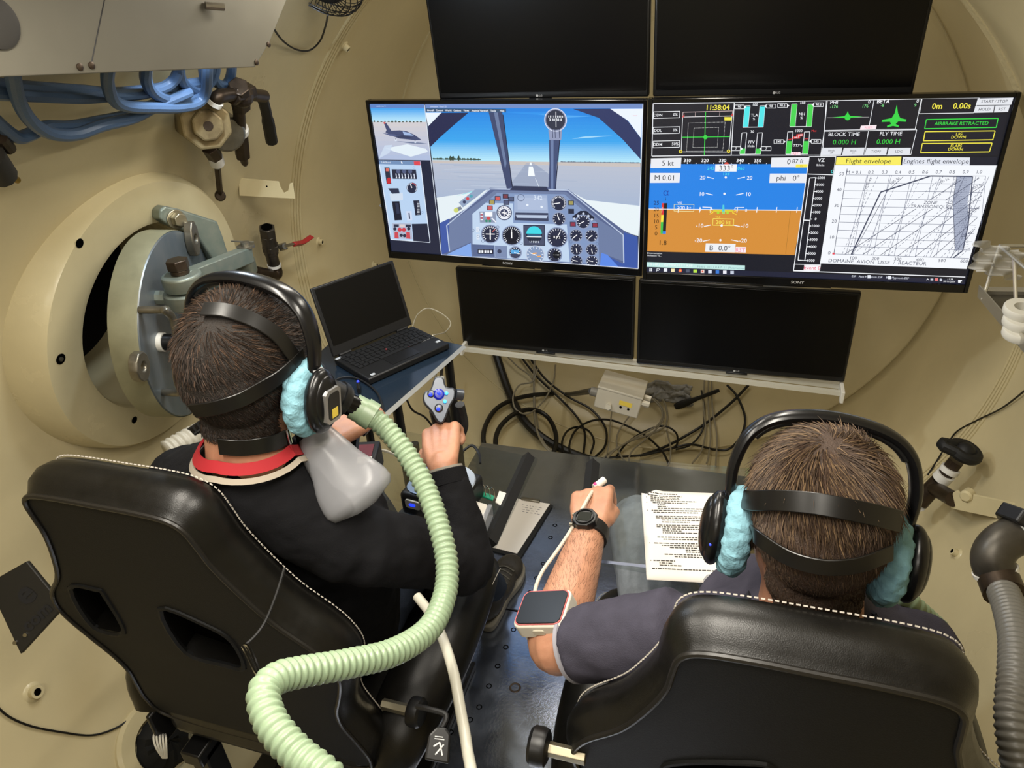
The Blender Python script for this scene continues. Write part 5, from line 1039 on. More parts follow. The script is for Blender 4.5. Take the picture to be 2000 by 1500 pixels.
# ================================================================== HEADPHONES, MASKS, HOSES
BLUECOV = mat('blue_fleece_cover', '7ba6b4', .85, var=.15, vscale=60, bump=.6, bscale=160, spec=.1)
STRAPM = mat('black_rubber_strap', '0f0e0d', .32, spec=.5)
RUBBER = mat('black_mask_rubber', '121212', .45)
HEADBAND = mat('black_satin_plastic', '0e0e0f', .26)
def headphones(label, M, logo):
    t = thing('headphones', label, 'headphones', M.translation)
    half = [(.101, -.012), (.107, .022), (.107, .060), (.093, .100), (.060, .124), (0, .133)]
    path = [V(x, .004, z) for x, z in half]+[V(-x, .004, z) for x, z in half[::-1][1:]]
    sp = spline(path, 8); k = len(sp); rr = [.0125+.0045*math.sin(math.pi*i/(k-1)) for i in range(k)]
    mb = MB(); mb.tube([M @ p for p in sp], rr, 14, flat=.5, up=M.to_3x3() @ V(0, 1, 0)); mb.build('headband', HEADBAND, t)
    mb = MB(); mid = sp[int(k*.3):int(k*.7)+1]; mb.tube([M @ (p*.955+V(0, .0, 0)) for p in mid], .011, 12, flat=.5, up=M.to_3x3() @ V(0, 1, 0)); mb.build('band_padding', RUBBER, t)
    for s_ in (-1, 1):
        mb = MB()
        for (x, rx, ry, rz) in ((.118, .018, .034, .050), (.126, .012, .028, .042)): mb.sphere((0, 0, 0), (rx, ry, rz), 24, 16, M @ Matrix.Translation((s_*x, 0, -.032)))
        mb.tube([M @ V(s_*.118, .002, .012), M @ V(s_*.108, .003, -.0)], .012, 10); cup = mb.build('ear_cup', HEADBAND, t)
        mb = MB(); rnd = random.Random(s_*5+11); rows = []; ph = [rnd.uniform(0, 6.28) for _ in range(6)]
        for i in range(81):
            u = 2*math.pi*(i % 80)/80; row = []
            for j in range(25):
                a = 2*math.pi*(j % 24)/24; wv = 1+.05*math.sin(11*u+3*a+ph[0])+.045*math.sin(19*u-2*a+ph[1])+.035*math.sin(7*u+5*a+ph[2])+.03*math.sin(29*u+ph[3])*math.cos(a)
                r0 = .0185*wv; cy, cz = math.cos(u)*.028, math.sin(u)*.041-.032; row.append(M @ V(s_*(.092+r0*.95*math.sin(a)), cy+math.cos(u)*r0*math.cos(a), cz+math.sin(u)*r0*math.cos(a)))
            rows.append(row)
        mb.grid(rows); mb.build('blue_ear_cover', BLUECOV, t)
        if logo and s_ == 1:
            F = frame(M @ V(.1385, .0, -.034), M.to_3x3() @ V(1, 0, 0), M.to_3x3() @ V(0, 0, 1))
            q = [(.026*sx*(1 if abs(a_) else 1), .018*sy) for sx, sy, a_ in ((-1, -.7, 0), (-.8, -1, 0), (.8, -1, 0), (1, -.7, 0), (1, .7, 0), (.8, 1, 0), (-.8, 1, 0), (-1, .7, 0))]
            mb = MB(); mb.prism(q, -.006, .0008, F); pl = mb.build('name_plate', mat('silver_trim', '9a9a9c', .3, .8), cup, smooth=False); mb = MB(); mb.prism([(x*.78, y*.75) for x, y in q], 0, .0014, F); mb.build('plate_inset', BLACKP, cup, smooth=False)
            mb = MB(); mb.prism([(-.018, -.008), (-.004, -.008), (-.004, .006), (-.018, .006)], 0, .0018, F); mb.build('yellow_label', mat('yellow_label', 'c9b043', .6), cup, smooth=False)
        if not logo and s_ == -1:
            mb = MB(); mb.sphere(M @ V(-.1225, -.030, -.045), .0022, 8, 6); mb.build('blue_lamp', mat('blue_led', '2030ff', .3, emit='3040ff', estr=3), cup)
    return t
hpL = headphones('black headphones with blue ear covers on the pilot with red collar', HML, True)
hpR_ = headphones('black headphones with blue ear covers on the man in the grey shirt', HMR, False)
bvL = bvh_of([bodyL, bodyL_cap]); bvR = bvh_of([bodyR, capR])
def hitpx(bv, px, py):
    r = ray(px, py).normalized(); h = bv.ray_cast(CAMP, r); return (h[0], h[1]) if h[0] is not None else (None, None)
def around(bv, M, az, z, y0=-.01):
    d = M.to_3x3() @ V(math.sin(math.radians(az)), -math.cos(math.radians(az)), 0); c = M @ V(0, y0, z); h = bv.ray_cast(c+d*.3, -d); return (h[0], h[1]) if h[0] is not None else (None, None)
def strap(name, pairs, w_, m, parent, off=.005, th=.003):
    P = [(p, n) for p, n in pairs if p is not None]; pts = [p+n*off for p, n in P]; ns = [n for p, n in P]
    for _ in range(3): ns = [(ns[max(0, i-1)]+ns[i]*2+ns[min(len(ns)-1, i+1)]).normalized() for i in range(len(ns))]; pts = [pts[0]]+[(pts[i-1]+pts[i]*2+pts[i+1])/4 for i in range(1, len(pts)-1)]+[pts[-1]]
    k = len(pts); sp = spline(pts, 4); ups = []
    for i in range(len(sp)): j = min(k-1, i/4); a = int(j); ups.append(ns[a].lerp(ns[min(k-1, a+1)], j-a))
    mb = MB(); mb.ribbon(sp, ups, w_, th); return mb.build(name, m, parent, bevel=.0008, bseg=1)
def densify(L, n=4):
    out = []
    for a, b in zip(L, L[1:]): out += [(a[0]+(b[0]-a[0])*i/n, a[1]+(b[1]-a[1])*i/n) for i in range(n)]
    return out+[L[-1]]
# --- breathing mask of the pilot
msk = thing('breathing_mask', 'black breathing mask with head straps on the pilot with red collar', 'mask', HML @ V(0, .11, -.06))
mb = MB(); mb.sphere((0, 0, 0), (.050, .055, .062), 24, 16, HML @ Matrix.Translation((0, .085, -.060))); mb.sphere((0, 0, 0), (.03, .03, .03), 18, 12, HML @ Matrix.Translation((0, .135, -.065))); mb.build('face_piece', RUBBER, msk)
m0 = at(640, 768, 1.16); m1 = at(672, 784, 1.18); m2 = at(700, 797, 1.19)
mb = MB(); mb.tube([HML @ V(.0, .135, -.065), at(640, 768, 1.18), m0.lerp(m1, .3), m1], [.02, .024, .026, .026], 20); mb.tube([m0.lerp(m1, .55), m0.lerp(m1, .8)], .029, 20); mb.build('side_valve', BLACKP, msk)
mb = MB(); mb.rod(m1, m2, .019, 18); mb.build('outlet', BLACKG, msk)
strap('head_strap', [hitpx(bvL, *p) for p in densify([(402, 612), (440, 612), (490, 628), (535, 655), (562, 692), (582, 712)])], .022, STRAPM, msk, .008)
strap('head_strap', [hitpx(bvL, *p) for p in densify([(385, 795), (425, 790), (475, 774), (525, 742), (560, 712), (582, 690)])], .022, STRAPM, msk, .008)
strap('neck_strap', [hitpx(bvL, *p) for p in densify([(432, 868), (470, 872), (520, 866), (560, 852), (590, 836)])], .026, STRAPM, msk)
h = hitpx(bvL, 555, 852); mb = MB(); F = frame(h[0]+h[1]*.008, h[1]); mb.tube([F @ V(x, y, 0) for x, y in ((-.014, -.004), (.014, -.004), (.014, .004), (-.014, .004))], .0015, 6, closed=True); mb.build('slider', CHROME, msk)
# --- straps of the second man
msk2 = thing('breathing_mask', 'black breathing mask with two head straps on the man in grey shirt', 'mask', HMR @ V(0, .11, -.06))
mb = MB(); mb.sphere((0, 0, 0), (.050, .055, .062), 24, 16, HMR @ Matrix.Translation((0, .085, -.060))); mb.build('face_piece', RUBBER, msk2)
strap('head_strap', [hitpx(bvR, *p) for p in densify([(1466, 982), (1520, 977), (1600, 984), (1670, 998), (1738, 1014)])], .024, STRAPM, msk2, .011)
strap('head_strap', [hitpx(bvR, *p) for p in densify([(1474, 1030), (1500, 1052), (1550, 1085), (1610, 1100), (1670, 1095), (1725, 1072)])], .020, STRAPM, msk2, .010)
# --- reservoir bag
def cl_bag(name, a, b, up_, w0, w1, lab, th=.55):
    a, b = V(a), V(b); pts = [a.lerp(b, i/14) for i in range(15)]; rr = []
    for i in range(15):
        u = i/14; rr.append((w0+(w1-w0)*min(1, u*1.25)**.9)*(1 if u < .86 else math.sqrt(max(.04, 1-((u-.86)/.15)**2))))
    mb = MB(); k = len(pts); mb.tube(pts, rr, 28, flat=th, up=up_); 
    for i, v in enumerate(mb.v): mb.v[i] = v+V(1, 1, 1)*(.0016*math.sin(v.x*110+v.z*60)+.0012*math.sin(v.y*150-v.x*60))
    return mb
t = thing('reservoir_bag', 'translucent white breathing bag hanging from the pilot mask', 'bag', at(690, 980, 1.19))
BAGM = mat('translucent_silicone', '94959a', .28, alpha=.62)
b0, b1 = at(610, 846, 1.15), at(716, 992, 1.14); mb = cl_bag('bag', b0, b1, at(700, 900, 1.2)-at(640, 940, 1.2), .026, .058, ''); mb.build('bag_skin', BAGM, t, angle=180)
mb = MB(); mb.rod(at(606, 832, 1.16), at(612, 856, 1.17), .026, 20); mb.build('collar', BLACKP, t); mb = MB(); mb.rod(at(612, 856, 1.17), at(620, 872, 1.172), .0245, 20); mb.build('neck', mat('grey_cuff', '8d8c80', .5), t)
t = thing('reservoir_bag', 'pale breathing bag just visible below the printed checklist', 'bag', at(1425, 1160, 1.12)); mb = cl_bag('bag', at(1480, 1140, 1.14), at(1385, 1165, 1.18), V(0, .2, 1), .024, .035, ''); mb.build('bag_skin', BAGM, t)
# --- pale green corrugated hoses
GREENH = mat('pale_green_silicone', '84977b', .36, var=.06, vscale=20, sss=.06)
def corrugated(name, pts, r, depth, pitch, m, lab, cat='hose', seg=18, sub=6):
    sp = resample(spline(pts, 12), pitch/sub); rr = [r-depth*(.5-.5*math.cos(2*math.pi*i/sub))**1.3 for i in range(len(sp))]
    t = thing(name, lab, cat, sp[-1]); mb = MB(); mb.tube(sp, rr, seg); mb.build('corrugated_tube', m, t, angle=180); return t
GP = [(725, 812, 1.195), (755, 838, 1.19), (795, 888, 1.18), (832, 955, 1.16), (858, 1030, 1.13), (873, 1100, 1.10), (868, 1165, 1.06), (838, 1228, 1.0), (770, 1273, .93), (680, 1296, .87), (590, 1312, .82), (540, 1325, .79), (515, 1355, .765), (530, 1412, .74), (580, 1472, .72), (650, 1530, .70)]
t = corrugated('green_hose', [at(*p) for p in GP]+[at(740, 1640, .68), at(810, 1790, .72), at(840, 1960, .90), V(.02, .16, .35), V(.06, -.02, .06), V(.12, -.35, .02)], .0178, .0028, .0098, GREENH, 'pale green corrugated hose looping from the mask behind the left chair')
mb = MB(); mb.rod(at(690, 793, 1.19), at(716, 807, 1.195), .0215, 20); mb.rod(at(710, 803, 1.193), at(730, 815, 1.195), .0235, 20); mb.build('end_cuff', GREENH, t)
t = corrugated('green_hose', [at(*p) for p in ((1700, 1120, 1.08), (1740, 1150, 1.05), (1775, 1180, 1.03), (1830, 1230, 1.03))], .0175, .0022, .0085, GREENH, 'short visible run of green hose beside the right shoulder')
# wire tie that hangs the hose on the chair
t = thing('hose_clip', 'chrome spring clip holding the green hose to the chair', 'clip', at(490, 1290, .95))
mb = MB(); mb.tube(spline([at(*p) for p in ((475, 1262, .98), (482, 1275, .96), (500, 1312, .88), (507, 1316, .87), (498, 1290, .92), (486, 1263, .97))], 6, True), .0025, 8, closed=True); mb.build('wire_loop', CHROME, t)
mb = MB(); mb.tube(spline([at(*p) for p in ((472, 1266, .99), (500, 1240, 1.0), (520, 1210, 1.01), (540, 1160, 1.02), (556, 1108, 1.03))], 6), .0022, 6); mb.build('black_cord', BLACKM, t)
o = hose('white_tube', [at(*p) for p in ((815, 1165, 1.20), (838, 1195, 1.17), (862, 1240, 1.12), (885, 1310, 1.06), (900, 1390, 1.02), (912, 1460, .99), (918, 1540, .97))]+[V(-.04, .72, .35), V(-.02, .66, .10), V(.0, .52, .010), V(.02, .30, .009)], .0078, mat('milky_tube', 'b9b7aa', .35, alpha=.9), 'milky white tube hanging between the chair seats', 'tube', n=12)
# ================================================================== RIGHT MAN'S ARM: watch, sensor, cable
fa = (wL-eL).normalized()
t = thing('wrist_watch', 'black rugged digital watch on the right man wrist', 'watch', wL)
wc = wL-fa*.012; upv = V(-.15, -.55, .82); upv = (upv-fa*upv.dot(fa)).normalized()
mb = MB(); mb.lathe([(.031, -.013), (.036, -.012), (.037, 0), (.036, .012), (.031, .013)], frame(wc, fa), 28); mb.build('strap', BLACKM, t)
F = frame(wc+upv*.034, upv, fa); octp = [(.023*math.cos(math.pi*i/4+.39), .024*math.sin(math.pi*i/4+.39)) for i in range(8)]
mb = MB(); mb.prism(octp, -.008, .009, F); mb.build('case', BLACKP, t, smooth=False, bevel=.002); mb = MB(); mb.lathe([(.0165, .0088), (.0175, .0115), (.0155, .0115), (.0155, .0098)], F, 24); mb.build('bezel', BLACKM, t); mb = MB(); mb.prism([(-.010, -.012), (.010, -.012), (.010, .012), (-.010, .012)], .009, .0102, F); mb.build('display', mat('watch_lcd', '15170f', .55, spec=.2), t, smooth=False)
for a_ in (-.02, .02):
    mb = MB(); mb.rod(F @ V(a_*.6, .021, 0), F @ V(a_*.6, .027, 0), .003, 8); mb.build('button', STEEL, t)
t = thing('arm_sensor', 'white pulse sensor with dark screen strapped to the forearm', 'sensor', eL.lerp(wL, .2))
sc = eL.lerp(wL, .11); su = V(-.30, -.62, .70); su = (su-fa*su.dot(fa)).normalized()
Fs = frame(sc+su*.050, su, fa)
def rrect(w_, h_, r, n=5): return [(sx*(w_-r)+r*math.cos(a), sy*(h_-r)+r*math.sin(a)) for sx, sy, a0 in ((1, 1, 0), (-1, 1, 90), (-1, -1, 180), (1, -1, 270)) for a in [math.radians(a0+90*i/n) for i in range(n+1)]]
WSENS = mat('white_sensor_shell', 'c4bfb2', .4)
mb = MB(); mb.prism(rrect(.036, .044, .013), -.016, .011, Fs); mb.build('shell', WSENS, t, bevel=.003, bseg=3)
mb = MB(); mb.prism(rrect(.033, .041, .011), .0105, .0128, Fs); mb.build('red_rim', mat('coral_rim', 'b85a58', .5), t, smooth=False); mb = MB(); mb.prism(rrect(.0315, .0395, .0105), .0105, .0138, Fs); mb.build('display', mat('sensor_glass', '0a0a0b', .35, spec=.3), t, smooth=False, bevel=.001)
mb = MB(); mb.prism(rrect(.010, .005, .003), 0, .002, frame(Fs @ V(-.036, .0, -.002), Fs.to_3x3() @ V(-1, 0, 0), Fs.to_3x3() @ V(0, 1, 0))); mb.build('side_button', OFFGREY, t)
mb = MB(); mb.lathe([(.046, -.014), (.052, -.013), (.053, 0), (.052, .013), (.046, .014)], frame(sc, fa), 36); mb.build('strap', WSENS, t)
tip = at(1166, 948, 1.47)
o = hose('sensor_cable', [tip]+[at(*p) for p in ((1152, 968, 1.40), (1134, 1000, 1.36), (1112, 1040, 1.33), (1085, 1080, 1.30), (1060, 1115, 1.27), (1047, 1145, 1.24), (1046, 1165, 1.21), (1056, 1180, 1.17))]+[Fs @ V(.02, .034, -.004)], .0034, mat('white_cable', 'c2b8a8', .45), 'white sensor cable running along the hairy forearm', 'cable', n=8)
t = thing('finger_sensor', 'white finger clip glowing red on the index finger', 'sensor', tip); mb = MB(); mb.tube([tip+V(-.004, -.006, -.002), tip+V(.012, .016, .004)], .0075, 12); mb.build('clip', WHITEP, t); mb = MB(); mb.sphere(tip+V(-.003, -.004, .006), .0035, 10, 8); mb.build('red_lamp', mat('red_led', 'ff3060', .3, emit='ff2060', estr=2.0), t)
from mathutils import noise as mnoise
# ================================================================== LAPTOP AND ITS TABLE
LT = .72
t = thing('side_table', 'blue glass side table with a pale edge carrying the laptop', 'table', atZ(760, 740, 0))
A = [atZ(*p, LT) for p in ((905, 674), (742, 816), (560, 745), (690, 628))]
mb = MB(); M0 = Matrix.Identity(4); mb.prism([(p.x, p.y) for p in A], LT-.014, LT); mb.build('top', mat('blue_glass_top', '1c2733', .14, .1, spec=.6), t, smooth=False, bevel=.002)
mb = MB(); mb.tube([A[0]+V(0, 0, -.007), A[1]+V(0, 0, -.007)], .009, 4, up=(0, 0, 1)); mb.build('pale_edge', mat('aluminium_edge', 'b4b4ae', .35, .6), t, smooth=False)
for p in (A[0].lerp(A[1], .08), A[0].lerp(A[1], .8), A[2].lerp(A[3], .3), A[3].lerp(A[2], .1)):
    q = p.lerp((A[0]+A[1]+A[2]+A[3])/4, .12); mb = MB(); mb.rod((q.x, q.y, .0), (q.x, q.y, LT-.014), .014, 12); mb.build('leg', BLACKP, t)
t = thing('laptop', 'open black laptop with a dark screen on the blue side table', 'laptop', atZ(770, 690, LT))
LZ = LT+.022; hl0, hr0 = atZ(652, 700, LZ), atZ(806, 636, LZ); fr0, fl0 = atZ(893, 660, LZ), atZ(735, 738, LZ)
hx = (hr0-hl0).normalized(); hy = V(0, 0, 1).cross(hx)*-1; wd = (hr0-hl0).length; dp = .5*((fr0-hr0).length+(fl0-hl0).length)*.98
fwd = ((fr0-hr0)+(fl0-hl0)); fwd = (fwd-hx*fwd.dot(hx)).normalized(); LM = Matrix((hx, -fwd, V(0, 0, 1))).transposed().to_4x4(); LM.translation = hl0.lerp(hr0, .5)
LAPB = mat('laptop_black', '101011', .5)
mb = MB(); mb.box((0, -dp/2, -.010), (wd, dp, .020), LM); base = mb.build('base', LAPB, t, bevel=.004)
for r in range(6):
    for k in range(15):
        if r == 5 and 3 < k < 9: continue
        cw = wd*.92/15; mb_ = MB() if (r == 0 and k == 0) else None
        x = -wd*.46+cw*(k+.5)+(r % 3)*.002; y = -.022-r*.0175
        m2 = MB(); m2.box((x, y, .0012), (cw*.84, .0148, .0030), LM); m2.build('key', BLACKM, base, smooth=False)
m2 = MB(); m2.box((-.01, -.022-5*.0175, .0012), (wd*.3, .0148, .003), LM); m2.build('key', BLACKM, base, smooth=False)
m2 = MB(); m2.box((0, -dp*.76, .0004), (.10, .055, .0014), LM); m2.build('touch_pad', mat('pad_black', '151516', .35), base, smooth=False)
m2 = MB(); m2.box((0, -dp*.60, .0006), (.10, .003, .0016), LM); m2.build('red_line', mat('dark_red', '6a2024', .5), base, smooth=False)
m2 = MB(); m2.sphere(LM @ V(-.01, -.078, .003), .0035, 10, 6); m2.build('track_point', mat('dark_red', '6a2024', .5), base)
for q, w_ in (((-wd*.47, -.012), .02), ((-wd*.42, -dp*.93), .014), ((wd*.44, -dp*.82), .014)):
    m2 = MB(); m2.box((q[0], q[1], .0007), (w_, .010, .0015), LM); m2.build('sticker', mat('grey_sticker', 'a8acb0', .5), base, smooth=False)
lt0 = atPlane(610, 562, hl0, (LM.to_3x3() @ V(0, 1, 0))); ang = math.radians(16); lh = dp*1.13
upl = V(0, 0, 1)*math.cos(ang)-fwd*math.sin(ang); nl = hx.cross(upl); LL = Matrix((hx, upl, nl)).transposed().to_4x4(); LL.translation = hl0.lerp(hr0, .5)+V(0, 0, .004)
mb = MB(); mb.box((0, lh/2, -.005), (wd, lh, .009), LL); lid = mb.build('lid', LAPB, t, bevel=.003)
mb = MB(); mb.box((0, lh/2+.012, .0002), (wd*.92, lh*.82, .0014), LL); mb.build('display', mat('laptop_glass', '070708', .3, spec=.3), lid, smooth=False)
for sx in (-.36, .36): mb = MB(); mb.tube([LL @ V(sx*wd-.02, -.002, -.004), LL @ V(sx*wd+.02, -.002, -.004)], .006, 10); mb.build('hinge', LAPB, t)
d = Draw(np.eye(3), LM @ Matrix.Translation((0, 0, .0006))); d.text(wd*.40, -dp*.62, 'ThinkPad', .010, '8a8a8a', 1, ang=0); d.mb.build('brand_lettering', print_material(), base, smooth=False, fixn=False)
t = thing('dock_station', 'flat black docking block under the front of the laptop', 'dock', atZ(720, 735, LT)); mb = MB(); mb.box((-.05, -dp*.72, -.021), (wd*.62, dp*.62, .0), LM) if False else mb.box((-.03, -dp*.60, -.0295), (wd*.8, dp*.7, .008), LM); mb.build('block', BLACKM, t, bevel=.002)
t = thing('usb_plug', 'black plug glowing blue at the laptop edge above the pilot hand', 'plug', atZ(705, 757, LT)); p = atZ(700, 750, LT+.01); mb = MB(); mb.tube([p, p+V(.02, -.035, 0)], .009, 8, flat=.6); mb.build('plug_body', BLACKP, t); mb = MB(); mb.sphere(p+V(0, 0, .008), .004, 8, 6); mb.build('blue_lamp', mat('blue_led', '2030ff', .3, emit='3040ff', estr=3), t)
hose('laptop_cable', [atZ(640, 755, LT+.006), atZ(665, 738, LT+.006), atZ(700, 740, LT+.006), atZ(735, 765, LT+.006), atZ(748, 800, LT+.006), atZ(752, 830, LT-.06)], .003, BLACKM, 'thin black cable across the blue side table', 'cable', n=6)
hose('white_lead', [atY(805, 640, 2.15), atY(815, 615, 2.3), atY(835, 602, 2.35), atY(862, 612, 2.35), atY(880, 630, 2.3), atY(870, 648, 2.2), atZ(845, 655, LT+.03)], .0022, mat('ivory_cable', 'b8b09a', .5), 'thin ivory cable looping behind the laptop', 'cable', n=6)
# ================================================================== CONTROL STICK, THROTTLE
SILV = mat('silver_plastic', '474b52', .32, .6); BLUELED = mat('blue_glow', '1626ff', .3, emit='2038ff', estr=2.2); CYANLED = mat('cyan_glow', '40b0ff', .3, emit='48b8ff', estr=2.0)
TZ = .700
t = thing('stick_base', 'black control stick base with silver top plate and blue buttons', 'controller', atZ(860, 950, TZ))
BT = .765; FL_, FR_, BR_ = atZ(778, 962, BT), atZ(893, 992, BT), atZ(944, 925, BT); BL_ = FL_+BR_-FR_
cc = (FL_+FR_+BR_+BL_)/4; bx_ = (FR_-FL_).normalized(); wbx = (FR_-FL_).length; wby = (BR_-FR_).length; JM = frame(cc, (0, 0, 1), bx_)
mb = MB(); mb.box((0, 0, -.030), (wbx, wby, .060), JM); mb.build('housing', BLACKP, t, bevel=.010, bseg=3)
mb = MB(); mb.prism(rrect(wbx*.47, wby*.44, .03), 0, .003, JM); mb.build('top_plate', mat('bluish_silver', '7f92ae', .3, .45), t, smooth=False, bevel=.001)
mb = MB(); mb.prism(rrect(wbx*.30, wby*.30, .03), 0, .0045, JM @ Matrix.Translation((wbx*.14, wby*.10, 0))); mb.build('black_field', BLACKP, t, smooth=False)
jc = JM @ V(wbx*.10, wby*.05, 0)
mb = MB(); mb.lathe([(.040, .004), (.050, .006), (.058, .007), (.060, .004)], frame(jc, (0, 0, 1)), 40); mb.build('silver_ring', mat('pale_silver', 'b8c2d0', .3, .5), t)
mb = MB(); mb.lathe([(.046, .004), (.040, .012), (.034, .012), (.030, .022), (.022, .024), (0, .03)], frame(jc, (0, 0, 1)), 28); mb.build('gaiter', RUBBER, t)
for i in range(3):
    F = frame(JM @ V(-wbx*.26+i*wbx*.26, -wby/2, -.022), JM.to_3x3() @ V(0, -1, 0), V(0, 0, 1)); mb = MB(); mb.prism(rrect(.011, .018, .005), -.002, .004, F); mb.build('button', mat('silver_button', 'b0aea6', .35, .4), t, bevel=.001); mb = MB(); mb.prism(rrect(.0035, .0075, .003), 0, .0052, F); mb.build('button_lamp', BLUELED, t)
t = thing('control_stick', 'silver control stick head with glowing blue buttons in the pilot fist', 'joystick', jc)
ht = at(857, 800, 1.475); mb = MB(); mb.tube(spline([jc+V(0, 0, .015), at(872, 880, 1.49), at(866, 838, 1.49), ht], 6), [.014]*4+[.017]*6+[.020]*9, 14); mb.build('grip', BLACKP, t)
hn_ = (CAMP-ht).normalized(); hup = V(-.08, .25, 1); SM = frame(at(858, 790, 1.45), hn_+V(.05, 0, .1), hup)
out = [(.062, -.004), (.060, .016), (.036, .022), (.030, .041), (.008, .040), (-.012, .026), (-.040, .012), (-.052, .002), (-.046, -.010), (-.020, -.022), (.004, -.038), (.028, -.034), (.034, -.018)]; out = [(p.x, p.y) for p in spline([V(x, y, 0) for x, y in out], 3, True)]
out = [(x*.8+.004, -y*.8) for x, y in out]
mb = MB(); mb.prism(out, -.018, .006, SM); mb.build('head', SILV, t, bevel=.005, bseg=3)
def onS(px, py, h=.007): return atPlane(px, py, SM @ V(0, 0, h), SM.to_3x3() @ V(0, 0, 1))
for p, r, m_ in (((842, 769), .0075, SILV), ((857, 797), .0085, SILV), ((857, 770), .011, mat('deep_blue', '0c1470', .3, emit='1020c0', estr=.5))):
    mb = MB(); mb.lathe([(r, -.002), (r, .003), (r*.7, .006), (0, .0065)], frame(onS(*p), SM.to_3x3() @ V(0, 0, 1)), 16); mb.build('hat_switch', m_, t)
for p, m_ in (((841, 771), BLUELED), ((856, 799), BLUELED), ((872, 768), CYANLED), ((869, 784), CYANLED), ((857, 768), BLUELED)):
    mb = MB(); mb.sphere(onS(*p, .0125), .0036, 10, 8); mb.build('button_lamp', m_, t)
mb = MB(); mb.tube([at(862, 762, 1.46), at(864, 737, 1.47)], [.012, .009], 8, flat=.7); mb.build('trigger_guard', mat('smoke_plastic', '8a8a84', .25, alpha=.75), t); mb = MB(); mb.rod(at(890, 770, 1.455), at(904, 772, 1.46), .011, 12); mb.build('side_wheel', SILV, t)
mb = MB(); mb.tube(spline([at(898, 790, 1.48), at(903, 810, 1.50), at(906, 830, 1.51), at(900, 850, 1.52)], 4), .010, 8); mb.build('pinkie_lever', BLACKM, t)
t = thing('throttle_lever', 'silver throttle lever with one blue lamp under the left hand', 'throttle', at(690, 838, 1.42)); mb = MB(); mb.tube(spline([at(660, 822, 1.42), at(680, 822, 1.41), at(700, 830, 1.40), at(718, 845, 1.40)], 5), [.012]*4+[.017]*6+[.013]*6, 12, flat=.7); mb.build('grip', SILV, t); mb = MB(); mb.sphere(at(693, 834, 1.385), .006, 12, 8); mb.build('blue_lamp', BLUELED, t)
mb = MB(); mb.rod(at(690, 845, 1.42), at(684, 900, 1.47), .014, 10); mb.build('arm', BLACKP, t)
t = thing('black_box', 'black box with a dark red label beside the breathing bag', 'box', at(690, 900, 1.5)); F = frame(at(690, 893, 1.50), (0, 0, 1), (.95, .3, 0)); mb = MB(); mb.box((0, 0, -.02), (.10, .09, .055), F); mb.build('case', BLACKP, t, bevel=.004); mb = MB(); mb.box((.01, .0, .0085), (.06, .06, .002), F); mb.build('red_label', mat('maroon_label', '5a1a24', .4), t, smooth=False); mb = MB(); mb.box((.02, -.025, .0092), (.045, .02, .002), F); mb.build('white_label', WHITEP, t, smooth=False)
# ================================================================== CLEAR TABLES over the laps
PLEXI = acrylic('clear_acrylic')
t = thing('acrylic_table', 'clear acrylic lap table with a black rail in front of the pilot', 'table', atZ(900, 980, 0))
A = [atZ(*p, TZ-.006) for p in ((1050, 897), (968, 1068), (640, 985), (795, 845))]
mb = MB(); mb.prism([(p.x, p.y) for p in A], TZ-.010, TZ-.002); mb.build('sheet', PLEXI, t, smooth=False)
mb = MB(); mb.tube([A[0].lerp(A[3], .06).lerp(A[1], .02)+V(0, 0, .006), A[1].lerp(A[2], .03)+V(0, 0, .006)], .016, 4, up=(0, 0, 1)); mb.build('black_rail', BLACKM, t, smooth=False)
for q in (A[3].lerp(A[1], .1), A[2].lerp(A[0], .12)): mb = MB(); mb.rod((q.x, q.y, 0), (q.x, q.y, TZ-.010), .011, 10); mb.build('leg', BLACKP, t)
t = thing('acrylic_table', 'clear acrylic lap table under the printed checklist', 'table', atZ(1300, 1000, 0))
B_ = [atZ(*p, TZ-.006) for p in ((1152, 893), (1560, 925), (1620, 1180), (1165, 1100))]
mb = MB(); mb.prism([(p.x, p.y) for p in B_], TZ-.010, TZ-.002); mb.build('sheet', PLEXI, t, smooth=False)
mb = MB(); mb.tube([atZ(1158, 905, TZ+.004), atZ(1150, 985, TZ+.004)], .016, 4, up=(0, 0, 1)); mb.build('black_rail', BLACKM, t, smooth=False)
mb = MB(); mb.tube([atZ(1150, 1094, TZ), atZ(1262, 1106, TZ)], .004, 4, up=(0, 0, 1)); mb.build('edge_strip', mat('bluish_edge', '8a94b0', .25), t, smooth=False)
for q in (B_[1].lerp(B_[3], .05), B_[2].lerp(B_[0], .05)): mb = MB(); mb.rod((q.x, q.y, 0), (q.x, q.y, TZ-.010), .011, 10); mb.build('leg', BLACKP, t)
# small things on the pilot's table
def slab(name, lab, cat, quad, z, h, m_, extra=None):
    P = [atZ(*p, z) for p in quad]; t = thing(name, lab, cat, (P[0]+P[2])/2); mb = MB(); mb.prism([(p.x, p.y) for p in P], z-h, z, None); mb.build('body', m_, t, smooth=False, bevel=min(.002, h*.3)); return t, P
t, P = slab('circuit_board', 'small green circuit board with wire loops on the clear table', 'circuit board', ((930, 955), (966, 968), (962, 976), (926, 962)), TZ+.012, .006, mat('green_board', '1f8a6a', .4))
mb = MB()
for i in range(3): q = P[0].lerp(P[1], .2+.25*i); mb.tube(spline([q, q+V(.006, -.004, .02), q+V(.014, -.008, .02), q+V(.02, -.016, .002)], 5), .0012, 6)
mb.build('wire_loop', CHROME, t)
slab('white_card_box', 'white card box with the clear lid below the green board', 'box', ((920, 975), (952, 985), (942, 1022), (916, 1010)), TZ+.022, .024, mat('white_card', 'c9c4bb', .7))
slab('white_card_box', 'small white card lying next to the black rail', 'box', ((975, 958), (993, 964), (982, 990), (967, 980)), TZ+.004, .004, mat('white_card', 'c9c4bb', .7))
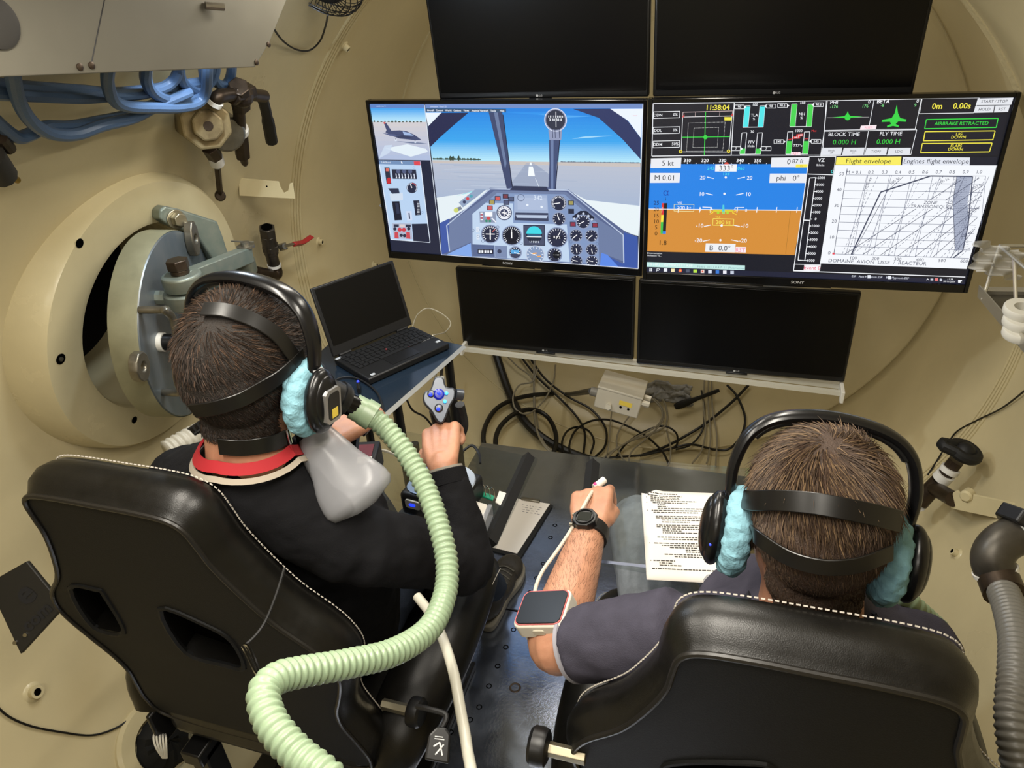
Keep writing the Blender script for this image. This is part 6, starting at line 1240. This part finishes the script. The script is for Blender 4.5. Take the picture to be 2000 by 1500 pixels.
slab('clear_box', 'clear plastic box standing beside the white card box', 'box', ((953, 984), (962, 985), (935, 1050), (925, 1045)), TZ+.03, .032, mat('clear_plastic', 'b0b2b8', .1, alpha=.35))
slab('white_note', 'white note half hidden under the pilot forearm', 'note', ((815, 1000), (838, 1005), (836, 1038), (800, 1022)), TZ+.003, .003, mat('white_card', 'c9c4bb', .7))
# ================================================================== PRINTED CHECKLIST
Pz = TZ+.008; TL, BL, BR = atZ(1252, 958, Pz+.03), atZ(1263, 1132, Pz), atZ(1462, 1143, Pz); ux = (BR-BL); uy = (TL-BL); uy = uy-ux.normalized()*uy.dot(ux.normalized())*.0
t = thing('checklist_sheet', 'printed checklist sheet with a folded corner on the clear table', 'paper', BL.lerp(BR, .5)+V(0, 0, -.001))
def onP(u, v, h=0): return BL+ux*u+uy*v+V(0, 0, h+.010*math.sin(math.pi*v)*(.3+.7*u)+(.012*(max(0, .22-u)/.22)*(max(0, v-.88)/.12) if True else 0))
rows = [[onP(i/12, min(1, j/16)*1.0-(max(0, (1-i/1.9)*.09) if j == 16 else 0)) for i in range(13)] for j in range(17)]
mb = MB(); mb.grid(rows); mb.build('sheet', mat('white_paper', 'd6d0c8', .8), t, solid=.0006)
mb = MB(); rnd = random.Random(4); blk = lin('3a3836')
def words(u0, v, u1, dens, hh, bold=False):
    u = u0
    while u < u1:
        w_ = rnd.uniform(.012, .045); w_ = min(w_, u1-u)
        a, b, c, e = (onP(u, v, .0009), onP(u+w_, v, .0009), onP(u+w_, v+hh, .0009), onP(u, v+hh, .0009)); k = rnd.uniform(.7, 1.5)*(.5 if bold else 1)
        mb.add([a, b, c, e], [(0, 1, 2, 3)], tuple(x*k for x in blk)); u += w_+.008
lines = [(.07, .955, .4, 1), (.07, .925, .45, 0), (.10, .905, .42, 0), (.10, .885, .42, 0), (.10, .862, .6, 0), (.12, .838, .5, 1), (.17, .812, .26, 0), (.17, .79, .28, 0), (.17, .768, .8, 0), (.10, .742, .95, 1), (.12, .718, .6, 0), (.14, .67, .9, 0), (.14, .65, .92, 0), (.20, .625, .9, 0), (.20, .602, .5, 0), (.14, .565, .95, 0), (.14, .545, .9, 0), (.20, .522, .7, 0), (.20, .50, .4, 0), (.20, .478, .85, 0), (.14, .43, .95, 0), (.20, .408, .6, 0), (.10, .365, .9, 1), (.18, .342, .85, 0), (.26, .32, .55, 1), (.42, .298, .6, 0), (.42, .278, .64, 0), (.20, .25, .9, 0), (.30, .228, .92, 0), (.08, .185, .3, 1), (.14, .162, .27, 0), (.14, .14, .36, 0), (.06, .105, .95, 0)]
for (u0, v, u1, bo) in lines: words(u0, v, u1, 1, .0105, bo)
for v in (.90, .84, .742, .365, .185):
    q = onP(.055, v+.005, .0009); mb.lathe([(.0012, 0), (0, .0002)], frame(q, (0, 0, 1)), 6)
for i in range(len(mb.c)): mb.c[i] = mb.c[i] or blk
mb.build('printed_text', print_material(), t, smooth=False, fixn=False)
# ================================================================== CLIPBOARD on the floor
t = thing('clipboard', 'black clipboard with a white sheet lying on the steel floor', 'clipboard', atZ(1020, 1020, 0))
Q = [atZ(*p, .008) for p in ((995, 968), (1080, 986), (1016, 1090), (935, 1068))]; mb = MB(); mb.prism([(p.x, p.y) for p in Q], .002, .008); mb.build('board', BLACKM, t, smooth=False, bevel=.001)
Q = [atZ(*p, .0105) for p in ((1000, 972), (1074, 984), (1010, 1081), (938, 1063))]; mb = MB(); mb.prism([(p.x, p.y) for p in Q], .0085, .0105); mb.build('sheet', mat('white_paper', 'd6d0c8', .8), t, smooth=False)
q = Q[0].lerp(Q[1], .5); mb = MB(); mb.box((0, 0, .004), (.07, .014, .008), frame(q, (0, 0, 1), Q[1]-Q[0])); mb.build('clip', STEEL, t, bevel=.002)
mb = MB(); mm = frame(Q[0].lerp(Q[1], .5), (0, 0, 1), Q[1]-Q[0])
for r in range(4):
    x = -.02+.004*r
    while x < .05: w_ = rnd.uniform(.004, .012); mb.box((x, -.03-.012*r, .0006), (w_, .002, .0003), mm); x += w_+.006
mb.build('handwriting', mat('grey_ink', '7a7a80', .8), t, smooth=False)
# ================================================================== JUNCTION BOX and cables on the dome
JC = at(1203, 800, 2.86); F = Matrix((V(.97, .05, -.22).normalized(), V(0, 0, 1), V(0, 0, 0))); jx = V(.98, .0, -.20).normalized(); jn = V(-.05, -.95, .16); jn = (jn-jx*jn.dot(jx)).normalized(); jy = jn.cross(jx)
JB = Matrix((jx, jy, jn)).transposed().to_4x4(); JB.translation = JC
t = thing('junction_box', 'grey electrical junction box with cable glands on the dome wall', 'junction box', JC)
GBOX = mat('grey_box_plastic', 'aca594', .5, var=.06, vscale=10)
mb = MB(); mb.box((0, .03, -.085), (.175, .085, .18), JB); mb.build('case', GBOX, t, bevel=.005); mb = MB(); mb.box((0, .030, .012), (.178, .088, .016), JB) if False else mb.box((0, .074, -.085), (.179, .010, .184), JB); mb.build('lid', GBOX, t, bevel=.003)
for i in range(4): a = JB @ V(.0875, .055-.018*(i % 2), -.01-.028*i); mb = MB(); mb.tube([a, a+jx*.03], .011, 6); mb.build('cable_gland', mat('pale_gland', 'bdb6a4', .45), t, smooth=False)
a = JB @ V(-.0875, .03, -.04); mb = MB(); mb.tube([a, a-jx*.028], .018, 12); mb.build('cable_gland', mat('grey_gland', '6a665c', .5), t)
a = JB @ V(-.03, .012, .005); mb = MB(); mb.tube([a, a+jn*.022], .012, 6); mb.build('cable_gland', mat('pale_gland', 'bdb6a4', .45), t, smooth=False)
mb = MB(); mb.box((.03, .036, .0055), (.05, .018, .002), JB); mb.build('yellow_label', mat('yellow_label', 'c9b043', .6), t, smooth=False)
for x in (.015, .045): mb = MB(); mb.lathe([(.005, .0), (.005, .001), (0, .001)], frame(JB @ V(x, .018, .0055), jn), 10); mb.build('screw_hole', HOLE, t)
GREYC = mat('grey_cable', '8a8474', .5); BLKC = mat('black_cable', '0f0f0f', .4)
CG = 'cables hanging below the screens'
def cab(lst, off, r, m_, lab, n=7, pre=()): hose('cable', list(pre)+[ondome(px, py, off+.004*math.sin(i*1.7)) for i, (px, py) in enumerate(lst)], r, m_, lab, 'cable', CG, n=n)
cab([(1110, 770), (1060, 770), (1010, 778), (970, 798), (948, 832), (945, 866), (960, 890), (1000, 900), (1060, 905), (1120, 905)], .05, .0125, BLKC, 'thickest black cable entering the junction box from the left', 10, pre=[JB @ V(-.113, .03, -.04)])
cab([(1110, 905), (1040, 905), (985, 893), (968, 868), (976, 835), (1005, 808), (1040, 800), (1070, 815), (1086, 850), (1080, 885), (1055, 905)], .06, .0125, BLKC, 'thick black cable coiled in one round loop', 10)
cab([(968, 688), (978, 720), (992, 760), (1008, 795), (1030, 828), (1065, 858), (1110, 882), (1160, 900)], .035, .022, BLKC, 'broad black sheathed cable bundle under the left monitor', 10)
cab([(1016, 695), (1048, 735), (1090, 775), (1125, 812), (1142, 845), (1140, 885)], .03, .0065, BLKC, 'straight black cable left of the grey loop')
cab([(1032, 695), (1065, 740), (1110, 775), (1155, 800), (1182, 835), (1182, 870), (1160, 895)], .03, .0065, BLKC, 'black cable curving down left of the junction box')
cab([(1100, 885), (1098, 862), (1108, 842), (1128, 834), (1150, 842), (1160, 862), (1154, 885)], .05, .006, BLKC, 'small black cable loop near the floor edge')
cab([(1118, 900), (1112, 870), (1125, 840), (1155, 822), (1190, 820), (1225, 832), (1262, 852), (1292, 880), (1306, 905)], .05, .006, BLKC, 'black cable arching over the small loop')
cab([(1205, 890), (1225, 865), (1260, 842), (1295, 832), (1320, 845), (1322, 868), (1305, 880)], .045, .0055, BLKC, 'black cable loop below the junction box')
cab([(1130, 900), (1200, 893), (1260, 888), (1310, 876), (1350, 868), (1395, 878), (1425, 876), (1448, 850), (1455, 815), (1440, 775), (1420, 752)], .04, .0065, BLKC, 'black cable swinging far to the right below the rail')
cab([(1462, 752), (1430, 785), (1385, 822), (1350, 845), (1300, 872), (1250, 890)], .03, .0075, BLKC, 'black cable crossing the dark wedge of shadow')
cab([(1370, 762), (1376, 800), (1372, 840), (1350, 868), (1320, 878)], .03, .005, BLKC, 'short black cable right of the grey verticals')
cab([(1045, 690), (1043, 730), (1043, 770), (1044, 815), (1052, 850), (1072, 880), (1110, 900)], .06, .006, GREYC, 'grey cable running straight down from the rail')
cab([(1085, 712), (1080, 748), (1060, 785), (1032, 808), (1008, 800), (1002, 775), (1015, 752), (1040, 745), (1050, 720)], .07, .0045, GREYC, 'grey cable tied into a round loop')
cab([(985, 690), (1010, 715), (1040, 742), (1046, 800), (1060, 860), (1090, 890)], .045, .004, GREYC, 'thin grey cable from the left end of the rail')
cab([(1262, 762), (1290, 775), (1302, 800), (1300, 830), (1270, 848), (1230, 862), (1190, 885), (1165, 905), (1120, 912)], .05, .0055, GREYC, 'uppermost grey cable from the junction box glands')
cab([(1260, 772), (1285, 785), (1297, 815), (1270, 850), (1235, 880), (1230, 905), (1255, 922), (1300, 915), (1310, 880), (1302, 840)], .06, .0045, GREYC, 'grey cable making a wide loop at the floor')
cab([(1258, 782), (1240, 800), (1210, 840), (1205, 870), (1220, 900), (1250, 918), (1300, 925), (1360, 920)], .055, .0045, GREYC, 'grey cable from the lowest junction gland')
cab([(1262, 768), (1292, 800), (1285, 830), (1240, 855), (1200, 880), (1175, 905), (1130, 920), (1090, 908)], .065, .005, GREYC, 'grey cable sweeping left along the floor edge')
cab([(1376, 742), (1374, 790), (1378, 840), (1370, 880), (1352, 905)], .05, .0045, GREYC, 'leftmost grey cable hanging under the right monitor')
cab([(1384, 742), (1384, 800), (1388, 850), (1384, 890), (1380, 905)], .05, .0045, GREYC, 'middle grey cable hanging under the right monitor')
cab([(1390, 742), (1392, 800), (1400, 850), (1398, 912)], .05, .0045, GREYC, 'rightmost grey cable hanging under the right monitor')
cab([(1195, 802), (1192, 830), (1190, 860), (1186, 885)], .07, .004, GREYC, 'short grey lead dropping from the front gland')
cab([(870, 692), (862, 730), (868, 770), (880, 820), (890, 860), (905, 885)], .25, .007, BLKC, 'black cable falling behind the raised hand')
cab([(858, 698), (850, 740), (850, 790), (870, 850), (900, 890)], .22, .005, GREYC, 'grey cable falling beside the side table edge')
cab([(790, 770), (805, 800), (830, 815), (850, 840)], .5, .004, BLKC, 'black cable under the edge of the side table')
hose('table_cable', [atZ(905, 880, TZ+.01), atZ(922, 870, TZ+.02), atZ(935, 885, TZ+.012), atZ(938, 905, TZ+.006)], .0035, BLKC, 'short black cable behind the control stick base', 'cable', n=6)
hose('table_cable', [at(755, 850, 1.75), at(775, 870, 1.72), at(800, 885, 1.7), at(780, 890, 1.7), at(745, 880, 1.72), at(735, 905, 1.7), at(745, 935, 1.66)], .0035, GREYC, 'thin dark cable behind the green hose', 'cable', n=6)
# grey cloth and brush behind the rail
t = thing('grey_cloth', 'crumpled grey cloth stuffed behind the junction box', 'cloth', ondome(1300, 770, .05)); mb = MB(); c = ondome(1305, 762, .06); rows = []
for i in range(33):
    row = []
    for j in range(25): u, v = i/32-.5, j/24-.5; nz = mnoise.noise_vector(V(u*5, v*4, 3.1))*.022+mnoise.noise_vector(V(u*13, v*11, 1.7))*.009; row.append(c+V(u*.26, -.02, v*.13-.10*u*u)+nz)
    rows.append(row)
mb.grid(rows); mb.build('folds', mat('grey_cloth', '9c9da0', .95, var=.3, vscale=40), t, solid=.006, angle=180)
t = thing('hand_brush', 'black handled brush lying on the shelf below the right monitor', 'brush', ondome(1350, 785, .05)); a, b_ = ondome(1318, 795, .08), ondome(1405, 762, .08); mb = MB(); mb.tube(spline([a, a.lerp(b_, .3), a.lerp(b_, .6), b_], 5), [.016, .022, .024, .024, .023, .021, .018, .016, .014, .013, .012, .012, .012, .012, .012, .010], 10, flat=.6); mb.build('handle', BLACKM, t); mb = MB(); q = a.lerp(b_, .42); mb.rod(q-V(.001, 0, .015), q+V(.004, 0, .015), .003, 6); mb.build('silver_band', CHROME, t)
# ================================================================== RIGHT SIDE: rack, valve, big hose
RODM = mat('polished_rod', 'c4c0b4', .32, .75)
t = thing('wire_rack', 'chrome wire tray rack on the right wall at the picture edge', 'rack', at(1990, 640, 1.75))
f0, f1 = at(1911, 576, 1.98), at(2040, 728, 1.52); up_ = V(0, 0, 1); inn = V(.16, .02, 0)
b0_, b1_ = f0+inn, f1+inn; tp = .135
mb = MB(); mb.prism([(0, 0)], 0, 0) if False else None; mb.grid([[f0, f1], [b0_, b1_]]); mb.build('tray', mat('grey_tray', '5a5750', .35, .6), t, smooth=False, solid=.004)
for a, b_, nm in ((f0, f1, 'front_rail'), (b0_, b1_, 'back_rail'), (f0, b0_, 'end_rail')):
    mb = MB(); mb.tube([a+V(0, 0, .012), b_+V(0, 0, .012)], .012, 4, up=(0, 0, 1), flat=.2); mb.build(nm, RODM, t, smooth=False)
mb = MB(); mb.grid([[f0+V(0, 0, -.006), f1+V(0, 0, -.006)], [f0+V(-.004, 0, .028), f1+V(-.004, 0, .028)]]); mb.build('front_lip', RODM, t, smooth=False, solid=.003)
for q in (b0_.lerp(b1_, .1), b0_.lerp(b1_, .6)):
    e_ = V(XC+math.sqrt(RC**2-(q.z-ZC)**2), q.y, q.z); mb = MB(); mb.rod(q, e_, .006, 8); mb.build('wall_arm', RODM, t)
ta, tb = at(1953, 480, 1.95), at(2045, 560, 1.55)
for a, b_, nm in ((ta, tb, 'top_rail'), (ta, ta+V(.18, .02, 0), 'top_rail'), (f0.lerp(f1, .08), ta, 'post'), (f0.lerp(f1, .42)+inn*.2, ta.lerp(tb, .35), 'post'), (b0_, ta+V(.18, .02, 0), 'post')):
    mb = MB(); mb.rod(a, b_, .0045, 8); mb.build(nm, RODM, t)
t = thing('plastic_bag', 'crumpled clear plastic bag hanging over the wire rack', 'bag', at(1935, 540, 1.93)); rows = []; c = at(1938, 512, 1.92)
for i in range(41):
    row = []
    for j in range(33): u, v = i/40-.5, j/32-.5; row.append(c+_r2*(u*.125+.02*v)+V(0, 0, -.085*v-.02*u)+_f*(-.02+.015*math.sin(u*13+v*7)+.012*math.sin(v*19-u*5)))
    rows.append(row)
mb = MB(); mb.grid(rows); mb.build('film', mat('cloudy_film', 'c6c6c2', .25, alpha=.6, spec=.6), t, angle=180)
for i, (px, py, dp_, lab) in enumerate(((1994, 650, 1.68, 'white tape roll at the bottom of the rack stack'), (1995, 628, 1.68, 'white tape roll in the middle of the rack stack'), (1996, 606, 1.68, 'white tape roll on top of the rack stack'))):
    t = thing('tape_roll', lab, 'tape', at(px, py, dp_), 'white rolls stacked in the wire rack'); mb = MB(); mb.lathe([(.018, -.010), (.036, -.010), (.038, -.006), (.038, .006), (.036, .010), (.018, .010)], frame(at(px, py, dp_), (0, -.15, 1)), 28, closed=True); mb.build('roll', mat('white_tape_roll', 'c6c4bb', .55), t)
# bronze valve
P_ = lambda px, py, o=.10: onwall(px, py, o)
t = thing('angle_valve', 'dark bronze angle valve with black handle on the right wall', 'valve', P_(1830, 960))
mb = MB(); mb.tube([P_(1795, 982), P_(1810, 965), P_(1835, 940)], .027, 16); mb.tube([P_(1822, 952), P_(1850, 968), P_(1862, 975)], .024, 14); mb.build('body', BRONZE, t)
for a, b_ in (((1788, 984), (1795, 982)), ((1838, 936), (1848, 926)), ((1852, 922), (1858, 914))): mb = MB(); mb.rod(P_(*a), P_(*b_), .0285, 16); mb.build('white_tape', TAPE, t)
mb = MB(); mb.tube([P_(1836, 938), P_(1868, 900)], .023, 8); mb.build('bonnet', BRONZE, t)
mb = MB(); c = P_(1884, 882); ax = (P_(1868, 900)-P_(1900, 862)).normalized()*-1; M = frame(c, ax); mb.tube([M @ V(.036*math.cos(2*math.pi*i/24)*(1.9 if 10 < i < 14 else 1), .034*math.sin(2*math.pi*i/24), 0) for i in range(24)], .018, 10, closed=True); mb.sphere(c, .03, 14, 10); mb.build('handle', BLACKM, t)
# cream bracket
t = thing('hooked_bracket', 'cream steel bracket with a slotted end under the right valve', 'bracket', P_(1900, 985, .05)); o_ = P_(1900, 985, .06); n_ = V(-.55, -.82, .1).normalized(); M = frame(o_, n_, (0, 0, 1)); Mi = M.inverted(); pk = [(1858, 992), (1862, 962), (1870, 957), (1876, 962), (1880, 978), (1890, 982), (1900, 975), (1902, 965), (2010, 988), (2010, 1018), (1965, 1015)]
mb = MB(); mb.prism([((Mi @ atPlane(*p, o_, n_)).x, (Mi @ atPlane(*p, o_, n_)).y) for p in pk], -.004, .004, M); mb.build('plate', CREAM2, t, smooth=False, bevel=.001)
mb = MB(); mb.lathe([(0, -.02), (.018, -.02), (.018, .006), (.013, .012), (0, .012)], frame(atPlane(1888, 968, o_, n_), n_), 18); mb.build('bolt', CREAM2, t)
# big grey pipe elbow and hose
t = thing('pipe_elbow', 'dark pipe elbow with white tape above the grey corrugated hose', 'pipe', at(1965, 1090, 1.5))
Q_ = lambda px, py, d=1.52: at(px, py, d)
DPIPE = mat('dark_pipe', '4a463f', .4, .5, var=.3, vscale=20)
mb = MB(); mb.tube([Q_(2010, 1010), Q_(1992, 1035)], .055, 6); mb.build('union_nut', BLACKP, t, smooth=False, bevel=.004); mb = MB(); mb.tube(spline([Q_(1996, 1040), Q_(1955, 1062), Q_(1938, 1090), Q_(1945, 1120)], 6), .040, 20); mb.build('elbow', DPIPE, t)
mb = MB(); mb.rod(Q_(1996, 1042), Q_(1985, 1047), .045, 20); mb.build('white_tape', TAPE, t); mb = MB(); mb.rod(Q_(1943, 1112), Q_(1946, 1120), .043, 20); mb.build('white_tape', TAPE, t); mb = MB(); mb.rod(Q_(1946, 1120), Q_(1962, 1160, 1.48), .039, 20); mb.build('sleeve', BRONZE, t)
corrugated('grey_hose', [at(*p) for p in ((1955, 1145, 1.49), (1972, 1190, 1.42), (1985, 1250, 1.34), (1985, 1320, 1.28), (1980, 1400, 1.24), (1990, 1480, 1.22), (2010, 1560, 1.22))], .030, .0035, .0125, mat('grey_hose_plastic', '66645e', .35), 'grey corrugated suction hose at the right picture edge')
hose('wall_wire', [onwall(2020, 748, .012)]+[onwall(px, py, .008) for px, py in ((1960, 795), (1910, 820), (1870, 842), (1850, 868), (1830, 900), (1812, 928))], .003, BLKC, 'thin black wire running over the right wall to the valve', 'cable', n=6)
# ================================================================== LEFT LOWER CORNER
t = thing('black_board', 'black board with a round logo and com lettering by the left chair', 'board', at(60, 1190, 1.45)); o_ = at(55, 1190, 1.45); n_ = V(.35, -.75, .56).normalized(); M = frame(o_, n_, (0, 0, 1)); Mi = M.inverted(); pk = [(-25, 1140), (52, 1096), (125, 1185), (40, 1278)]
mb = MB(); mb.prism([((Mi @ atPlane(*p, o_, n_)).x, (Mi @ atPlane(*p, o_, n_)).y) for p in pk], -.012, 0, M); mb.build('panel', mat('dark_board', '17150f', .5), t, smooth=False, bevel=.002)
def letters(p, txt, h, deg, m_col): 
    q = atPlane(*p, o_+n_*.001, n_); ex = (atPlane(p[0]+20*math.cos(deg), p[1]+20*math.sin(deg), o_+n_*.001, n_)-q).normalized(); d = Draw(np.eye(3), frame(q, n_, ex)); d.text(0, 0, txt, h, m_col, 1, bold=.03); d.mb.build('lettering', print_material(), t, smooth=False, fixn=False)
letters((48, 1160), 'e', .048, -.75, '06060a'); letters((72, 1205), 'com', .026, -.75, '06060a')
for p in ((30, 1255), (50, 1240)): mb = MB(); mb.lathe([(.005, 0), (.004, .003), (0, .003)], frame(atPlane(*p, o_, n_), n_), 10); mb.build('rivet', CHROME, t)
hose('floor_wire', [onwall(px, py, .006) for px, py in ((-20, 1365), (15, 1398), (60, 1418), (120, 1430), (180, 1436), (230, 1420), (262, 1395), (290, 1370))], .0028, BLKC, 'thin black wire sagging along the lower left wall', 'cable', n=6)
pc = onwall(318, 1452); pn = walln(pc); t = thing('wall_port', 'round cream wall port packed with black foam and white wires', 'port', pc); mb = MB(); mb.lathe([(.135, -.02), (.13, .012), (.12, .02), (.085, .02), (.08, .012), (.08, -.02)], frame(pc, pn), 48); mb.build('ring', CREAM2, t)
mb = MB(); mb.lathe([(.078, .0), (.06, .03), (.03, .042), (0, .045)], frame(pc, pn), 24)
for i, v in enumerate(mb.v): mb.v[i] = v+V(.004*math.sin(i*7.1), .004*math.sin(i*3.3), .005*math.sin(i*5.7))
mb.build('foam_plug', mat('black_foam', '141412', .9), t)
for k in range(5):
    mb = MB(); mb.tube(spline([at(306+k*4, 1425+k*2, 1.60), at(300+k*6, 1440, 1.57), at(305+k*5, 1460, 1.57), at(318+k*2, 1480, 1.60)], 5), .0022, 6); mb.build('white_wire', WHITEP, t)
t = thing('power_brick', 'small black adapter with a white pictogram hanging by the seat', 'adapter', at(858, 1458, 1.05)); F = frame(at(858, 1456, 1.05), (CAMP-at(858, 1456, 1.05)), V(.2, 0, 1)); pg = [(-.022, -.017), (.016, -.014), (.024, -.006), (.024, .007), (.012, .017), (-.020, .018)]
mb = MB(); mb.prism(pg, -.012, .008, F); mb.build('case', BLACKP, t, smooth=False, bevel=.003); mb = MB(); mb.tube(spline([F @ V(.022, 0, 0), F @ V(.04, -.004, 0), at(838, 1385, 1.08), at(815, 1380, 1.1)], 5), .004, 8); mb.build('lead', BLACKM, t)
d = Draw(np.eye(3), F @ Matrix.Translation((0, 0, .0084))); d.line([(-.012, -.006), (.004, .0), (-.002, .008)], .002, 'c8c8c8', 1); d.line([(-.012, .004), (.002, -.006)], .002, 'c8c8c8', 1); d.line([(.008, -.006), (.008, .008)], .0012, 'c8c8c8', 1); d.line([(.011, -.004), (.011, .008)], .0012, 'c8c8c8', 1); d.mb.build('pictogram', print_material(), t, smooth=False, fixn=False)
# grey duct behind the pilot's shoulder
t = corrugated('grey_duct', [at(*p) for p in ((330, 885, 1.55), (370, 862, 1.58), (410, 842, 1.62), (450, 825, 1.66))], .030, .003, .012, mat('pale_grey_duct', 'a39f92', .45), 'pale grey duct behind the pilot shoulder')
t = thing('remote_control', 'black remote control lying above the grey duct', 'remote', at(400, 828, 1.6)); F = frame(at(402, 826, 1.58), V(.2, -.5, .8), at(425, 815, 1.6)-at(385, 838, 1.58)); mb = MB(); mb.box((0, 0, 0), (.08, .024, .012), F); mb.build('case', BLACKP, t, bevel=.003)
for k in range(6): mb = MB(); mb.box((-.03+.011*k, 0, .0065), (.006, .012, .002), F); mb.build('button', BLACKG, t, smooth=False)
